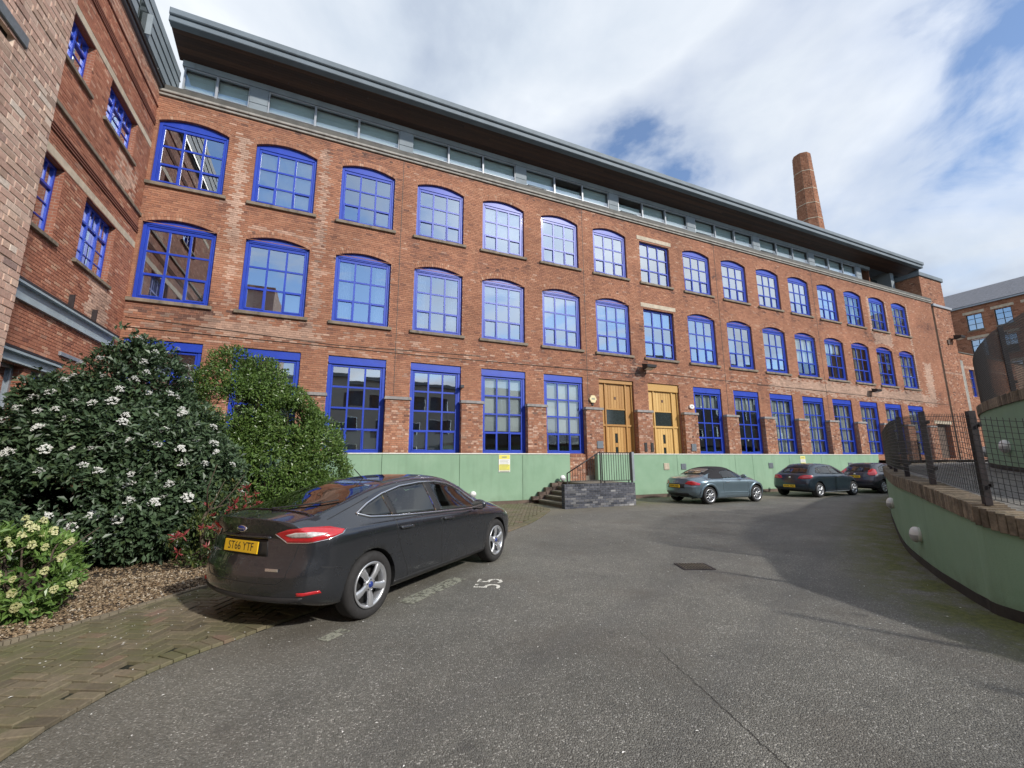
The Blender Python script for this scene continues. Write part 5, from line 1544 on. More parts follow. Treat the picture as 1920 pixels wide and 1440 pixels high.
# block paved ramp between the two walls
def ramp():
    V = []; F = []; n = 90; k = 8
    a = resample(WALL_PTS, .05); b = resample(UP_PTS, .05)
    for i in range(n):
        f = i / (n - 1)
        p = a[int(f * (len(a) - 1))]; q = b[int(f * (len(b) - 1))]
        _, nn = frame2(a, int(f * (len(a) - 1))); p2 = p - nn * .2
        for j in range(k):
            t = j / (k - 1); x, y = p2 * (1 - t) + q * t
            z = (zcop(*p) - .03) * (1 - t) + zramp_up(*q) * t
            V.append((x, y, z))
    for i in range(n - 1):
        for j in range(k - 1): F.append((i * k + j, i * k + j + 1, (i + 1) * k + j + 1, (i + 1) * k + j))
    me = bpy.data.meshes.new('ramp'); me.from_pydata(V, [], F); me.materials.append(M['ramp'])
    fix_normals(me)
    if me.polygons[0].normal.z < 0: me.flip_normals()
    tag(put(bpy.data.objects.new('ramp', me)), 'grey block paved ramp rising behind the curved wall', kind='structure')
def ramp_mat():
    t = NT('ramp_blocks'); br = t.new('ShaderNodeTexBrick'); mp = t.new('ShaderNodeMapping'); mp.inputs['Rotation'].default_value = (0, 0, .5)
    t.l.new(t.pos(), mp.inputs[0]); t.l.new(mp.outputs[0], br.inputs[0])
    br.inputs['Color1'].default_value = (.20, .185, .165, 1); br.inputs['Color2'].default_value = (.14, .13, .115, 1); br.inputs['Mortar'].default_value = (.06, .06, .05, 1)
    br.inputs['Scale'].default_value = 1.0; br.inputs['Brick Width'].default_value = .22; br.inputs['Row Height'].default_value = .11; br.inputs['Mortar Size'].default_value = .008
    t.color(t.mix(1.0, br.outputs[0], t.ramp(t.noise(3, 6, .7), [(.3, .6), (.7, 1.2)]), 'MULTIPLY')); t.set(Roughness=.9)
    t.bump(br.outputs['Fac'], -.4, .01); return t.mat
M['ramp'] = ramp_mat(); ramp()
tag(put(bpy.data.objects.new('podium', MB().add([(33, 8.0, 1.66), (75, 8, 1.66), (75, YF, 1.66), (33.3, YF, 1.66), (33.3, 12.5, 1.66)], [(0, 1, 2, 3, 4)]).mesh('podium', M['ramp']))), 'paved podium at the top of the ramp', kind='structure')
uw = thing('upper_wall', 'upper curved green wall with brick coping above the ramp', 'wall', (0, 0, 0))
curved_wall(uw, UC, .6, lambda x, y: ztop_up(x, y) - .21, .24, M['green'], 'render')
curved_wall(uw, UC, lambda x, y: zramp_up(x, y) - .2, lambda x, y: zramp_up(x, y) + .10, .1, M['plinth_dark'], 'plinth', .012)
lay_coping(uw, UP_PTS, ztop_up, 6, 30)
def terrace():
    C = UC; V = [(p[0] - frame2(C, i)[1][0] * .2, p[1] - frame2(C, i)[1][1] * .2, ztop_up(*p) - .04) for i, p in enumerate(C) if i % 6 == 0]
    V += [(60, 8, 2.86), (60, -12, 2.86), (9.4, -12, 2.9)]
    mb = MB(); bm = bmesh.new(); vv = [bm.verts.new(v) for v in V]; bm.faces.new(vv); bmesh.ops.triangulate(bm, faces=bm.faces[:]); bm.verts.index_update()
    mb.add([v.co[:] for v in bm.verts], [[v.index for v in f.verts] for f in bm.faces]); bm.free()
    me = fix_normals(mb.mesh('terrace', M['ramp']))
    tag(put(bpy.data.objects.new('terrace', me)), 'raised terrace behind the upper green wall', kind='structure')
terrace()

# welded mesh fences
def mesh_fence(name, label, C0, zfoot, height, off, posts, pitch, row, wire, gap0=.12, group=None):
    f = thing(name, label, 'fence', (0, 0, 0))
    P = resample(C0, .02); A = np.array(P)
    idx = [int(np.argmin(np.abs(A[:, 0] - x))) for x in posts]
    def pt(i, z, side=0.0):
        _, n = frame2(P, i); q = P[i] - n * (off + side); return Vector((q[0], q[1], zfoot(*P[i]) + z))
    for i in idx:
        t, n = frame2(P, i); ang = math.atan2(t[1], t[0]); p = pt(i, 0)
        po = part('post', MB().bevbox(-.035, .035, -.035, .035, 0, height + .04, .006).mesh('post', M['rust']), f, p, (0, 0, ang))
        for z in (.12 + .1, height - .15): part('clamp', MB().box(-.02, .02, -.075, -.0352, z, z + .05).box(-.055, .055, -.05, -.036, z - .01, z + .03).mesh('clamp', M['black']), po)
    step = max(1, int(pitch / .02))
    for a, b in zip(idx, idx[1:]):
        mb = MB()
        js = list(range(a, b + 1, step))
        def bar(p, q, w):
            d = (q - p).normalized(); e = d.cross(Vector((0, 0, 1)) if abs(d.z) < .9 else Vector((1, 0, 0))).normalized() * w; g = d.cross(e).normalized() * w
            mb.add([p + e, p + g, p - e, p - g, q + e, q + g, q - e, q - g], [(0, 1, 5, 4), (1, 2, 6, 5), (2, 3, 7, 6), (3, 0, 4, 7)])
        for j in js: bar(pt(j, gap0, -.05), pt(j, height, -.05), wire)
        z = gap0
        js2 = list(range(a, b + 1, max(step * 4, 12)))
        if js2[-1] != b: js2.append(b)
        while z <= height + .001:
            for j, k in zip(js2, js2[1:]): bar(pt(j, z, -.055), pt(k, z, -.055), wire)
            z += row
        part('mesh_panel', mb.mesh('mesh_panel', M['black']), f)
    return f
mesh_fence('mesh_fence', 'rusty post and wire mesh fence on top of the curved wall', WALL_PTS, zcop, 1.08, .12, (6.2, 6.42, 7.16, 8.52, 10.04, 12.2, 14.5, 17, 20, 23.5, 27), .075, .066, .0032)
mesh_fence('dense_mesh_fence', 'dark fine mesh fence panel on the upper wall at right', UP_PTS, lambda x, y: ztop_up(x, y) - float(np.interp(x, [13.3, 15.0, 16.2, 18], [0, .22, .55, .9])), 1.42, .12, (10.0, 11.4, 13.05, 15.35, 17.2, 20, 24), .05, .045, .0052, .04)

# ================================================================== things fixed to walls
def sign(label, x0, x1, z0, z1, y=YW):
    s = thing('parking_sign', label, 'sign', (.5 * (x0 + x1), y - .002, .5 * (z0 + z1)), 0, 'parking notices on the green wall')
    w, h = x1 - x0, z1 - z0
    part('board', MB().bevbox(-w/2, w/2, -.018, 0, -h/2, h/2, .003).mesh('board', M['white']), s)
    part('yellow_band', MB().box(-w/2 + .015, w/2 - .015, -.021, -.0182, h/2 - .17, h/2 - .012).mesh('yellow_band', M['yellow']), s)
    part('yellow_band', MB().box(-w/2 + .015, w/2 - .015, -.021, -.0182, -h/2 + .07, -h/2 + .30).mesh('yellow_band', M['yellow']), s)
    mb = MB()
    for k, (a, b) in enumerate(((-.12, .1),)): mb.box(a, b, -.0225, -.0212, h/2 - .12, h/2 - .07)
    for k in range(4): mb.box(-w/2 + .05, w/2 - .06 - .03 * (k % 2), -.020, -.0182, .12 - k * .055, .135 - k * .055)
    for k in range(4): mb.box(-w/2 + .05, w/2 - .05 - .05 * (k % 3), -.0225, -.0212, -h/2 + .25 - k * .05, -h/2 + .265 - k * .05)
    mb.box(-w/2 + .03, w/2 - .03, -.02, -.0182, -h/2 + .015, -h/2 + .05)
    part('print', mb.mesh('print', M['print']), s)
M['yellow'] = plain('sign_yellow', (.72, .66, .10), .45, var=.05)
M['print'] = plain('sign_print', (.30, .31, .22), .6)
sign('yellow and white parking notice on the green wall left of the steps', 6.53, 7.03, 1.28, 1.97)
sign('yellow and white parking notice above the dark blue hatchback', 25.35, 25.80, 1.25, 1.92)
def plaque(name, label, cat, x0, x1, z0, z1, y, mat, d=.03, group=None):
    o = put(bpy.data.objects.new(name, MB().bevbox(-(x1 - x0) / 2, (x1 - x0) / 2, -d, 0, -(z1 - z0) / 2, (z1 - z0) / 2, .006).mesh(name, mat)), None, (.5 * (x0 + x1), y, .5 * (z0 + z1)))
    return tag(o, label, cat, group)
plaque('wall_plate', 'cream plate on the green wall behind the roadster', 'plate', 15.12, 15.45, 1.27, 1.58, YW - .001, M['lintel'], group='small plates on the green wall')
plaque('wall_plate', 'dark grey square plate right of the cream plate', 'plate', 16.22, 16.54, 1.27, 1.55, YW - .001, M['plate_grey'], group='small plates on the green wall')
plaque('wall_plate', 'dark grey square plate between roadster and hatchback', 'plate', 22.6, 22.95, 1.26, 1.55, YW - .001, M['plate_grey'], group='small plates on the green wall')
plaque('wall_plate', 'dark grey square plate above the rightmost car', 'plate', 29.9, 30.3, 1.24, 1.52, YW - .001, M['plate_grey'], group='small plates on the green wall')
plaque('name_plaque', 'grey square plaque left of the brown oak door', 'plaque', 11.72, 12.06, 2.28, 2.62, YF - PROUD - .004, M['plate_grey'], group='plaques beside the oak doors')
plaque('name_plaque', 'grey square plaque right of the pale oak door', 'plaque', 17.62, 17.95, 2.18, 2.56, YF - PROUD - .004, M['plate_grey'], group='plaques beside the oak doors')
plaque('door_intercom', 'black intercom panel on the brick pier, the left one of two', 'intercom', 14.52, 14.68, 2.14, 2.58, YF - PROUD - .004, M['black'], group='intercom panels on the pier')
plaque('door_intercom', 'black intercom panel on the brick pier, the right one of two', 'intercom', 14.92, 15.08, 2.14, 2.58, YF - PROUD - .004, M['black'], group='intercom panels on the pier')
ab = thing('alarm_box', 'cream hexagonal alarm box left of the brown oak door', 'alarm box', (11.69, YF - .014, 4.62), 0, 'alarm boxes beside the doors')
part('case', MB().prism([(.2 * math.cos(a), .2 * math.sin(a)) for a in np.arange(0, 2 * PI, PI / 3)], -.09, 0).mesh('case', M['cream']), ab); part('lamp', MB().lathe([(.06, -.3), (.06, -.2), (.03, -.2)], 8).mesh('lamp', M['black']), ab)
part('badge', MB().box(-.09, .09, -.096, -.0905, -.03, .05).mesh('badge', M['print']), ab)
wb = thing('alarm_box', 'white rounded alarm box right of the pale oak door', 'alarm box', (18.02, YF - .014, 4.55), 0, 'alarm boxes beside the doors')
part('case', MB().prism([(.17 * math.cos(a) * (1 if abs(math.cos(a)) < .8 else 1.0), .12 * math.sin(a)) for a in np.linspace(0, 2 * PI, 14, endpoint=False)], -.08, 0).mesh('case', M['white']), wb)
part('badge', MB().box(-.06, .06, -.086, -.0805, -.03, .03).mesh('badge', M['shield']), wb)
def floodlight(label, x, z, s=1.0, y=YF - .02):
    f = thing('floodlight', label, 'floodlight', (x, y, z), 0, 'floodlights on the mill wall')
    part('bracket', MB().box(-.05 * s, .05 * s, -.22 * s, 0, -.08 * s, .0).mesh('bracket', M['black']), f)
    v = [(-.3, -.2, .18), (.3, -.2, .18), (.3, -.62, .08), (-.3, -.62, .08), (-.26, -.22, -.14), (.26, -.22, -.14), (.3, -.60, -.06), (-.3, -.60, -.06)]
    part('housing', MB().add([(a * s, b * s, c * s) for a, b, c in v], [(0, 3, 2, 1), (4, 5, 6, 7), (0, 1, 5, 4), (1, 2, 6, 5), (2, 3, 7, 6), (3, 0, 4, 7)]).mesh('housing', M['black']), f)
    part('lens', MB().add([(a * s, b * s, (c - .012) * s) for a, b, c in ((-.22, -.26, -.145), (.22, -.26, -.145), (.25, -.56, -.085), (-.25, -.56, -.085))], [(0, 1, 2, 3)]).mesh('lens', M['frost']), f)
floodlight('black floodlight on the brickwork between the two oak doors', 14.95, 6.42, 1.0)
floodlight('small black floodlight above the ground windows near the right end', 35.2, 6.45, .9)
floodlight('slim floodlight high on the end bay of the mill', 48.5, 11.8, 1.2)
plaque('junction_box', 'small dark junction box below the slim floodlight', 'box', 47.6, 47.85, 11.2, 11.6, YF - .02, M['plinth'], .08)
plaque('security_camera', 'small black camera on the frame of a ground floor window', 'camera', 5.05, 5.2, 4.72, 4.84, YF - .05, M['black'], .22)
# ================================================================== cars
def paint_mat(name, col, metal=.55, rough=.34):
    t = NT(name)
    fl = t.noise(900, 1, .5, vec=t.objpos())
    t.color(t.ramp(fl, [(.3, tuple(c * .8 for c in col)), (.7, tuple(c * 1.25 for c in col))]))
    dirt = t.noise(2.2, 5, .65, vec=t.objpos())
    t.set(Metallic=metal, Roughness=t.ramp(dirt, [(.3, rough * .85), (.75, rough * 1.35)]), Coat_Weight=1.0, Coat_Roughness=t.ramp(dirt, [(.35, .02), (.75, .07)]))
    return t.mat
M['paint_grey'] = paint_mat('dark_grey_paint', (.060, .065, .076), .80, .24)
M['paint_silver'] = paint_mat('silver_blue_paint', (.165, .225, .265), .6, .3)
M['paint_navy'] = paint_mat('dark_blue_paint', (.020, .034, .050), .45)
M['paint_indigo'] = paint_mat('dark_violet_paint', (.036, .036, .050), .5)
M['car_glass'] = plain('car_glass', (.020, .027, .026), .02, var=.2, spec=1.0)
def see_glass():
    t = NT('tinted_car_glass'); t.n.remove(t.bsdf)
    fr = t.new('ShaderNodeFresnel'); fr.inputs['IOR'].default_value = 1.5
    tr = t.new('ShaderNodeBsdfTransparent'); tr.inputs[0].default_value = (.80, .87, .84, 1)
    gl = t.new('ShaderNodeBsdfGlossy'); gl.inputs['Roughness'].default_value = .015
    mx = t.new('ShaderNodeMixShader'); t.l.new(t.math('ADD', t.math('MULTIPLY', fr.outputs[0], 1.7), .02, True), mx.inputs[0]); t.l.new(tr.outputs[0], mx.inputs[1]); t.l.new(gl.outputs[0], mx.inputs[2])
    t.l.new(mx.outputs[0], t.out.inputs[0]); return t.mat
M['car_clear'] = see_glass()
M['tyre'] = plain('tyre_rubber', (.022, .021, .021), .85, var=.25, scale=20, bump=.3)
M['alloy'] = plain('alloy_wheel', (.55, .56, .58), .32, .75, var=.1, scale=8)
M['chrome'] = plain('chrome', (.78, .79, .80), .12, 1.0, var=.03)
M['trim'] = plain('black_trim', (.018, .018, .019), .55, var=.2)
M['lamp_red'] = plain('red_lamp', (.48, .012, .018), .12, var=.15, scale=30, coat=.8, spec=.8)
M['lamp_clear'] = plain('clear_lamp', (.62, .60, .58), .15, .3, var=.3, scale=40, coat=.6)
M['plate_yellow'] = plain('yellow_plate', (.80, .50, .02), .4, var=.03)
M['fabric'] = plain('black_fabric_roof', (.016, .015, .018), .9, var=.2, scale=30, bump=.3)
M['well'] = plain('wheel_well', (.008, .008, .008), .95)
M['ford_blue'] = plain('badge_blue', (.02, .04, .20), .3, var=.05)
M['seat_cloth'] = plain('seat_cloth', (.06, .058, .056), .9)
M['cabin'] = plain('cabin_lining', (.07, .068, .065), .9)

def car_body(st, rear, front, n_side=30, wheels=None, arch_r=.37, hw_max=.93):
    """st: stations (x, zb, hw, zs, hwb, zre, hwr, zr). rear/front: (fn(z, yfrac)->dx, reach). returns bmesh with wheel arches cut"""
    S = catmull(st, 9)
    rows_ = []
    for (x, zb, hw, zs, hwb, zre, hwr, zr) in S:
        ctrl = [(0, zb), (hw * .70, zb), (hw * .91, zb + .02), (hw * .982, zb + .13), (hw * .988, zb + .52 * (zs - zb)), (hw * 1.0, zs - .125), (hwb + (hw - hwb) * .66, zs - .035), (hwb, zs),
                (hwb + (hwr - hwb) * .36, zs + (zre - zs) * .36), (hwb + (hwr - hwb) * .74, zs + (zre - zs) * .74), (hwr, zre), (hwr * .86, zre + (zr - zre) * .52), (hwr * .5, zre + (zr - zre) * .92), (0, zr)]
        rows_.append([tuple(p) for p in catmull(ctrl, 4)])
    m = len(rows_[0]); N = len(rows_)
    x0, x1 = S[0][0], S[-1][0]
    bm = bmesh.new(); grid = []
    def warp(x, y, z):
        dx = 0
        if x < x0 + rear[1]:
            w = 1 - (x - x0) / rear[1]; dx += rear[0](z, abs(y) / hw_max) * w ** 1.3
        if x > x1 - front[1]:
            w = 1 - (x1 - x) / front[1]; dx -= front[0](z, abs(y) / hw_max) * w ** 1.3
        return (x + dx, y, z)
    for i in range(N):
        x = S[i][0]; ring = []
        for s in (1, -1):
            seq = range(m) if s == 1 else range(m - 2, 0, -1)
            for k in seq: ring.append(bm.verts.new(warp(x, rows_[i][k][0] * s, rows_[i][k][1])))
        grid.append(ring)
    R = len(grid[0])
    for i in range(N - 1):
        for k in range(R):
            bm.faces.new((grid[i][k], grid[i][(k + 1) % R], grid[i + 1][(k + 1) % R], grid[i + 1][k]))
    # end caps as grids across y
    for i, sgn in ((0, 1), (N - 1, -1)):
        ny = 12; prev = None
        for k in range(m):
            a = grid[i][k]; b = grid[i][(R - k) % R]
            if a is b: line = [a] * (ny + 1)
            else:
                y, z = rows_[i][k]
                line = [a] + [bm.verts.new(warp(S[i][0], y * (1 - 2 * q / ny), z)) for q in range(1, ny)] + [b]
            if prev:
                for q in range(ny):
                    vs_ = []
                    for v in (prev[q], prev[q + 1], line[q + 1], line[q]):
                        if v not in vs_: vs_.append(v)
                    if len(vs_) > 2:
                        try: bm.faces.new(vs_)
                        except ValueError: pass
            prev = line
    bmesh.ops.remove_doubles(bm, verts=bm.verts, dist=1e-5)
    bmesh.ops.recalc_face_normals(bm, faces=bm.faces)
    for f in bm.faces: f.smooth = True
    return bm

def closed(mb, mat):
    me = mb.mesh('cutter', mat); b = bmesh.new(); b.from_mesh(me)
    bmesh.ops.remove_doubles(b, verts=b.verts, dist=1e-5); bmesh.ops.recalc_face_normals(b, faces=b.faces); b.to_mesh(me); b.free()
    return me

def cut_body(bm, mats, axles, r, depth, hw, sk, cab, cab_y, glass, slant):
    """cuts the wheel wells, the cabin space and every window opening out of the closed body"""
    me = bpy.data.meshes.new('body'); bm.to_mesh(me)
    for mt in mats: me.materials.append(mt)
    body = bpy.data.objects.new('body_tmp', me); COL.objects.link(body)
    cuts = []
    mb = MB()
    for ax in axles:
        for s in (-1, 1):
            ya, yb = s * (hw - depth), s * (hw + .3)
            mb.lathe([(0, ya), (r, ya), (r, yb), (0, yb)], 40, (ax, 0, .335), 'y', smooth=False)
    cuts.append(closed(mb, M['well']))
    cuts.append(closed(MB().prism(cab, -cab_y, cab_y), M['cabin']))
    def centre_shrink(poly, k=.012):
        cx = sum(p[0] for p in poly) / len(poly); cz = sum(p[1] for p in poly) / len(poly)
        return [(x + (cx - x) * k / max(.05, math.hypot(x - cx, z - cz)), z + (cz - z) * k / max(.05, math.hypot(x - cx, z - cz))) for x, z in poly]
    for s in (-1, 1):
        for poly in glass:
            q = centre_shrink(poly)
            cuts.append(closed(MB().prism(q, min(s * 1.3, s * (cab_y - .06)), max(s * 1.3, s * (cab_y - .06))), M['cabin']))
    for (poly, A, B, D, ln) in slant:
        A, B, D = Vector(A).normalized(), Vector(B).normalized(), Vector(D).normalized()
        hs = [sk.hit(A * a + B * b - D * 6, D) for a, b in centre_shrink(poly, .03)]
        hs = [h for h in hs if h is not None]; n = len(hs)
        m2 = MB().add([h - D * .25 for h in hs] + [h + D * ln for h in hs], [tuple(range(n)), tuple(reversed(range(n, 2 * n)))] + [(i, (i + 1) % n, (i + 1) % n + n, i + n) for i in range(n)])
        cuts.append(closed(m2, M['cabin']))
    objs = []
    for cm in cuts:
        cut = bpy.data.objects.new('cut_tmp', cm); COL.objects.link(cut); objs.append(cut)
        md = body.modifiers.new('b', 'BOOLEAN'); md.operation = 'DIFFERENCE'; md.solver = 'EXACT'; md.object = cut; md.material_mode = 'TRANSFER'
    dg = bpy.context.evaluated_depsgraph_get()
    out = bpy.data.meshes.new_from_object(body.evaluated_get(dg), depsgraph=dg)
    for o in [body] + objs: bpy.data.objects.remove(o)
    out.name = 'body'
    return out

class Skin:
    """projects outlines on to a body"""
    def __init__(self, bm): self.bvh = BVHTree.FromBMesh(bm)
    def hit(self, o, d):
        h = self.bvh.ray_cast(o, d)
        return h[0] if h[0] is not None else None
    def patch(self, poly, A, B, D, mat, name, off=.004, cell=.03, rim=.012):
        """poly: (a, b) outline with one interval of b per a"""
        A, B, D = Vector(A).normalized(), Vector(B).normalized(), Vector(D).normalized()
        a0 = min(p[0] for p in poly); a1 = max(p[0] for p in poly)
        n = max(4, int((a1 - a0) / cell)); m = max(3, int((max(p[1] for p in poly) - min(p[1] for p in poly)) / cell))
        as_ = sorted(set([a0 + (a1 - a0) * i / n for i in range(n + 1)] + [p[0] for p in poly]))
        cols = []
        for a in as_:
            aa = min(max(a, a0 + 1e-5), a1 - 1e-5); bs = []
            for (p, q) in zip(poly, poly[1:] + poly[:1]):
                if (p[0] - aa) * (q[0] - aa) < 0 or p[0] == aa: bs.append(p[1] + (q[1] - p[1]) * (aa - p[0]) / (q[0] - p[0]) if q[0] != p[0] else p[1])
            if len(bs) < 2: continue
            lo, hi = min(bs), max(bs); col = []
            for j in range(m + 1):
                b = lo + (hi - lo) * j / m
                h = self.hit(A * a + B * b - D * 6, D)
                col.append(h - D * off if h is not None else None)
            cols.append(col)
        bm = bmesh.new(); V = [[bm.verts.new(p) if p is not None else None for p in c] for c in cols]
        for i in range(len(V) - 1):
            for j in range(m):
                q = [V[i][j], V[i + 1][j], V[i + 1][j + 1], V[i][j + 1]]
                if all(v is not None for v in q):
                    try: bm.faces.new(q)
                    except ValueError: pass
        bmesh.ops.remove_doubles(bm, verts=bm.verts, dist=1e-4)
        bmesh.ops.delete(bm, geom=[v for v in bm.verts if not v.link_faces], context='VERTS')
        bm.normal_update()
        fl = [f for f in bm.faces if f.normal.dot(D) > 0]
        if fl: bmesh.ops.reverse_faces(bm, faces=fl)
        # rim going back into the body gives it thickness
        ed = [e for e in bm.edges if e.is_boundary]
        r = bmesh.ops.extrude_edge_only(bm, edges=ed)
        for v in [g for g in r['geom'] if isinstance(g, bmesh.types.BMVert)]: v.co += D * (off + rim)
        for f in bm.faces: f.smooth = True
        for e in bm.edges:
            if len(e.link_faces) == 2 and e.link_faces[0].normal.angle(e.link_faces[1].normal, 0) > .8: e.smooth = False
        me = bpy.data.meshes.new(name); bm.to_mesh(me); bm.free(); me.materials.append(mat)
        return me
    def line(self, pts, A, B, D, off=.002, sub=.018):
        A, B, D = Vector(A).normalized(), Vector(B).normalized(), Vector(D).normalized(); out = []
        for p, q in zip(pts, pts[1:]):
            L = math.hypot(q[0] - p[0], q[1] - p[1]); k = max(1, int(L / sub))
            for i in range(k):
                t = i / k; h = self.hit(A * (p[0] + (q[0] - p[0]) * t) + B * (p[1] + (q[1] - p[1]) * t) - D * 6, D)
                if h is not None: out.append(h - D * off)
        h = self.hit(A * pts[-1][0] + B * pts[-1][1] - D * 6, D)
        if h is not None: out.append(h - D * off)
        return out

def wheel(car, x, side, hw, r, rr, style, lip=False):
    """side -1: right. wheel centre plane set in from hw"""
    s = side; w = .215; y0 = s * (hw - .02)
    tw = MB()
    prof = [(rr - .01, -.03), (rr + .012, .0), (rr + .03, .008), (r - .05, .012), (r - .018, -.003), (r - .002, -.03), (r, -.06), (r, -w + .06), (r - .002, -w + .03), (r - .02, -w), (rr, -w)]
    tw.lathe([(a, b * s) for a, b in prof], 44, (0, 0, 0), 'y')
    for q in (-.075, -.108, -.14): pass
    tm = fix_normals(tw.mesh('tyre', M['tyre']))
    hub = bpy.data.objects.new('wheel', fix_normals(MB().lathe([(.02, -.09 * s), (rr - .025, -.09 * s), (rr - .025, -.10 * s), (.02, -.10 * s)], 24, (0, 0, 0), 'y').mesh('brake_disc', M['well']))); put(hub, car, (x, y0, r))
    part('tyre', tm, hub)
    mb = MB()
    # rim barrel and outer lip
    mb.lathe([(rr - .012, -.028 * s), (rr + .002, .006 * s), (rr - .012, .010 * s), (rr - .03, -.004 * s), (rr - .038, -.085 * s)], 44, (0, 0, 0), 'y')
    def spoke(ang, w0, w1, r0, r1, d0, d1, thick=.03, twist=0.0):
        c, sn = math.cos(ang), math.sin(ang); pts = []
        for (rad, wd, dep) in ((r0, w0, d0), (.5 * (r0 + r1), .5 * (w0 + w1) * .92, .5 * (d0 + d1) + .012), (r1, w1, d1)):
            tw_ = twist * (rad - r0)
            for q in (-1, -.45, .45, 1):
                u, v = rad, wd * q + tw_; dd = dep + (0.012 if abs(q) < .9 else 0)
                pts.append((u * c - v * sn, dd * s, u * sn + v * c))
            for q in (1, -1): u, v = rad, wd * q * .8 + tw_; pts.append((u * c - v * sn, (dep - thick) * s, u * sn + v * c))
        F = []
        for k in range(2):
            for j in range(6): F.append((k * 6 + j, k * 6 + (j + 1) % 6, (k + 1) * 6 + (j + 1) % 6, (k + 1) * 6 + j))
        mb.add(pts, F, True)
    a0 = random.uniform(0, 1)
    if style == 'five':
        for k in range(5): spoke(a0 + k * 2 * PI / 5, .030, .047, .045, rr - .02, -.022, -.004, twist=.05)
    elif style == 'mesh':
        for k in range(10):
            a = a0 + k * PI / 5
            spoke(a - .12, .010, .009, .05, rr - .03, -.02, -.012, .02, .16); spoke(a + .12, .010, .009, .05, rr - .03, -.02, -.012, .02, -.16)
        mb.lathe([(rr - .045, -.06 * s), (rr - .006, .008 * s)], 40, (0, 0, 0), 'y')
    elif style == 'twin':
        for k in range(5):
            a = a0 + k * 2 * PI / 5; spoke(a - .17, .016, .024, .05, rr - .02, -.02, -.004, twist=-.03); spoke(a + .17, .016, .024, .05, rr - .02, -.02, -.004, twist=.03)
    else:
        for k in range(7): spoke(a0 + k * 2 * PI / 7, .020, .034, .045, rr - .02, -.02, -.004)
    mb.lathe([(.075, -.035 * s), (.068, -.008 * s), (.045, -.002 * s), (.0, .0)], 20, (0, 0, 0), 'y')
    part('rim', fix_normals(mb.mesh('rim', M['alloy'])), hub)
    hc = MB().lathe([(.034, -.004 * s), (.03, .006 * s), (0, .008 * s)], 16, (0, 0, 0), 'y')
    part('hub_cap', fix_normals(hc.mesh('hub_cap', M['ford_blue'] if style == 'five' else M['grey_metal'])), hub)
    nb = MB()
    for k in range(5): nb.lathe([(.009, -.012 * s), (.009, -.002 * s), (0, -.002 * s)], 8, (.052 * math.cos(a0 + .6 + k * 1.2566), 0, .052 * math.sin(a0 + .6 + k * 1.2566)), 'y')
    part('wheel_nuts', nb.mesh('wheel_nuts', M['trim']), hub)
    return hub

def plate(car, pos, rot, text, w=.52, h=.112):
    p = part('number_plate', MB().bevbox(-w / 2, w / 2, -.008, .002, -h / 2, h / 2, .002).mesh('number_plate', M['plate_yellow']), car, pos, rot)
    if text:
        me = text_mesh(text, .108, M['trim'], 0, .92)
        part('lettering', me, p, (0, -.0092, 0), (PI / 2, 0, 0))
    else:      # too small in the photograph to read: dark strokes only
        mb = MB(); rg = random.Random(int(pos[2] * 1000)); x = -w / 2 + .05
        for k in range(7):
            cw = .045
            mb.box(x, x + .010, -.0092, -.008, -.035, .035); mb.box(x + .010, x + cw, -.0092, -.008, -.005, .006)
            mb.box(x + cw - .010, x + cw, -.0092, -.008, *( (-.035, -.0055) if k % 2 else (.0065, .035)))
            x += .058 + (.03 if k == 3 else 0)
        part('lettering', mb.mesh('lettering', M['trim']), p)
    return p

def mirror(car, x, y, z, mat, side):
    bm = bmesh.new(); bmesh.ops.create_uvsphere(bm, u_segments=16, v_segments=10, radius=1)
    for v in bm.verts:
        v.co.x *= .085 if v.co.x > 0 else .05; v.co.y *= .115; v.co.z *= .075
    for f in bm.faces: f.smooth = True
    me = bpy.data.meshes.new('door_mirror'); bm.to_mesh(me); bm.free(); me.materials.append(mat)
    o = part('door_mirror', me, car, (x, y, z))
    part('mirror_glass', MB().add([(-.052, -.09, -.05), (-.052, .09, -.05), (-.052, .085, .05), (-.052, -.085, .05)], [(0, 3, 2, 1)]).mesh('mirror_glass', M['chrome']), o)
    part('mirror_arm', MB().box(-.03, .04, -side * .02 if side > 0 else 0, .0 if side > 0 else .02, -.07, -.03).tube([(.0, 0, -.04), (.03, -side * .11, -.07)], .022, 6).mesh('mirror_arm', M['trim']), o)
    return o

X3, Y3, Z3 = Vector((1, 0, 0)), Vector((0, 1, 0)), Vector((0, 0, 1))
def side_patch(sk, poly, side, mat, name, off=.004, **k): return sk.patch(poly, X3, Z3, Y3 * (-side), mat, name, off, **k)
def tubes(lists, r, n=5):
    mb = MB()
    for L in lists:
        if len(L) > 1: mb.tube(L, r, n)
    return mb

def seats(car, xs, hwid, zb, top):
    for x in xs:
        for y in (-hwid, hwid):
            o = part('seat', MB().bevbox(-.23, .23, -.05, .06, 0, .30, .04).mesh('seat', M['seat_cloth']), car, (x, y, zb), (0, 0, PI / 2))
            part('headrest', MB().bevbox(-.12, .12, -.035, .045, .33, .47, .03).mesh('headrest', M['seat_cloth']), o)

SC = 1.065
def rear_fn(table, sweep, pw=2.2):
    zs_ = [t[0] for t in table]; ds = [t[1] for t in table]
    return lambda z, yf: float(np.interp(z, zs_, ds)) + sweep * min(1.1, yf) ** pw

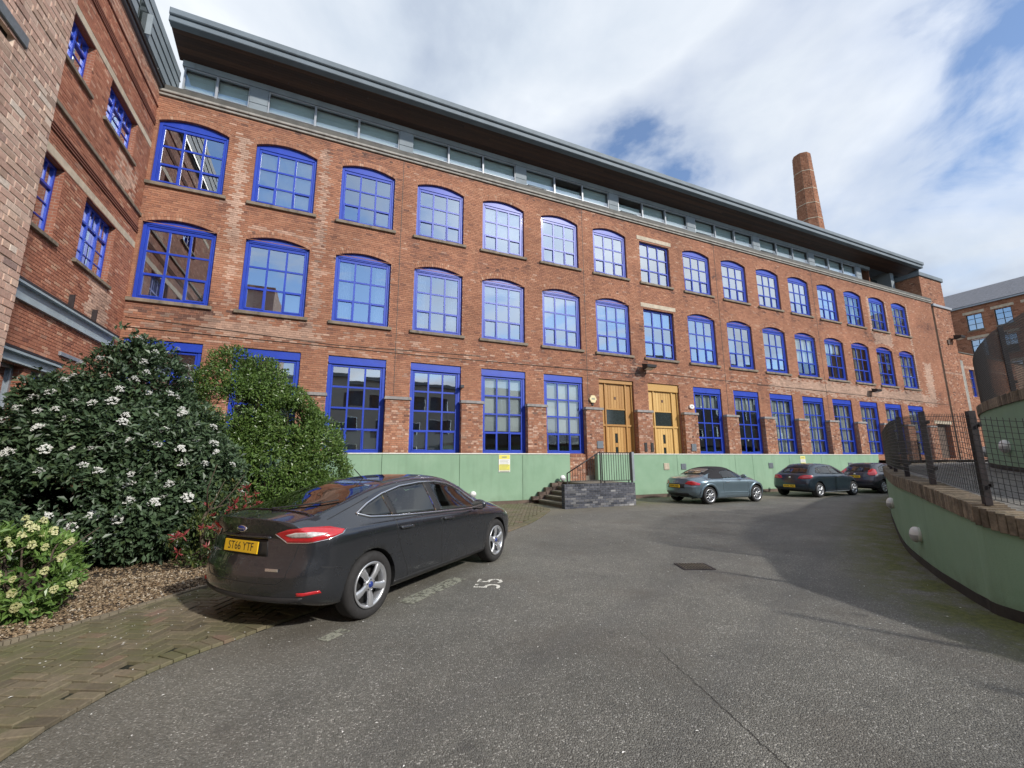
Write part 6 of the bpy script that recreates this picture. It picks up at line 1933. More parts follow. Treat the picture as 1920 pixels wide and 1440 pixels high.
# ------------------------------------------------------------------ dark grey fastback in the foreground
def saloon():
    car = thing('parked_car', 'dark grey metallic fastback car parked beside the flowering shrubs', 'car', (0, 0, 0), 0, 'cars parked in the yard')
    st = [(-2.34, .33, .80, .93, .765, 1.03, .64, 1.085), (-2.15, .27, .885, .955, .83, 1.05, .66, 1.11), (-1.90, .23, .915, .97, .858, 1.085, .645, 1.145), (-1.55, .21, .925, .975, .872, 1.18, .615, 1.225),
          (-1.05, .20, .925, .97, .875, 1.305, .59, 1.355), (-.55, .20, .925, .957, .875, 1.37, .58, 1.425), (-.1, .20, .925, .942, .875, 1.385, .585, 1.445), (.30, .20, .925, .928, .875, 1.355, .59, 1.42),
          (.70, .20, .925, .912, .875, 1.225, .62, 1.305), (1.05, .20, .925, .895, .865, 1.06, .67, 1.135), (1.32, .20, .925, .88, .85, .95, .71, 1.01), (1.80, .21, .91, .835, .80, .885, .66, .935), (2.15, .22, .87, .77, .73, .81, .6, .855), (2.38, .26, .76, .65, .63, .69, .5, .73)]
    rear = (rear_fn([(.25, .05), (.42, -.0), (.60, .0), (.74, .05), (.90, .06), (1.02, .02), (1.10, .0)], .26), .75)
    front = (rear_fn([(.25, .06), (.45, 0), (.60, 0), (.8, .1)], .34), .8)
    bm = car_body(st, rear, front); sk = Skin(bm)
    D = Vector((.45, 0, -1)).normalized(); Bv = Vector((1, 0, .45)).normalized()
    Df = Vector((-.6, 0, -1)).normalized(); Bf = Vector((1, 0, -.6)).normalized()
    RW = [(-.58, -1.38), (-.61, -1.28), (-.54, -.62), (-.50, -.38), (.50, -.38), (.54, -.62), (.61, -1.28), (.58, -1.38)]
    WS = [(-.57, -.40), (-.66, .24), (.66, .24), (.57, -.40)]
    dlo = [(-1.54, 1.075), (-1.32, 1.165), (-1.05, 1.252), (-.70, 1.322), (-.30, 1.352), (.05, 1.348), (.35, 1.302), (.62, 1.20), (.86, 1.05), (.98, .935), (.88, .915), (0, .952), (-1.0, 1.0), (-1.40, 1.03)]
    def sub(xa, xb):
        up = dlo[:10]; lo_s = sorted(dlo[9:] + dlo[:1])
        fu = lambda x: float(np.interp(x, [p[0] for p in up], [p[1] for p in up])); fl = lambda x: float(np.interp(x, [p[0] for p in lo_s], [p[1] for p in lo_s]))
        xs = [xa] + [p[0] for p in up if xa + .02 < p[0] < xb - .02] + [xb]
        return [(x, fl(x) + .012) for x in xs] + [(x, fu(x) - .012) for x in reversed(xs)]
    GL = [sub(xa, xb) for xa, xb in ((-1.48, -1.05), (-.98, -.21), (-.09, .92))]
    CAB = [(-1.85, .97), (.98, .88), (.70, 1.13), (.3, 1.29), (-.1, 1.345), (-.55, 1.33), (-1.05, 1.255), (-1.55, 1.10), (-1.85, 1.02)]
    body = part('body', cut_body(bm, [M['paint_grey'], M['well']], (-1.425, 1.425), .372, .30, .925, sk, CAB, .48, GL, [(RW, Y3, Bv, D, .16), (WS, Y3, Bf, Df, .16)]), car)
    bm.free(); seats(car, (.0, -.85), .36, .76, 0)
    for s in (-1, 1):
        for k, g in enumerate(GL): part('side_window', side_patch(sk, g, s, M['car_clear'], 'side_window', .006), car)
        for (xa, xb) in ((-1.06, -.97), (-.22, -.08)): part('window_pillar', side_patch(sk, sub(xa, xb), s, M['trim'], 'window_pillar', .005), car)
        ring = sk.line(dlo + dlo[:1], X3, Z3, Y3 * (-s), .006)
        part('chrome_trim', MB().tube(ring, .0135, 6, closed=False).mesh('chrome_trim', M['chrome']), car)
        # shut lines
        L = [sk.line([(-.15, .96), (-.15, .60), (-.12, .30)], X3, Z3, Y3 * (-s), -.001), sk.line([(.96, .92), (1.02, .75), (1.0, .45), (.98, .30)], X3, Z3, Y3 * (-s), -.001), sk.line([(-1.06, 1.0), (-1.05, .82), (-.96, .62), (-.86, .42), (-.82, .30)], X3, Z3, Y3 * (-s), -.001), sk.line([(-.80, .295), (.98, .285)], X3, Z3, Y3 * (-s), -.001), sk.line([(-2.05, .64), (-1.84, .60)], X3, Z3, Y3 * (-s), -.001)]
        part('shut_line', tubes(L, .0045, 4).mesh('shut_line', M['trim']), car)
        for hx in (-.90, -.02):
            pts = sk.line([(hx - .11, .868), (hx + .11, .862)], X3, Z3, Y3 * (-s), .022)
            part('door_handle', MB().tube(pts, .016, 7).mesh('door_handle', M['paint_grey']), car)
            part('handle_cup', side_patch(sk, [(hx - .10, .865), (hx, .835), (hx + .08, .85), (hx + .09, .885), (hx - .09, .89)], s, M['trim'], 'handle_cup', .002, cell=.03), car)
        part('sill_trim', side_patch(sk, [(-1.05, .215), (1.03, .215), (1.03, .29), (-1.05, .29)], s, M['trim'], 'sill_trim', .003), car)
        dd = Vector((.70, -s * .71, 0)); A = Vector((.71, s * .70, 0)).normalized()
        # tail lamp, seen from the rear corner; a runs outwards
        def lamp(poly): return [(a, b) for a, b in poly]
        outer = [(-1.294, 0.947), (-1.184, 0.990), (-1.037, 1.007), (-0.816, 0.998), (-0.669, 0.962), (-0.691, 0.931), (-0.816, 0.893), (-1.000, 0.868), (-1.184, 0.868)]
        inner = [(-1.206, 0.935), (-1.110, 0.962), (-0.963, 0.965), (-0.816, 0.945), (-0.890, 0.928), (-1.000, 0.913), (-1.140, 0.909)]
        part('tail_lamp', sk.patch(outer, A, Z3, dd, M['lamp_red'], 'tail_lamp', .010, .02), car)
        part('reversing_lamp', sk.patch(inner, A, Z3, dd, M['lamp_clear'], 'reversing_lamp', .013, .02), car)
        part('chrome_trim', MB().tube(sk.line([(-1.301, 0.944), (-1.184, 0.862), (-1.000, 0.862), (-0.816, 0.886), (-0.684, 0.926), (-0.658, 0.962)], A, Z3, dd, .008), .006, 5).mesh('chrome_trim', M['chrome']), car)
        part('bumper_reflector', sk.patch([(-1.06, .425), (-.86, .43), (-.84, .405), (-1.06, .395)], A, Z3, dd, M['lamp_red'], 'bumper_reflector', .010, .03), car)
        mirror(car, .66, s * 1.02, .985, M['paint_grey'], s)
        part('headlamp', sk.patch([(1.85, .72), (2.25, .66), (2.30, .70), (1.95, .83)], X3, Z3, Y3 * (-s), M['lamp_clear'], 'headlamp', .005), car)
        for x in (-1.425, 1.425): wheel(car, x, s, .925, .338, .232, 'five')
    # rear glass and roof
    part('rear_window', sk.patch(RW, Y3, Bv, D, M['car_clear'], 'rear_window', .005, .05), car)
    part('roof_panel', sk.patch([(-.50, -.86), (-.50, .36), (.50, .36), (.50, -.86)], Y3, X3, -Z3, M['car_glass'], 'roof_panel', .003, .08), car)
    part('windscreen', sk.patch(WS, Y3, Bf, Df, M['car_clear'], 'windscreen', .005, .06), car)
    # tailgate lines, lip, plate recess, plate, badges, lower bumper
    def rl(pts, off=-.001): return sk.line(pts, Y3, Z3, X3, off)
    part('shut_line', tubes([rl([(-.66, .86), (-.60, .55), (-.52, .50), (.52, .50), (.60, .55), (.66, .86)]), sk.line([(-.70, -1.88), (-.63, -1.25)], Y3, X3, -Z3, -.001), sk.line([(.70, -1.88), (.63, -1.25)], Y3, X3, -Z3, -.001)], .005, 4).mesh('shut_line', M['trim']), car)
    part('plate_recess', sk.patch([(-.36, .73), (-.33, .895), (.33, .895), (.36, .73)], Y3, Z3, X3, M['trim'], 'plate_recess', .002, .05), car)
    part('boot_trim', sk.patch([(-.38, .90), (-.36, .918), (.36, .918), (.38, .90)], Y3, Z3, X3, M['paint_grey'], 'boot_trim', .03, .05, .02), car)
    part('lower_bumper', sk.patch([(-.72, .26), (-.76, .38), (.76, .38), (.72, .26)], Y3, Z3, X3, M['trim'], 'lower_bumper', .006, .06), car)
    h = sk.hit(Vector((-8, 0, .81)), X3)
    plate(car, (h.x - .012, 0, .81), (math.radians(-4), 0, -PI / 2), 'ST66 YTF')
    h = sk.hit(Vector((-8, 0, .985)), X3)
    b = part('badge', MB().lathe([(1, 0), (1, -.12), (.9, -.16), (0, -.18)], 24, axis='y').mesh('badge', M['chrome']), car, (h.x, 0, .98), (0, 0, -PI / 2)); b.scale = (.078, .05, .034)
    b2 = part('badge_oval', MB().lathe([(1, 0), (.92, -.06), (0, -.08)], 24, axis='y').mesh('badge_oval', M['ford_blue']), b, (0, -.14, 0)); b2.scale = (.84, 1, .80)
    part('lettering', text_mesh('Ford', .9, M['chrome']), b2, (0, -.12, 0), (PI / 2, 0, 0))
    h = sk.hit(Vector((-8, .52, .72)), X3); part('lettering', text_mesh('MONDEO', .055, M['chrome'], .002), car, (h.x - .004, .50, .72), (PI / 2, 0, -PI / 2 - .22))
    h = sk.hit(Vector((-8, -.46, .62)), X3); part('badge_strip', MB().bevbox(-.075, .075, -.006, .004, -.014, .014, .003).mesh('badge_strip', M['chrome']), car, (h.x - .002, -.46, .62), (0, 0, -PI / 2 + .2))
    # wiper and aerial
    P = sk.line([(-.02, -1.37), (-.12, -1.30), (-.42, -1.08), (-.53, -.95)], Y3, Bv, D, .022)
    part('rear_wiper', MB().tube(P, [.017] + [.009] * (len(P) - 1), 6).mesh('rear_wiper', M['trim']), car)
    p = sk.hit(Vector((-.72, 0, 3)), -Z3); part('aerial', MB().tube([p, p + Vector((-.16, 0, .13))], .006, 5).mesh('aerial', M['trim']), car)
    return car
car1 = saloon()
H1 = math.radians(40.3)
# near-side wheel contacts measured at (.60, 5.39) and (2.93, 7.37)
mid = Vector((1.765, 6.38, 0)); nrm = Vector((-math.sin(H1), math.cos(H1), 0))
car1.location = mid + nrm * (.905 * SC); car1.rotation_euler = (0, 0, H1); car1.scale = (SC, SC, SC)

# ------------------------------------------------------------------ silver blue roadster with black soft top
def roadster():
    car = thing('parked_car', 'silver blue two seat roadster with black fabric roof by the green wall', 'car', group='cars parked in the yard')
    st = [(-2.06, .34, .78, .80, .72, .88, .60, .93), (-1.85, .24, .86, .86, .80, .945, .66, .99), (-1.5, .20, .915, .89, .84, .985, .68, 1.02), (-1.15, .19, .92, .90, .85, 1.05, .62, 1.09), (-.80, .18, .915, .90, .85, 1.20, .56, 1.245), (-.45, .18, .91, .895, .845, 1.28, .53, 1.33),
          (-.05, .18, .91, .89, .84, 1.30, .52, 1.355), (.25, .18, .91, .885, .84, 1.235, .55, 1.30), (.60, .18, .91, .88, .84, 1.06, .62, 1.13), (.90, .18, .915, .875, .84, .955, .68, 1.0), (1.3, .19, .92, .84, .80, .90, .66, .95), (1.7, .20, .90, .76, .73, .80, .58, .85), (2.05, .26, .76, .62, .60, .66, .46, .70)]
    bm = car_body(st, (rear_fn([(.25, .10), (.45, .0), (.62, .0), (.75, .05), (.93, .10)], .42, 2.0), .95), (rear_fn([(.25, .06), (.5, 0), (.8, .12)], .4), .8)); sk = Skin(bm)
    SW = [(-.36, .945), (-.42, 1.10), (-.30, 1.215), (.06, 1.235), (.26, 1.18), (.60, .975), (.55, .94)]
    SW = [(-.40, .95), (.56, .95), (.56, .99), (.26, 1.18), (.06, 1.235), (-.28, 1.215), (-.40, 1.12)]
    D = Vector((.35, 0, -1)).normalized(); Bv = Vector((1, 0, .35)).normalized()
    RW = [(-.42, -.74), (-.33, -.50), (.33, -.50), (.42, -.74)]
    Df = Vector((-.7, 0, -1)).normalized(); Bf = Vector((1, 0, -.7)).normalized()
    WS = [(-.50, -.50), (-.60, -.02), (.60, -.02), (.50, -.50)]
    CAB = [(-.95, .93), (.55, .92), (.2, 1.17), (-.05, 1.25), (-.45, 1.23), (-.75, 1.12), (-.95, 1.0)]
    part('body', cut_body(bm, [M['paint_silver'], M['well']], (-1.20, 1.268), .352, .30, .92, sk, CAB, .40, [SW], [(RW, Y3, Bv, D, .16), (WS, Y3, Bf, Df, .16)]), car); bm.free(); seats(car, (-.35,), .33, .66, 0)
    for poly in ([(-.60, -.62), (-.54, .22), (.54, .22), (.60, -.62)], [(-.62, -1.12), (-.62, -.62), (-.40, -.62), (-.45, -1.12)], [(.45, -1.12), (.40, -.62), (.62, -.62), (.62, -1.12)], [(-.46, -1.12), (-.46, -.98), (.46, -.98), (.46, -1.12)]):
        part('soft_top', sk.patch(poly, Y3, X3, -Z3, M['fabric'], 'soft_top', .012, .05, .02), car)
    part('rear_window', sk.patch(RW, Y3, Bv, D, M['car_clear'], 'rear_window', .03, .06), car)
    part('windscreen', sk.patch(WS, Y3, Bf, Df, M['car_clear'], 'windscreen', .006, .07), car)
    for s in (-1, 1):
        part('soft_top_side', side_patch(sk, [(-1.14, .95), (-.95, 1.10), (-.6, 1.22), (-.41, 1.255), (-.41, .925), (-1.0, .925)], s, M['fabric'], 'soft_top_side', .012), car); part('soft_top_rail', side_patch(sk, [(-.42, 1.13), (-.42, 1.25), (-.3, 1.28), (.05, 1.30), (.30, 1.22), (.62, .98), (.57, .98), (.26, 1.18), (.06, 1.235), (-.28, 1.215)], s, M['fabric'], 'soft_top_rail', .012), car)
        part('side_window', side_patch(sk, SW, s, M['car_clear'], 'side_window', .010), car)
        L = [sk.line([(-.52, .90), (-.53, .6), (-.46, .30)], X3, Z3, Y3 * (-s), -.001), sk.line([(.78, .88), (.80, .6), (.72, .30)], X3, Z3, Y3 * (-s), -.001), sk.line([(-.46, .30), (.72, .29)], X3, Z3, Y3 * (-s), -.001)]
        part('shut_line', tubes(L, .005, 4).mesh('shut_line', M['trim']), car)
        part('door_handle', MB().tube(sk.line([(-.38, .79), (-.20, .79)], X3, Z3, Y3 * (-s), .016), .014, 6).mesh('door_handle', M['chrome']), car)
        part('sill_crease', MB().tube(sk.line([(-.70, .42), (.78, .40)], X3, Z3, Y3 * (-s), -.004), .016, 6).mesh('sill_crease', M['paint_silver']), car)
        for x in (-1.20, 1.268):       # round flared arches
            pts = []
            for k in range(25):
                a = PI * (-.10 + 1.20 * k / 24); q = sk.hit(Vector((x + .40 * math.cos(a), s * 4, .335 + .40 * math.sin(a))), Vector((0, -s, 0)))
                if q is not None: pts.append(q + Vector((0, -s * .012, 0)))
            part('wheel_arch', MB().tube(pts, .044, 8).mesh('wheel_arch', M['paint_silver']), car)
        dd = Vector((.75, -s * .66, 0)).normalized(); A = Vector((.66, s * .75, 0)).normalized()
        part('tail_lamp', sk.patch([(-.98, .74), (-.86, .84), (-.70, .85), (-.42, .76), (-.45, .70), (-.72, .685)], A, Z3, dd, M['lamp_red'], 'tail_lamp', .008, .04), car)
        mirror(car, .50, s * .98, 1.0, M['paint_silver'], s)
        for x in (-1.20, 1.268): wheel(car, x, s, .905, .318, .232, 'mesh')
    part('lower_bumper', sk.patch([(-.62, .22), (-.52, .40), (.52, .40), (.62, .22)], Y3, Z3, X3, M['trim'], 'lower_bumper', .006, .06), car)
    part('plate_recess', sk.patch([(-.44, .575), (-.40, .74), (.40, .74), (.44, .575)], Y3, Z3, X3, M['trim'], 'plate_recess', .003, .06), car)
    h = sk.hit(Vector((-8, 0, .66)), X3); plate(car, (h.x - .012, 0, .655), (0, 0, -PI / 2), '')
    h = sk.hit(Vector((-8, 0, .80)), X3); b = MB()
    for k in range(4): b.tube([(0, .066 * (k - 1.5) + .04 * math.cos(a), .04 * math.sin(a)) for a in np.linspace(0, 2 * PI, 14)], .006, 4)
    part('badge', b.mesh('badge', M['chrome']), car, (h.x - .006, 0, .805), (0, .25, 0))
    return car
car2 = roadster(); car2.rotation_euler = (0, 0, math.radians(-1)); car2.scale = (SC,) * 3
car2.location = (14.2 + 1.20 * SC, 12.70 + .905 * SC, 0)

# ------------------------------------------------------------------ two dark hatchbacks
def hatch(label, paint, P):
    car = thing('parked_car', label, 'car', group='cars parked in the yard')
    bm = car_body(P['st'], P['rear'], P['front'], hw_max=P['hw']); sk = Skin(bm)
    Df = Vector((-.7, 0, -1)).normalized(); Bf = Vector((1, 0, -.7)).normalized()
    part('body', cut_body(bm, [paint, M['well']], P['ax'], P['ar'], .30, P['hw'], sk, P['cab'], .46, P['glass'], [(P['rw'], Y3, Z3, X3, .45), (P['ws'], Y3, Bf, Df, .16)]), car); bm.free(); seats(car, (.0, -.78), .33, .74, 0)
    hw = P['hw']
    for s in (-1, 1):
        for q in P['pil']: part('window_pillar', side_patch(sk, q, s, M['trim'], 'window_pillar', .004), car)
        for q in P['glass']: part('side_window', side_patch(sk, q, s, M['car_clear'], 'side_window', .007), car)
        part('shut_line', tubes([sk.line(q, X3, Z3, Y3 * (-s), -.001) for q in P['lines']], .005, 4).mesh('shut_line', M['trim']), car)
        for hx in P['handles']: part('door_handle', MB().tube(sk.line([(hx - .1, .86), (hx + .1, .855)], X3, Z3, Y3 * (-s), .018), .015, 6).mesh('door_handle', paint), car)
        part('sill_trim', MB().tube(sk.line(P['sill'], X3, Z3, Y3 * (-s), .004), .010, 5).mesh('sill_trim', M['grey_metal']), car)
        dd = Vector((.80, -s * .60, 0)).normalized(); A = Vector((.60, s * .80, 0)).normalized()
        part('tail_lamp', sk.patch(P['lamp'], A, Z3, dd, M['lamp_red'], 'tail_lamp', .008, .04), car)
        mirror(car, P['mx'], s * (hw + .10), 1.0, paint, s)
        for x in P['ax']: wheel(car, x, s, hw - .01, P['wr'], P['rr'], P['style'])
    D = X3
    part('rear_window', sk.patch(P['rw'], Y3, Z3, X3, M['car_clear'], 'rear_window', .006, .06), car)
    part('windscreen', sk.patch(P['ws'], Y3, Bf, Df, M['car_clear'], 'windscreen', .006, .07), car)
    part('lower_bumper', sk.patch(P['lb'], Y3, Z3, X3, M['trim'], 'lower_bumper', .006, .06), car)
    part('shut_line', tubes([sk.line(q, Y3, Z3, X3, -.001) for q in P['rlines']], .005, 4).mesh('shut_line', M['trim']), car)
    part('roof_spoiler', sk.patch(P['spoil'], Y3, X3, -Z3, paint, 'roof_spoiler', .02, .06, .03), car)
    h = sk.hit(Vector((-8, 0, P['pz'])), X3); plate(car, (h.x - .012, 0, P['pz']), (0, 0, -PI / 2), '')
    h = sk.hit(Vector((-8, 0, P['bz'])), X3); part('badge', MB().lathe([(.05, 0), (.05, -.01), (0, -.014)], 16, axis='y').mesh('badge', M['chrome']), car, (h.x, 0, P['bz']), (.2, 0, -PI / 2))
    return car
ST = [(-2.02, .34, .80, .93, .79, 1.27, .54, 1.335), (-1.8, .25, .86, .945, .83, 1.31, .56, 1.375), (-1.4, .20, .885, .95, .845, 1.35, .57, 1.415), (-.8, .19, .89, .945, .85, 1.385, .575, 1.445), (-.2, .19, .89, .935, .85, 1.38, .575, 1.44), (.25, .19, .89, .925, .85, 1.32, .585, 1.39), (.65, .19, .89, .915, .845, 1.15, .63, 1.225), (1.0, .19, .885, .90, .83, .99, .68, 1.05), (1.4, .20, .87, .85, .79, .90, .63, .95), (1.75, .22, .82, .76, .71, .80, .54, .84), (2.0, .27, .72, .62, .60, .66, .46, .70)]
P_A = dict(st=ST, hw=.89, ax=(-1.282, 1.282), ar=.35, wr=.318, rr=.215, style='twin', rear=(rear_fn([(.25, .07), (.42, 0), (.58, .0), (.75, .05), (.95, .15), (1.30, .74), (1.42, .72)], .19), 1.45), front=(rear_fn([(.25, .06), (.5, 0), (.8, .1)], .32), .8),
           dlo=[(-1.42, 1.03), (-1.30, 1.20), (-1.05, 1.29), (-.5, 1.335), (0, 1.33), (.28, 1.27), (.62, 1.10), (.86, .985), (.80, .965), (-.5, .985), (-1.3, 1.01)],
           glass=[[(-1.33, 1.04), (-1.24, 1.14), (-1.12, 1.21), (-1.10, 1.02)], [(-1.03, 1.02), (-1.0, 1.27), (-.5, 1.318), (-.30, 1.318), (-.28, 1.0)], [(-.20, .998), (-.22, 1.318), (0, 1.312), (.27, 1.25), (.60, 1.085), (.74, .985)]],
           cab=[(-1.5, .97), (.85, .93), (.65, 1.06), (.25, 1.26), (-.2, 1.33), (-.8, 1.31), (-1.08, 1.24), (-1.30, 1.10)], pil=[[(-1.13, 1.02), (-1.13, 1.235), (-1.0, 1.275), (-1.0, 1.02)], [(-.30, 1.0), (-.30, 1.318), (-.20, 1.318), (-.20, 1.0)]],
           lines=[[(-.24, .98), (-.22, .6), (-.18, .30)], [(.86, .95), (.86, .6), (.80, .30)], [(-1.05, 1.0), (-1.0, .75), (-.86, .5), (-.78, .30)], [(-.78, .30), (.80, .29)], [(-1.9, .80), (.85, .83)]], handles=(-.85, .02), sill=[(-.9, .235), (.9, .235)],
           lamp=[(-.88, .80), (-.80, .90), (-.62, .955), (-.36, .945), (-.33, .86), (-.45, .80), (-.70, .782)], mx=.62, rw=[(-.60, 1.03), (-.48, 1.27), (.48, 1.27), (.60, 1.03)], ws=[(-.52, -.62), (-.64, .02), (.64, .02), (.52, -.62)],
           lb=[(-.70, .24), (-.72, .36), (.72, .36), (.70, .24)], rlines=[[(-.62, .98), (-.60, .66), (-.5, .60), (.5, .60), (.60, .66), (.62, .98)]], spoil=[(-.47, -1.34), (-.50, -1.08), (.50, -1.08), (.47, -1.34)], pz=.475, bz=.84)
carA = hatch('dark blue five door hatchback parked between the roadster and the last car', M['paint_navy'], P_A)
carA.scale = (SC,) * 3; carA.rotation_euler = (0, 0, math.radians(1.3)); carA.location = (21.14 + 1.282 * SC, 12.76 + .89 * SC, 0)
P_B = dict(P_A); P_B.update(style='multi', wr=.31, pz=.79, bz=.90, lamp=[(-.70, .92), (-.60, 1.08), (-.42, 1.18), (-.30, 1.13), (-.30, .95), (-.42, .86), (-.62, .85)], ax=(-1.245, 1.245),
           rw=[(-.58, 1.02), (-.46, 1.27), (.46, 1.27), (.58, 1.02)], rear=(rear_fn([(.25, .07), (.42, 0), (.60, .0), (.80, .06), (.98, .18), (1.30, .68), (1.42, .66)], .22), 1.35), lb=[(-.72, .24), (-.74, .46), (.74, .46), (.72, .24)])
carB = hatch('dark violet hatchback with tall red lamps, the rightmost parked car', M['paint_indigo'], P_B)
carB.scale = (SC,) * 3; carB.rotation_euler = (0, 0, math.radians(1.0))
carB.location = (26.35 + 1.245 * SC, 12.75 + .89 * SC, 0)
# ================================================================== shrubs
def leaf_mat(name, c_lo, c_hi, rough=.38, trans=.25, old=None):
    t = NT(name); tint = t.attr('tint')
    stops = [(0.0, c_lo), (.75, c_hi)] + ([(1.0, old)] if old else [(1.0, tuple(min(1, c * 1.5) for c in c_hi))])
    t.color(t.ramp(tint, stops)); t.set(Roughness=rough)
    t.bsdf.inputs['Specular IOR Level'].default_value = .5
    tl = t.new('ShaderNodeBsdfTranslucent'); t.l.new(t.ramp(tint, [(0, tuple(c * 1.2 for c in c_lo)), (1, tuple(min(1, c * 1.9) for c in c_hi))]), tl.inputs[0])
    mx = t.new('ShaderNodeMixShader'); mx.inputs[0].default_value = trans
    t.l.new(t.bsdf.outputs[0], mx.inputs[1]); t.l.new(tl.outputs[0], mx.inputs[2]); t.l.new(mx.outputs[0], t.out.inputs[0])
    return t.mat
M['bark'] = plain('bark', (.075, .055, .038), .9, var=.3, scale=20)

def shell_points(blobs, n, rg, depth=.30, lump=.18, ground=0.05):
    """points in the outer shell of a union of ellipsoids, with lumps, plus outward directions"""
    C = np.array([b[:3] for b in blobs]); Rr = np.array([b[3:6] for b in blobs])
    vol = np.prod(Rr, 1) ** (2 / 3); pr = vol / vol.sum()
    out = []; nor = []
    ph = rg.uniform(0, 6.28, (6, 3)); fr = rg.normal(0, 2.4, (6, 3))
    while sum(len(o) for o in out) < n:
        m = n * 2
        k = rg.choice(len(blobs), m, p=pr)
        d = rg.normal(0, 1, (m, 3)); d /= np.linalg.norm(d, axis=1)[:, None]
        base = C[k] + d * Rr[k]
        ln = sum(np.sin((base * fr[i]).sum(1) + ph[i, 0]) for i in range(6)) / 6
        rad = 1 + lump * ln - depth * rg.random(m) ** 1.6 + np.where(rg.random(m) < .05, rg.uniform(.03, .16, m), 0)
        p = C[k] + d * Rr[k] * rad[:, None]
        q = np.min((((p[:, None] - C[None]) / Rr[None]) ** 2).sum(2) + np.where(np.arange(len(blobs))[None] == k[:, None], 9, 0), 1)
        ok = (q > (1 - depth) ** 2 * .8) & (p[:, 2] > ground)
        # hollow pockets
        hol = sum(np.sin((p * fr[i] * 1.7).sum(1) + ph[i, 1]) for i in range(6)) / 6
        ok &= rg.random(m) > np.clip((hol - .10) * 2.6, 0, .95)
        nn = d / Rr[k]; nn /= np.linalg.norm(nn, axis=1)[:, None]
        out.append(p[ok]); nor.append(nn[ok])
    return np.concatenate(out)[:n], np.concatenate(nor)[:n]

def leaves_mesh(name, P, N, mat, size, aspect, rg, per=6, spread=.09, up=.35, tint=(.5, .2), fold=.25, droop=.2):
    """a whorl of 'per' folded leaves at each point"""
    n = len(P) * per
    c = np.repeat(P, per, 0) + rg.normal(0, spread, (n, 3)); nr = np.repeat(N, per, 0)
    # leaf axis: outwards, spread sideways
    ax = nr * .55 + rg.normal(0, .75, (n, 3)); ax[:, 2] += up - droop; ax /= np.linalg.norm(ax, axis=1)[:, None]
    nn = nr + np.array([0, 0, .9]) + rg.normal(0, .45, (n, 3)); nn -= ax * (nn * ax).sum(1)[:, None]; nn /= np.linalg.norm(nn, axis=1)[:, None]
    sd = np.cross(ax, nn)
    L = size * rg.uniform(.6, 1.25, n)[:, None]; Wd = L * aspect
    tip = c + ax * L; m = c + ax * L * .5; lift = nn * Wd * fold
    a = m + sd * Wd * .5 + lift; b = m - sd * Wd * .5 + lift
    V = np.stack([c, a, tip, b, m], 1).reshape(-1, 3)
    i = np.arange(n)[:, None] * 5
    F = np.concatenate([i + np.array([[0, 1, 2, 4]]), i + np.array([[0, 4, 2, 3]])], 1).reshape(-1, 4)
    cl = np.repeat(rg.normal(0, tint[1] * .7, len(P)), per)
    ti = np.clip(tint[0] + cl + rg.normal(0, tint[1], n), 0, 1)
    return np_mesh(name, V, F, mat, {'tint': np.repeat(ti, 2)}, smooth=False)

def stems(base, tops, rg, r0=.035):
    mb = MB()
    for t in tops:
        b = np.array(base) + np.append(rg.normal(0, .12, 2), 0); t = np.array(t); mid = (b + t) / 2 + rg.normal(0, .12, 3)
        P = catmull([b, mid, t], 5); mb.tube([tuple(p) for p in P], [r0 * (1 - .75 * i / (len(P) - 1)) for i in range(len(P))], 6)
        for _ in range(3):
            k = rg.integers(3, len(P) - 1); e = P[k] + rg.normal(0, .28, 3) + np.array([0, 0, .2]); mb.tube([tuple(P[k]), tuple((P[k] + e) / 2 + rg.normal(0, .04, 3)), tuple(e)], [r0 * .4, r0 * .28, r0 * .12], 5)
    return mb.mesh('stems', M['bark'])

def shrub(name, label, loc, blobs, n, per, leaf, size, aspect, seed, **kw):
    rg = np.random.default_rng(seed); sh = thing(name, label, 'shrub', loc, 0, 'shrubs in the planting bed')
    lk = {k: kw.pop(k) for k in list(kw) if k in ('depth', 'lump')}
    B = [(b[0] - loc[0], b[1] - loc[1], *b[2:]) for b in blobs]
    P, N = shell_points(B, n, rg, **lk)
    part('foliage', leaves_mesh('foliage', P, N, leaf, size, aspect, rg, per, **kw), sh, kind='stuff')
    part('stems', stems((0, 0, 0), [(b[0], b[1], b[2] + b[5] * .4) for b in B] * 2, rg), sh)
    return sh, P, N, rg

M['leaf_dark'] = leaf_mat('viburnum_leaf', (.030, .054, .028), (.088, .140, .070), .42, .18, (.055, .085, .030))
M['leaf_mid'] = leaf_mat('glossy_leaf', (.050, .092, .020), (.14, .23, .055), .34, .25, (.14, .19, .05))
M['leaf_lime'] = leaf_mat('skimmia_leaf', (.055, .12, .025), (.17, .28, .07), .36, .25, (.20, .30, .08))
M['leaf_pieris'] = leaf_mat('pieris_leaf', (.03, .055, .015), (.09, .13, .035), .4, .25, (.22, .20, .06))
M['leaf_red'] = leaf_mat('red_shoot', (.16, .022, .028), (.36, .065, .065), .4, .3, (.48, .16, .11))
M['petal'] = leaf_mat('white_petal', (.62, .62, .57), (.78, .78, .74), .6, .25, (.84, .83, .80))
M['bud'] = leaf_mat('cream_bud', (.38, .40, .16), (.58, .58, .30), .6, .2, (.70, .68, .44))

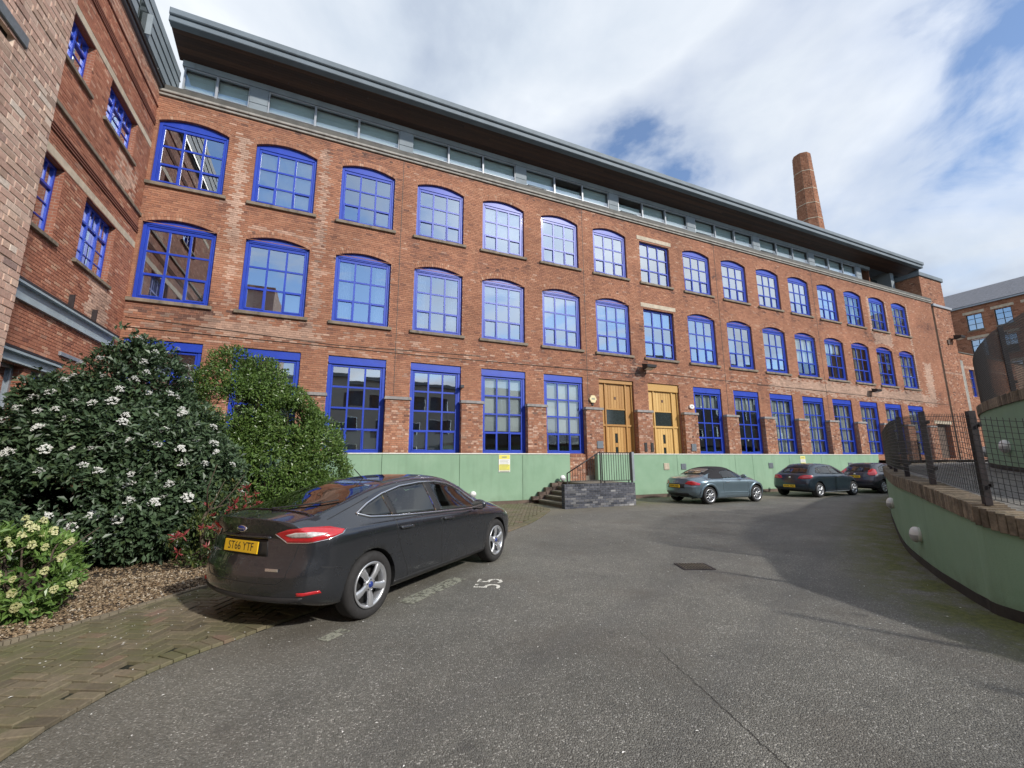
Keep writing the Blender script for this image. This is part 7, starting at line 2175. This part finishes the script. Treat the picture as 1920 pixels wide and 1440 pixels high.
# --- large white flowering shrub at left
vib_b = [(-5.45, 10.8, 1.25, 1.2, 1.2, 1.25), (-4.25, 10.7, 1.85, 1.05, 1.2, 1.65), (-3.55, 10.6, 2.15, 1.0, 1.1, 1.72), (-2.75, 10.4, 1.75, .95, 1.1, 1.25), (-2.2, 10.3, 1.25, .72, 1.0, 1.0), (-3.9, 10.0, 1.0, 1.3, 1.1, 1.0), (-2.9, 10.0, .85, 1.1, 1.0, .85), (-5.0, 10.1, .95, 1.1, 1.1, .95), (-3.62, 10.6, 3.65, .34, .35, .38), (-4.7, 10.7, 2.95, .5, .5, .42)]
vib, P, N, rg = shrub('flowering_shrub', 'large dark green shrub dotted with white flower clusters at left', (-3.7, 10.5, 0), vib_b, 11500, 8, M['leaf_dark'], .118, .50, 31, spread=.055, up=.12, tint=(.5, .26), depth=.38, lump=.24)
# white flower heads: each a cluster of its own, copied
def flower_head(seed):
    rg2 = np.random.default_rng(seed); V = []; F = []; ti = []
    for k in range(26):
        a = rg2.uniform(0, 6.28); r = .075 * math.sqrt(rg2.random()); c = np.array([r * math.cos(a), r * math.sin(a), 0.055 * (1 - (r / .075) ** 2) + rg2.normal(0, .008)])
        for q in range(4):
            b = a + q * PI / 2 + rg2.normal(0, .2); d = np.array([math.cos(b), math.sin(b), rg2.normal(.2, .35)]); s = np.array([-math.sin(b), math.cos(b), 0]); l = rg2.uniform(.016, .024)
            i = len(V); V += [c, c + d * l * .6 + s * l * .45, c + d * l, c + d * l * .6 - s * l * .45]; F.append((i, i + 1, i + 2, i + 3)); ti.append(rg2.random())
    return np_mesh('flower_cluster', V, F, M['petal'], {'tint': ti})
heads = [flower_head(k) for k in range(4)]
def put_heads(owner, P, N, count, meshes, name, rg, zmin, pref=None, smin=.7, smax=1.35, mind=.16, out=.07):
    cam_l = np.array([CAM.x - owner.location.x, CAM.y - owner.location.y, CAM.z])
    vis = (N * (cam_l - P)).sum(1) / np.linalg.norm(cam_l - P, axis=1) > .05
    # only points with nothing of the crown further out
    ok = np.where(vis & (P[:, 2] > zmin))[0]; rg.shuffle(ok)
    dirs = (cam_l - P); dirs /= np.linalg.norm(dirs, axis=1)[:, None]
    def clear(i):
        v = P - P[i]; t = (v * dirs[i]).sum(1); r2 = (v * v).sum(1) - t * t
        return np.sum((t > .12) & (r2 < .012)) < 2
    ok = [i for i in ok[:4000] if clear(i)]
    # keep the outermost points
    chosen = []
    for i in ok:
        if all(np.linalg.norm(P[i] - P[j]) > mind for j in chosen) and (pref is None or rg.random() < pref(P[i])): chosen.append(i)
        if len(chosen) >= count: break
    for i in chosen:
        d = N[i] + np.array([0, 0, .9]); d /= np.linalg.norm(d)
        o = part(name, meshes[int(rg.integers(len(meshes)))], owner, tuple(P[i] + N[i] * out + np.array([0, 0, .03])))
        o.rotation_euler = Vector(d).to_track_quat('Z', 'Y').to_euler(); s = rg.uniform(smin, smax); o.scale = (s, s, s)
put_heads(vib, P, N, 95, heads, 'flower_cluster', rg, .3, lambda p: .25 + .75 * min(1, max(0, (p[2] - .4) / 2.4)), .6, 1.25, mind=.19, out=.10)

# --- rounded mid green shrub against the mill
sh2, P2, N2, rg2 = shrub('evergreen_shrub', 'tall rounded bright green shrub between flowering shrub and green wall', (-1.3, 13.5, 0),
    [(-2.45, 13.6, 3.1, .85, 1.0, 1.62), (-1.75, 13.6, 2.9, .95, 1.0, 1.55), (-.95, 13.5, 2.45, .95, 1.1, 1.4), (-.25, 13.5, 1.85, .82, 1.0, 1.2), (.15, 13.5, 1.15, .58, .9, .85), (-1.5, 13.2, 1.5, 1.4, 1.1, 1.3), (-2.5, 13.4, 1.5, .9, 1.0, 1.4), (-.5, 13.3, .8, .9, 1.0, .8)],
    11500, 9, M['leaf_mid'], .088, .48, 37, spread=.05, up=.45, tint=(.5, .25), depth=.34, lump=.22)
# --- low lime green shrub with cream buds in the left corner
sk_s, P3, N3, rg3 = shrub('skimmia_shrub', 'low bright green shrub with cream flower buds in the left corner', (-3.15, 7.0, 0),
    [(-3.25, 7.05, .45, .55, .55, .56), (-2.98, 6.9, .36, .36, .40, .40), (-3.5, 6.8, .40, .45, .45, .48), (-3.0, 7.25, .5, .34, .4, .42)], 800, 8, M['leaf_lime'], .095, .42, 41, spread=.03, up=.55, depth=.3, lump=.12)
def bud_cluster(seed):
    r5 = np.random.default_rng(seed); V = []; F = []; ti = []
    for k in range(34):
        h = r5.random(); a = r5.uniform(0, 6.28); R = .026 * math.sqrt(max(.05, 1 - h * .8)); c = np.array([R * math.cos(a), R * math.sin(a), .045 * h]); s = .010; i = len(V)
        V += [c + np.array(q) * s for q in ((1, 0, 0), (0, 1, 0), (-1, 0, 0), (0, -1, 0), (0, 0, 1.2))]; F += [(i, i + 1, i + 4, i + 4), (i + 1, i + 2, i + 4, i + 4), (i + 2, i + 3, i + 4, i + 4), (i + 3, i, i + 4, i + 4)]; ti += [r5.random()] * 4
    me = bpy.data.meshes.new('bud_cluster'); me.from_pydata([tuple(v) for v in V], [], [f[:3] for f in F]); me.materials.append(M['bud'])
    at = me.attributes.new('tint', 'FLOAT', 'FACE'); at.data.foreach_set('value', ti); return me
buds = [bud_cluster(k) for k in range(3)]
put_heads(sk_s, P3, N3, 60, buds, 'bud_cluster', rg3, .1, None, 1.0, 1.7, .08, .06)
# --- red tipped shrub beside the car
pi_s, P4, N4, rg4 = shrub('pieris_shrub', 'small shrub with red young shoots behind the tail of the dark grey car', (-1.5, 9.3, 0),
    [(-1.5, 9.35, .75, .48, .5, .62), (-1.75, 9.1, .45, .45, .45, .45), (-1.25, 9.4, .55, .4, .45, .5)], 420, 7, M['leaf_pieris'], .085, .34, 43, spread=.035, up=.5, depth=.4, lump=.15)
def shoot(seed):
    r6 = np.random.default_rng(seed); n = 12; P = np.zeros((n, 3)); N = r6.normal(0, .6, (n, 3)); N[:, 2] += .55; N /= np.linalg.norm(N, axis=1)[:, None]
    return leaves_mesh('red_shoot', P, N, M['leaf_red'], .10, .22, r6, 1, spread=.006, up=.3, droop=0)
shoots = [shoot(k) for k in range(3)]
put_heads(pi_s, P4, N4, 30, shoots, 'red_shoot', rg4, .25, None, .8, 1.3, .10)
# leaf litter under the shrubs
def litter2():
    rg = np.random.default_rng(77); n = 900; P = np.stack([rg.uniform(-5, .8, n), rg.uniform(7.2, 13, n), np.full(n, .04)], 1)
    P = P[[inside_poly(bed_poly, p[0], p[1]) for p in P]]; N = np.tile(np.array([[0, 0, 1.0]]), (len(P), 1))
    tag(put(bpy.data.objects.new('leaf_litter', leaves_mesh('leaf_litter', P, N, M['leaf_old'], .06, .5, rg, 1, spread=.01, up=0, droop=.2))), 'dry brown leaf litter below the shrubs', kind='stuff')
M['leaf_old'] = leaf_mat('dry_leaf', (.06, .035, .018), (.17, .105, .05), .8, .1)
litter2()
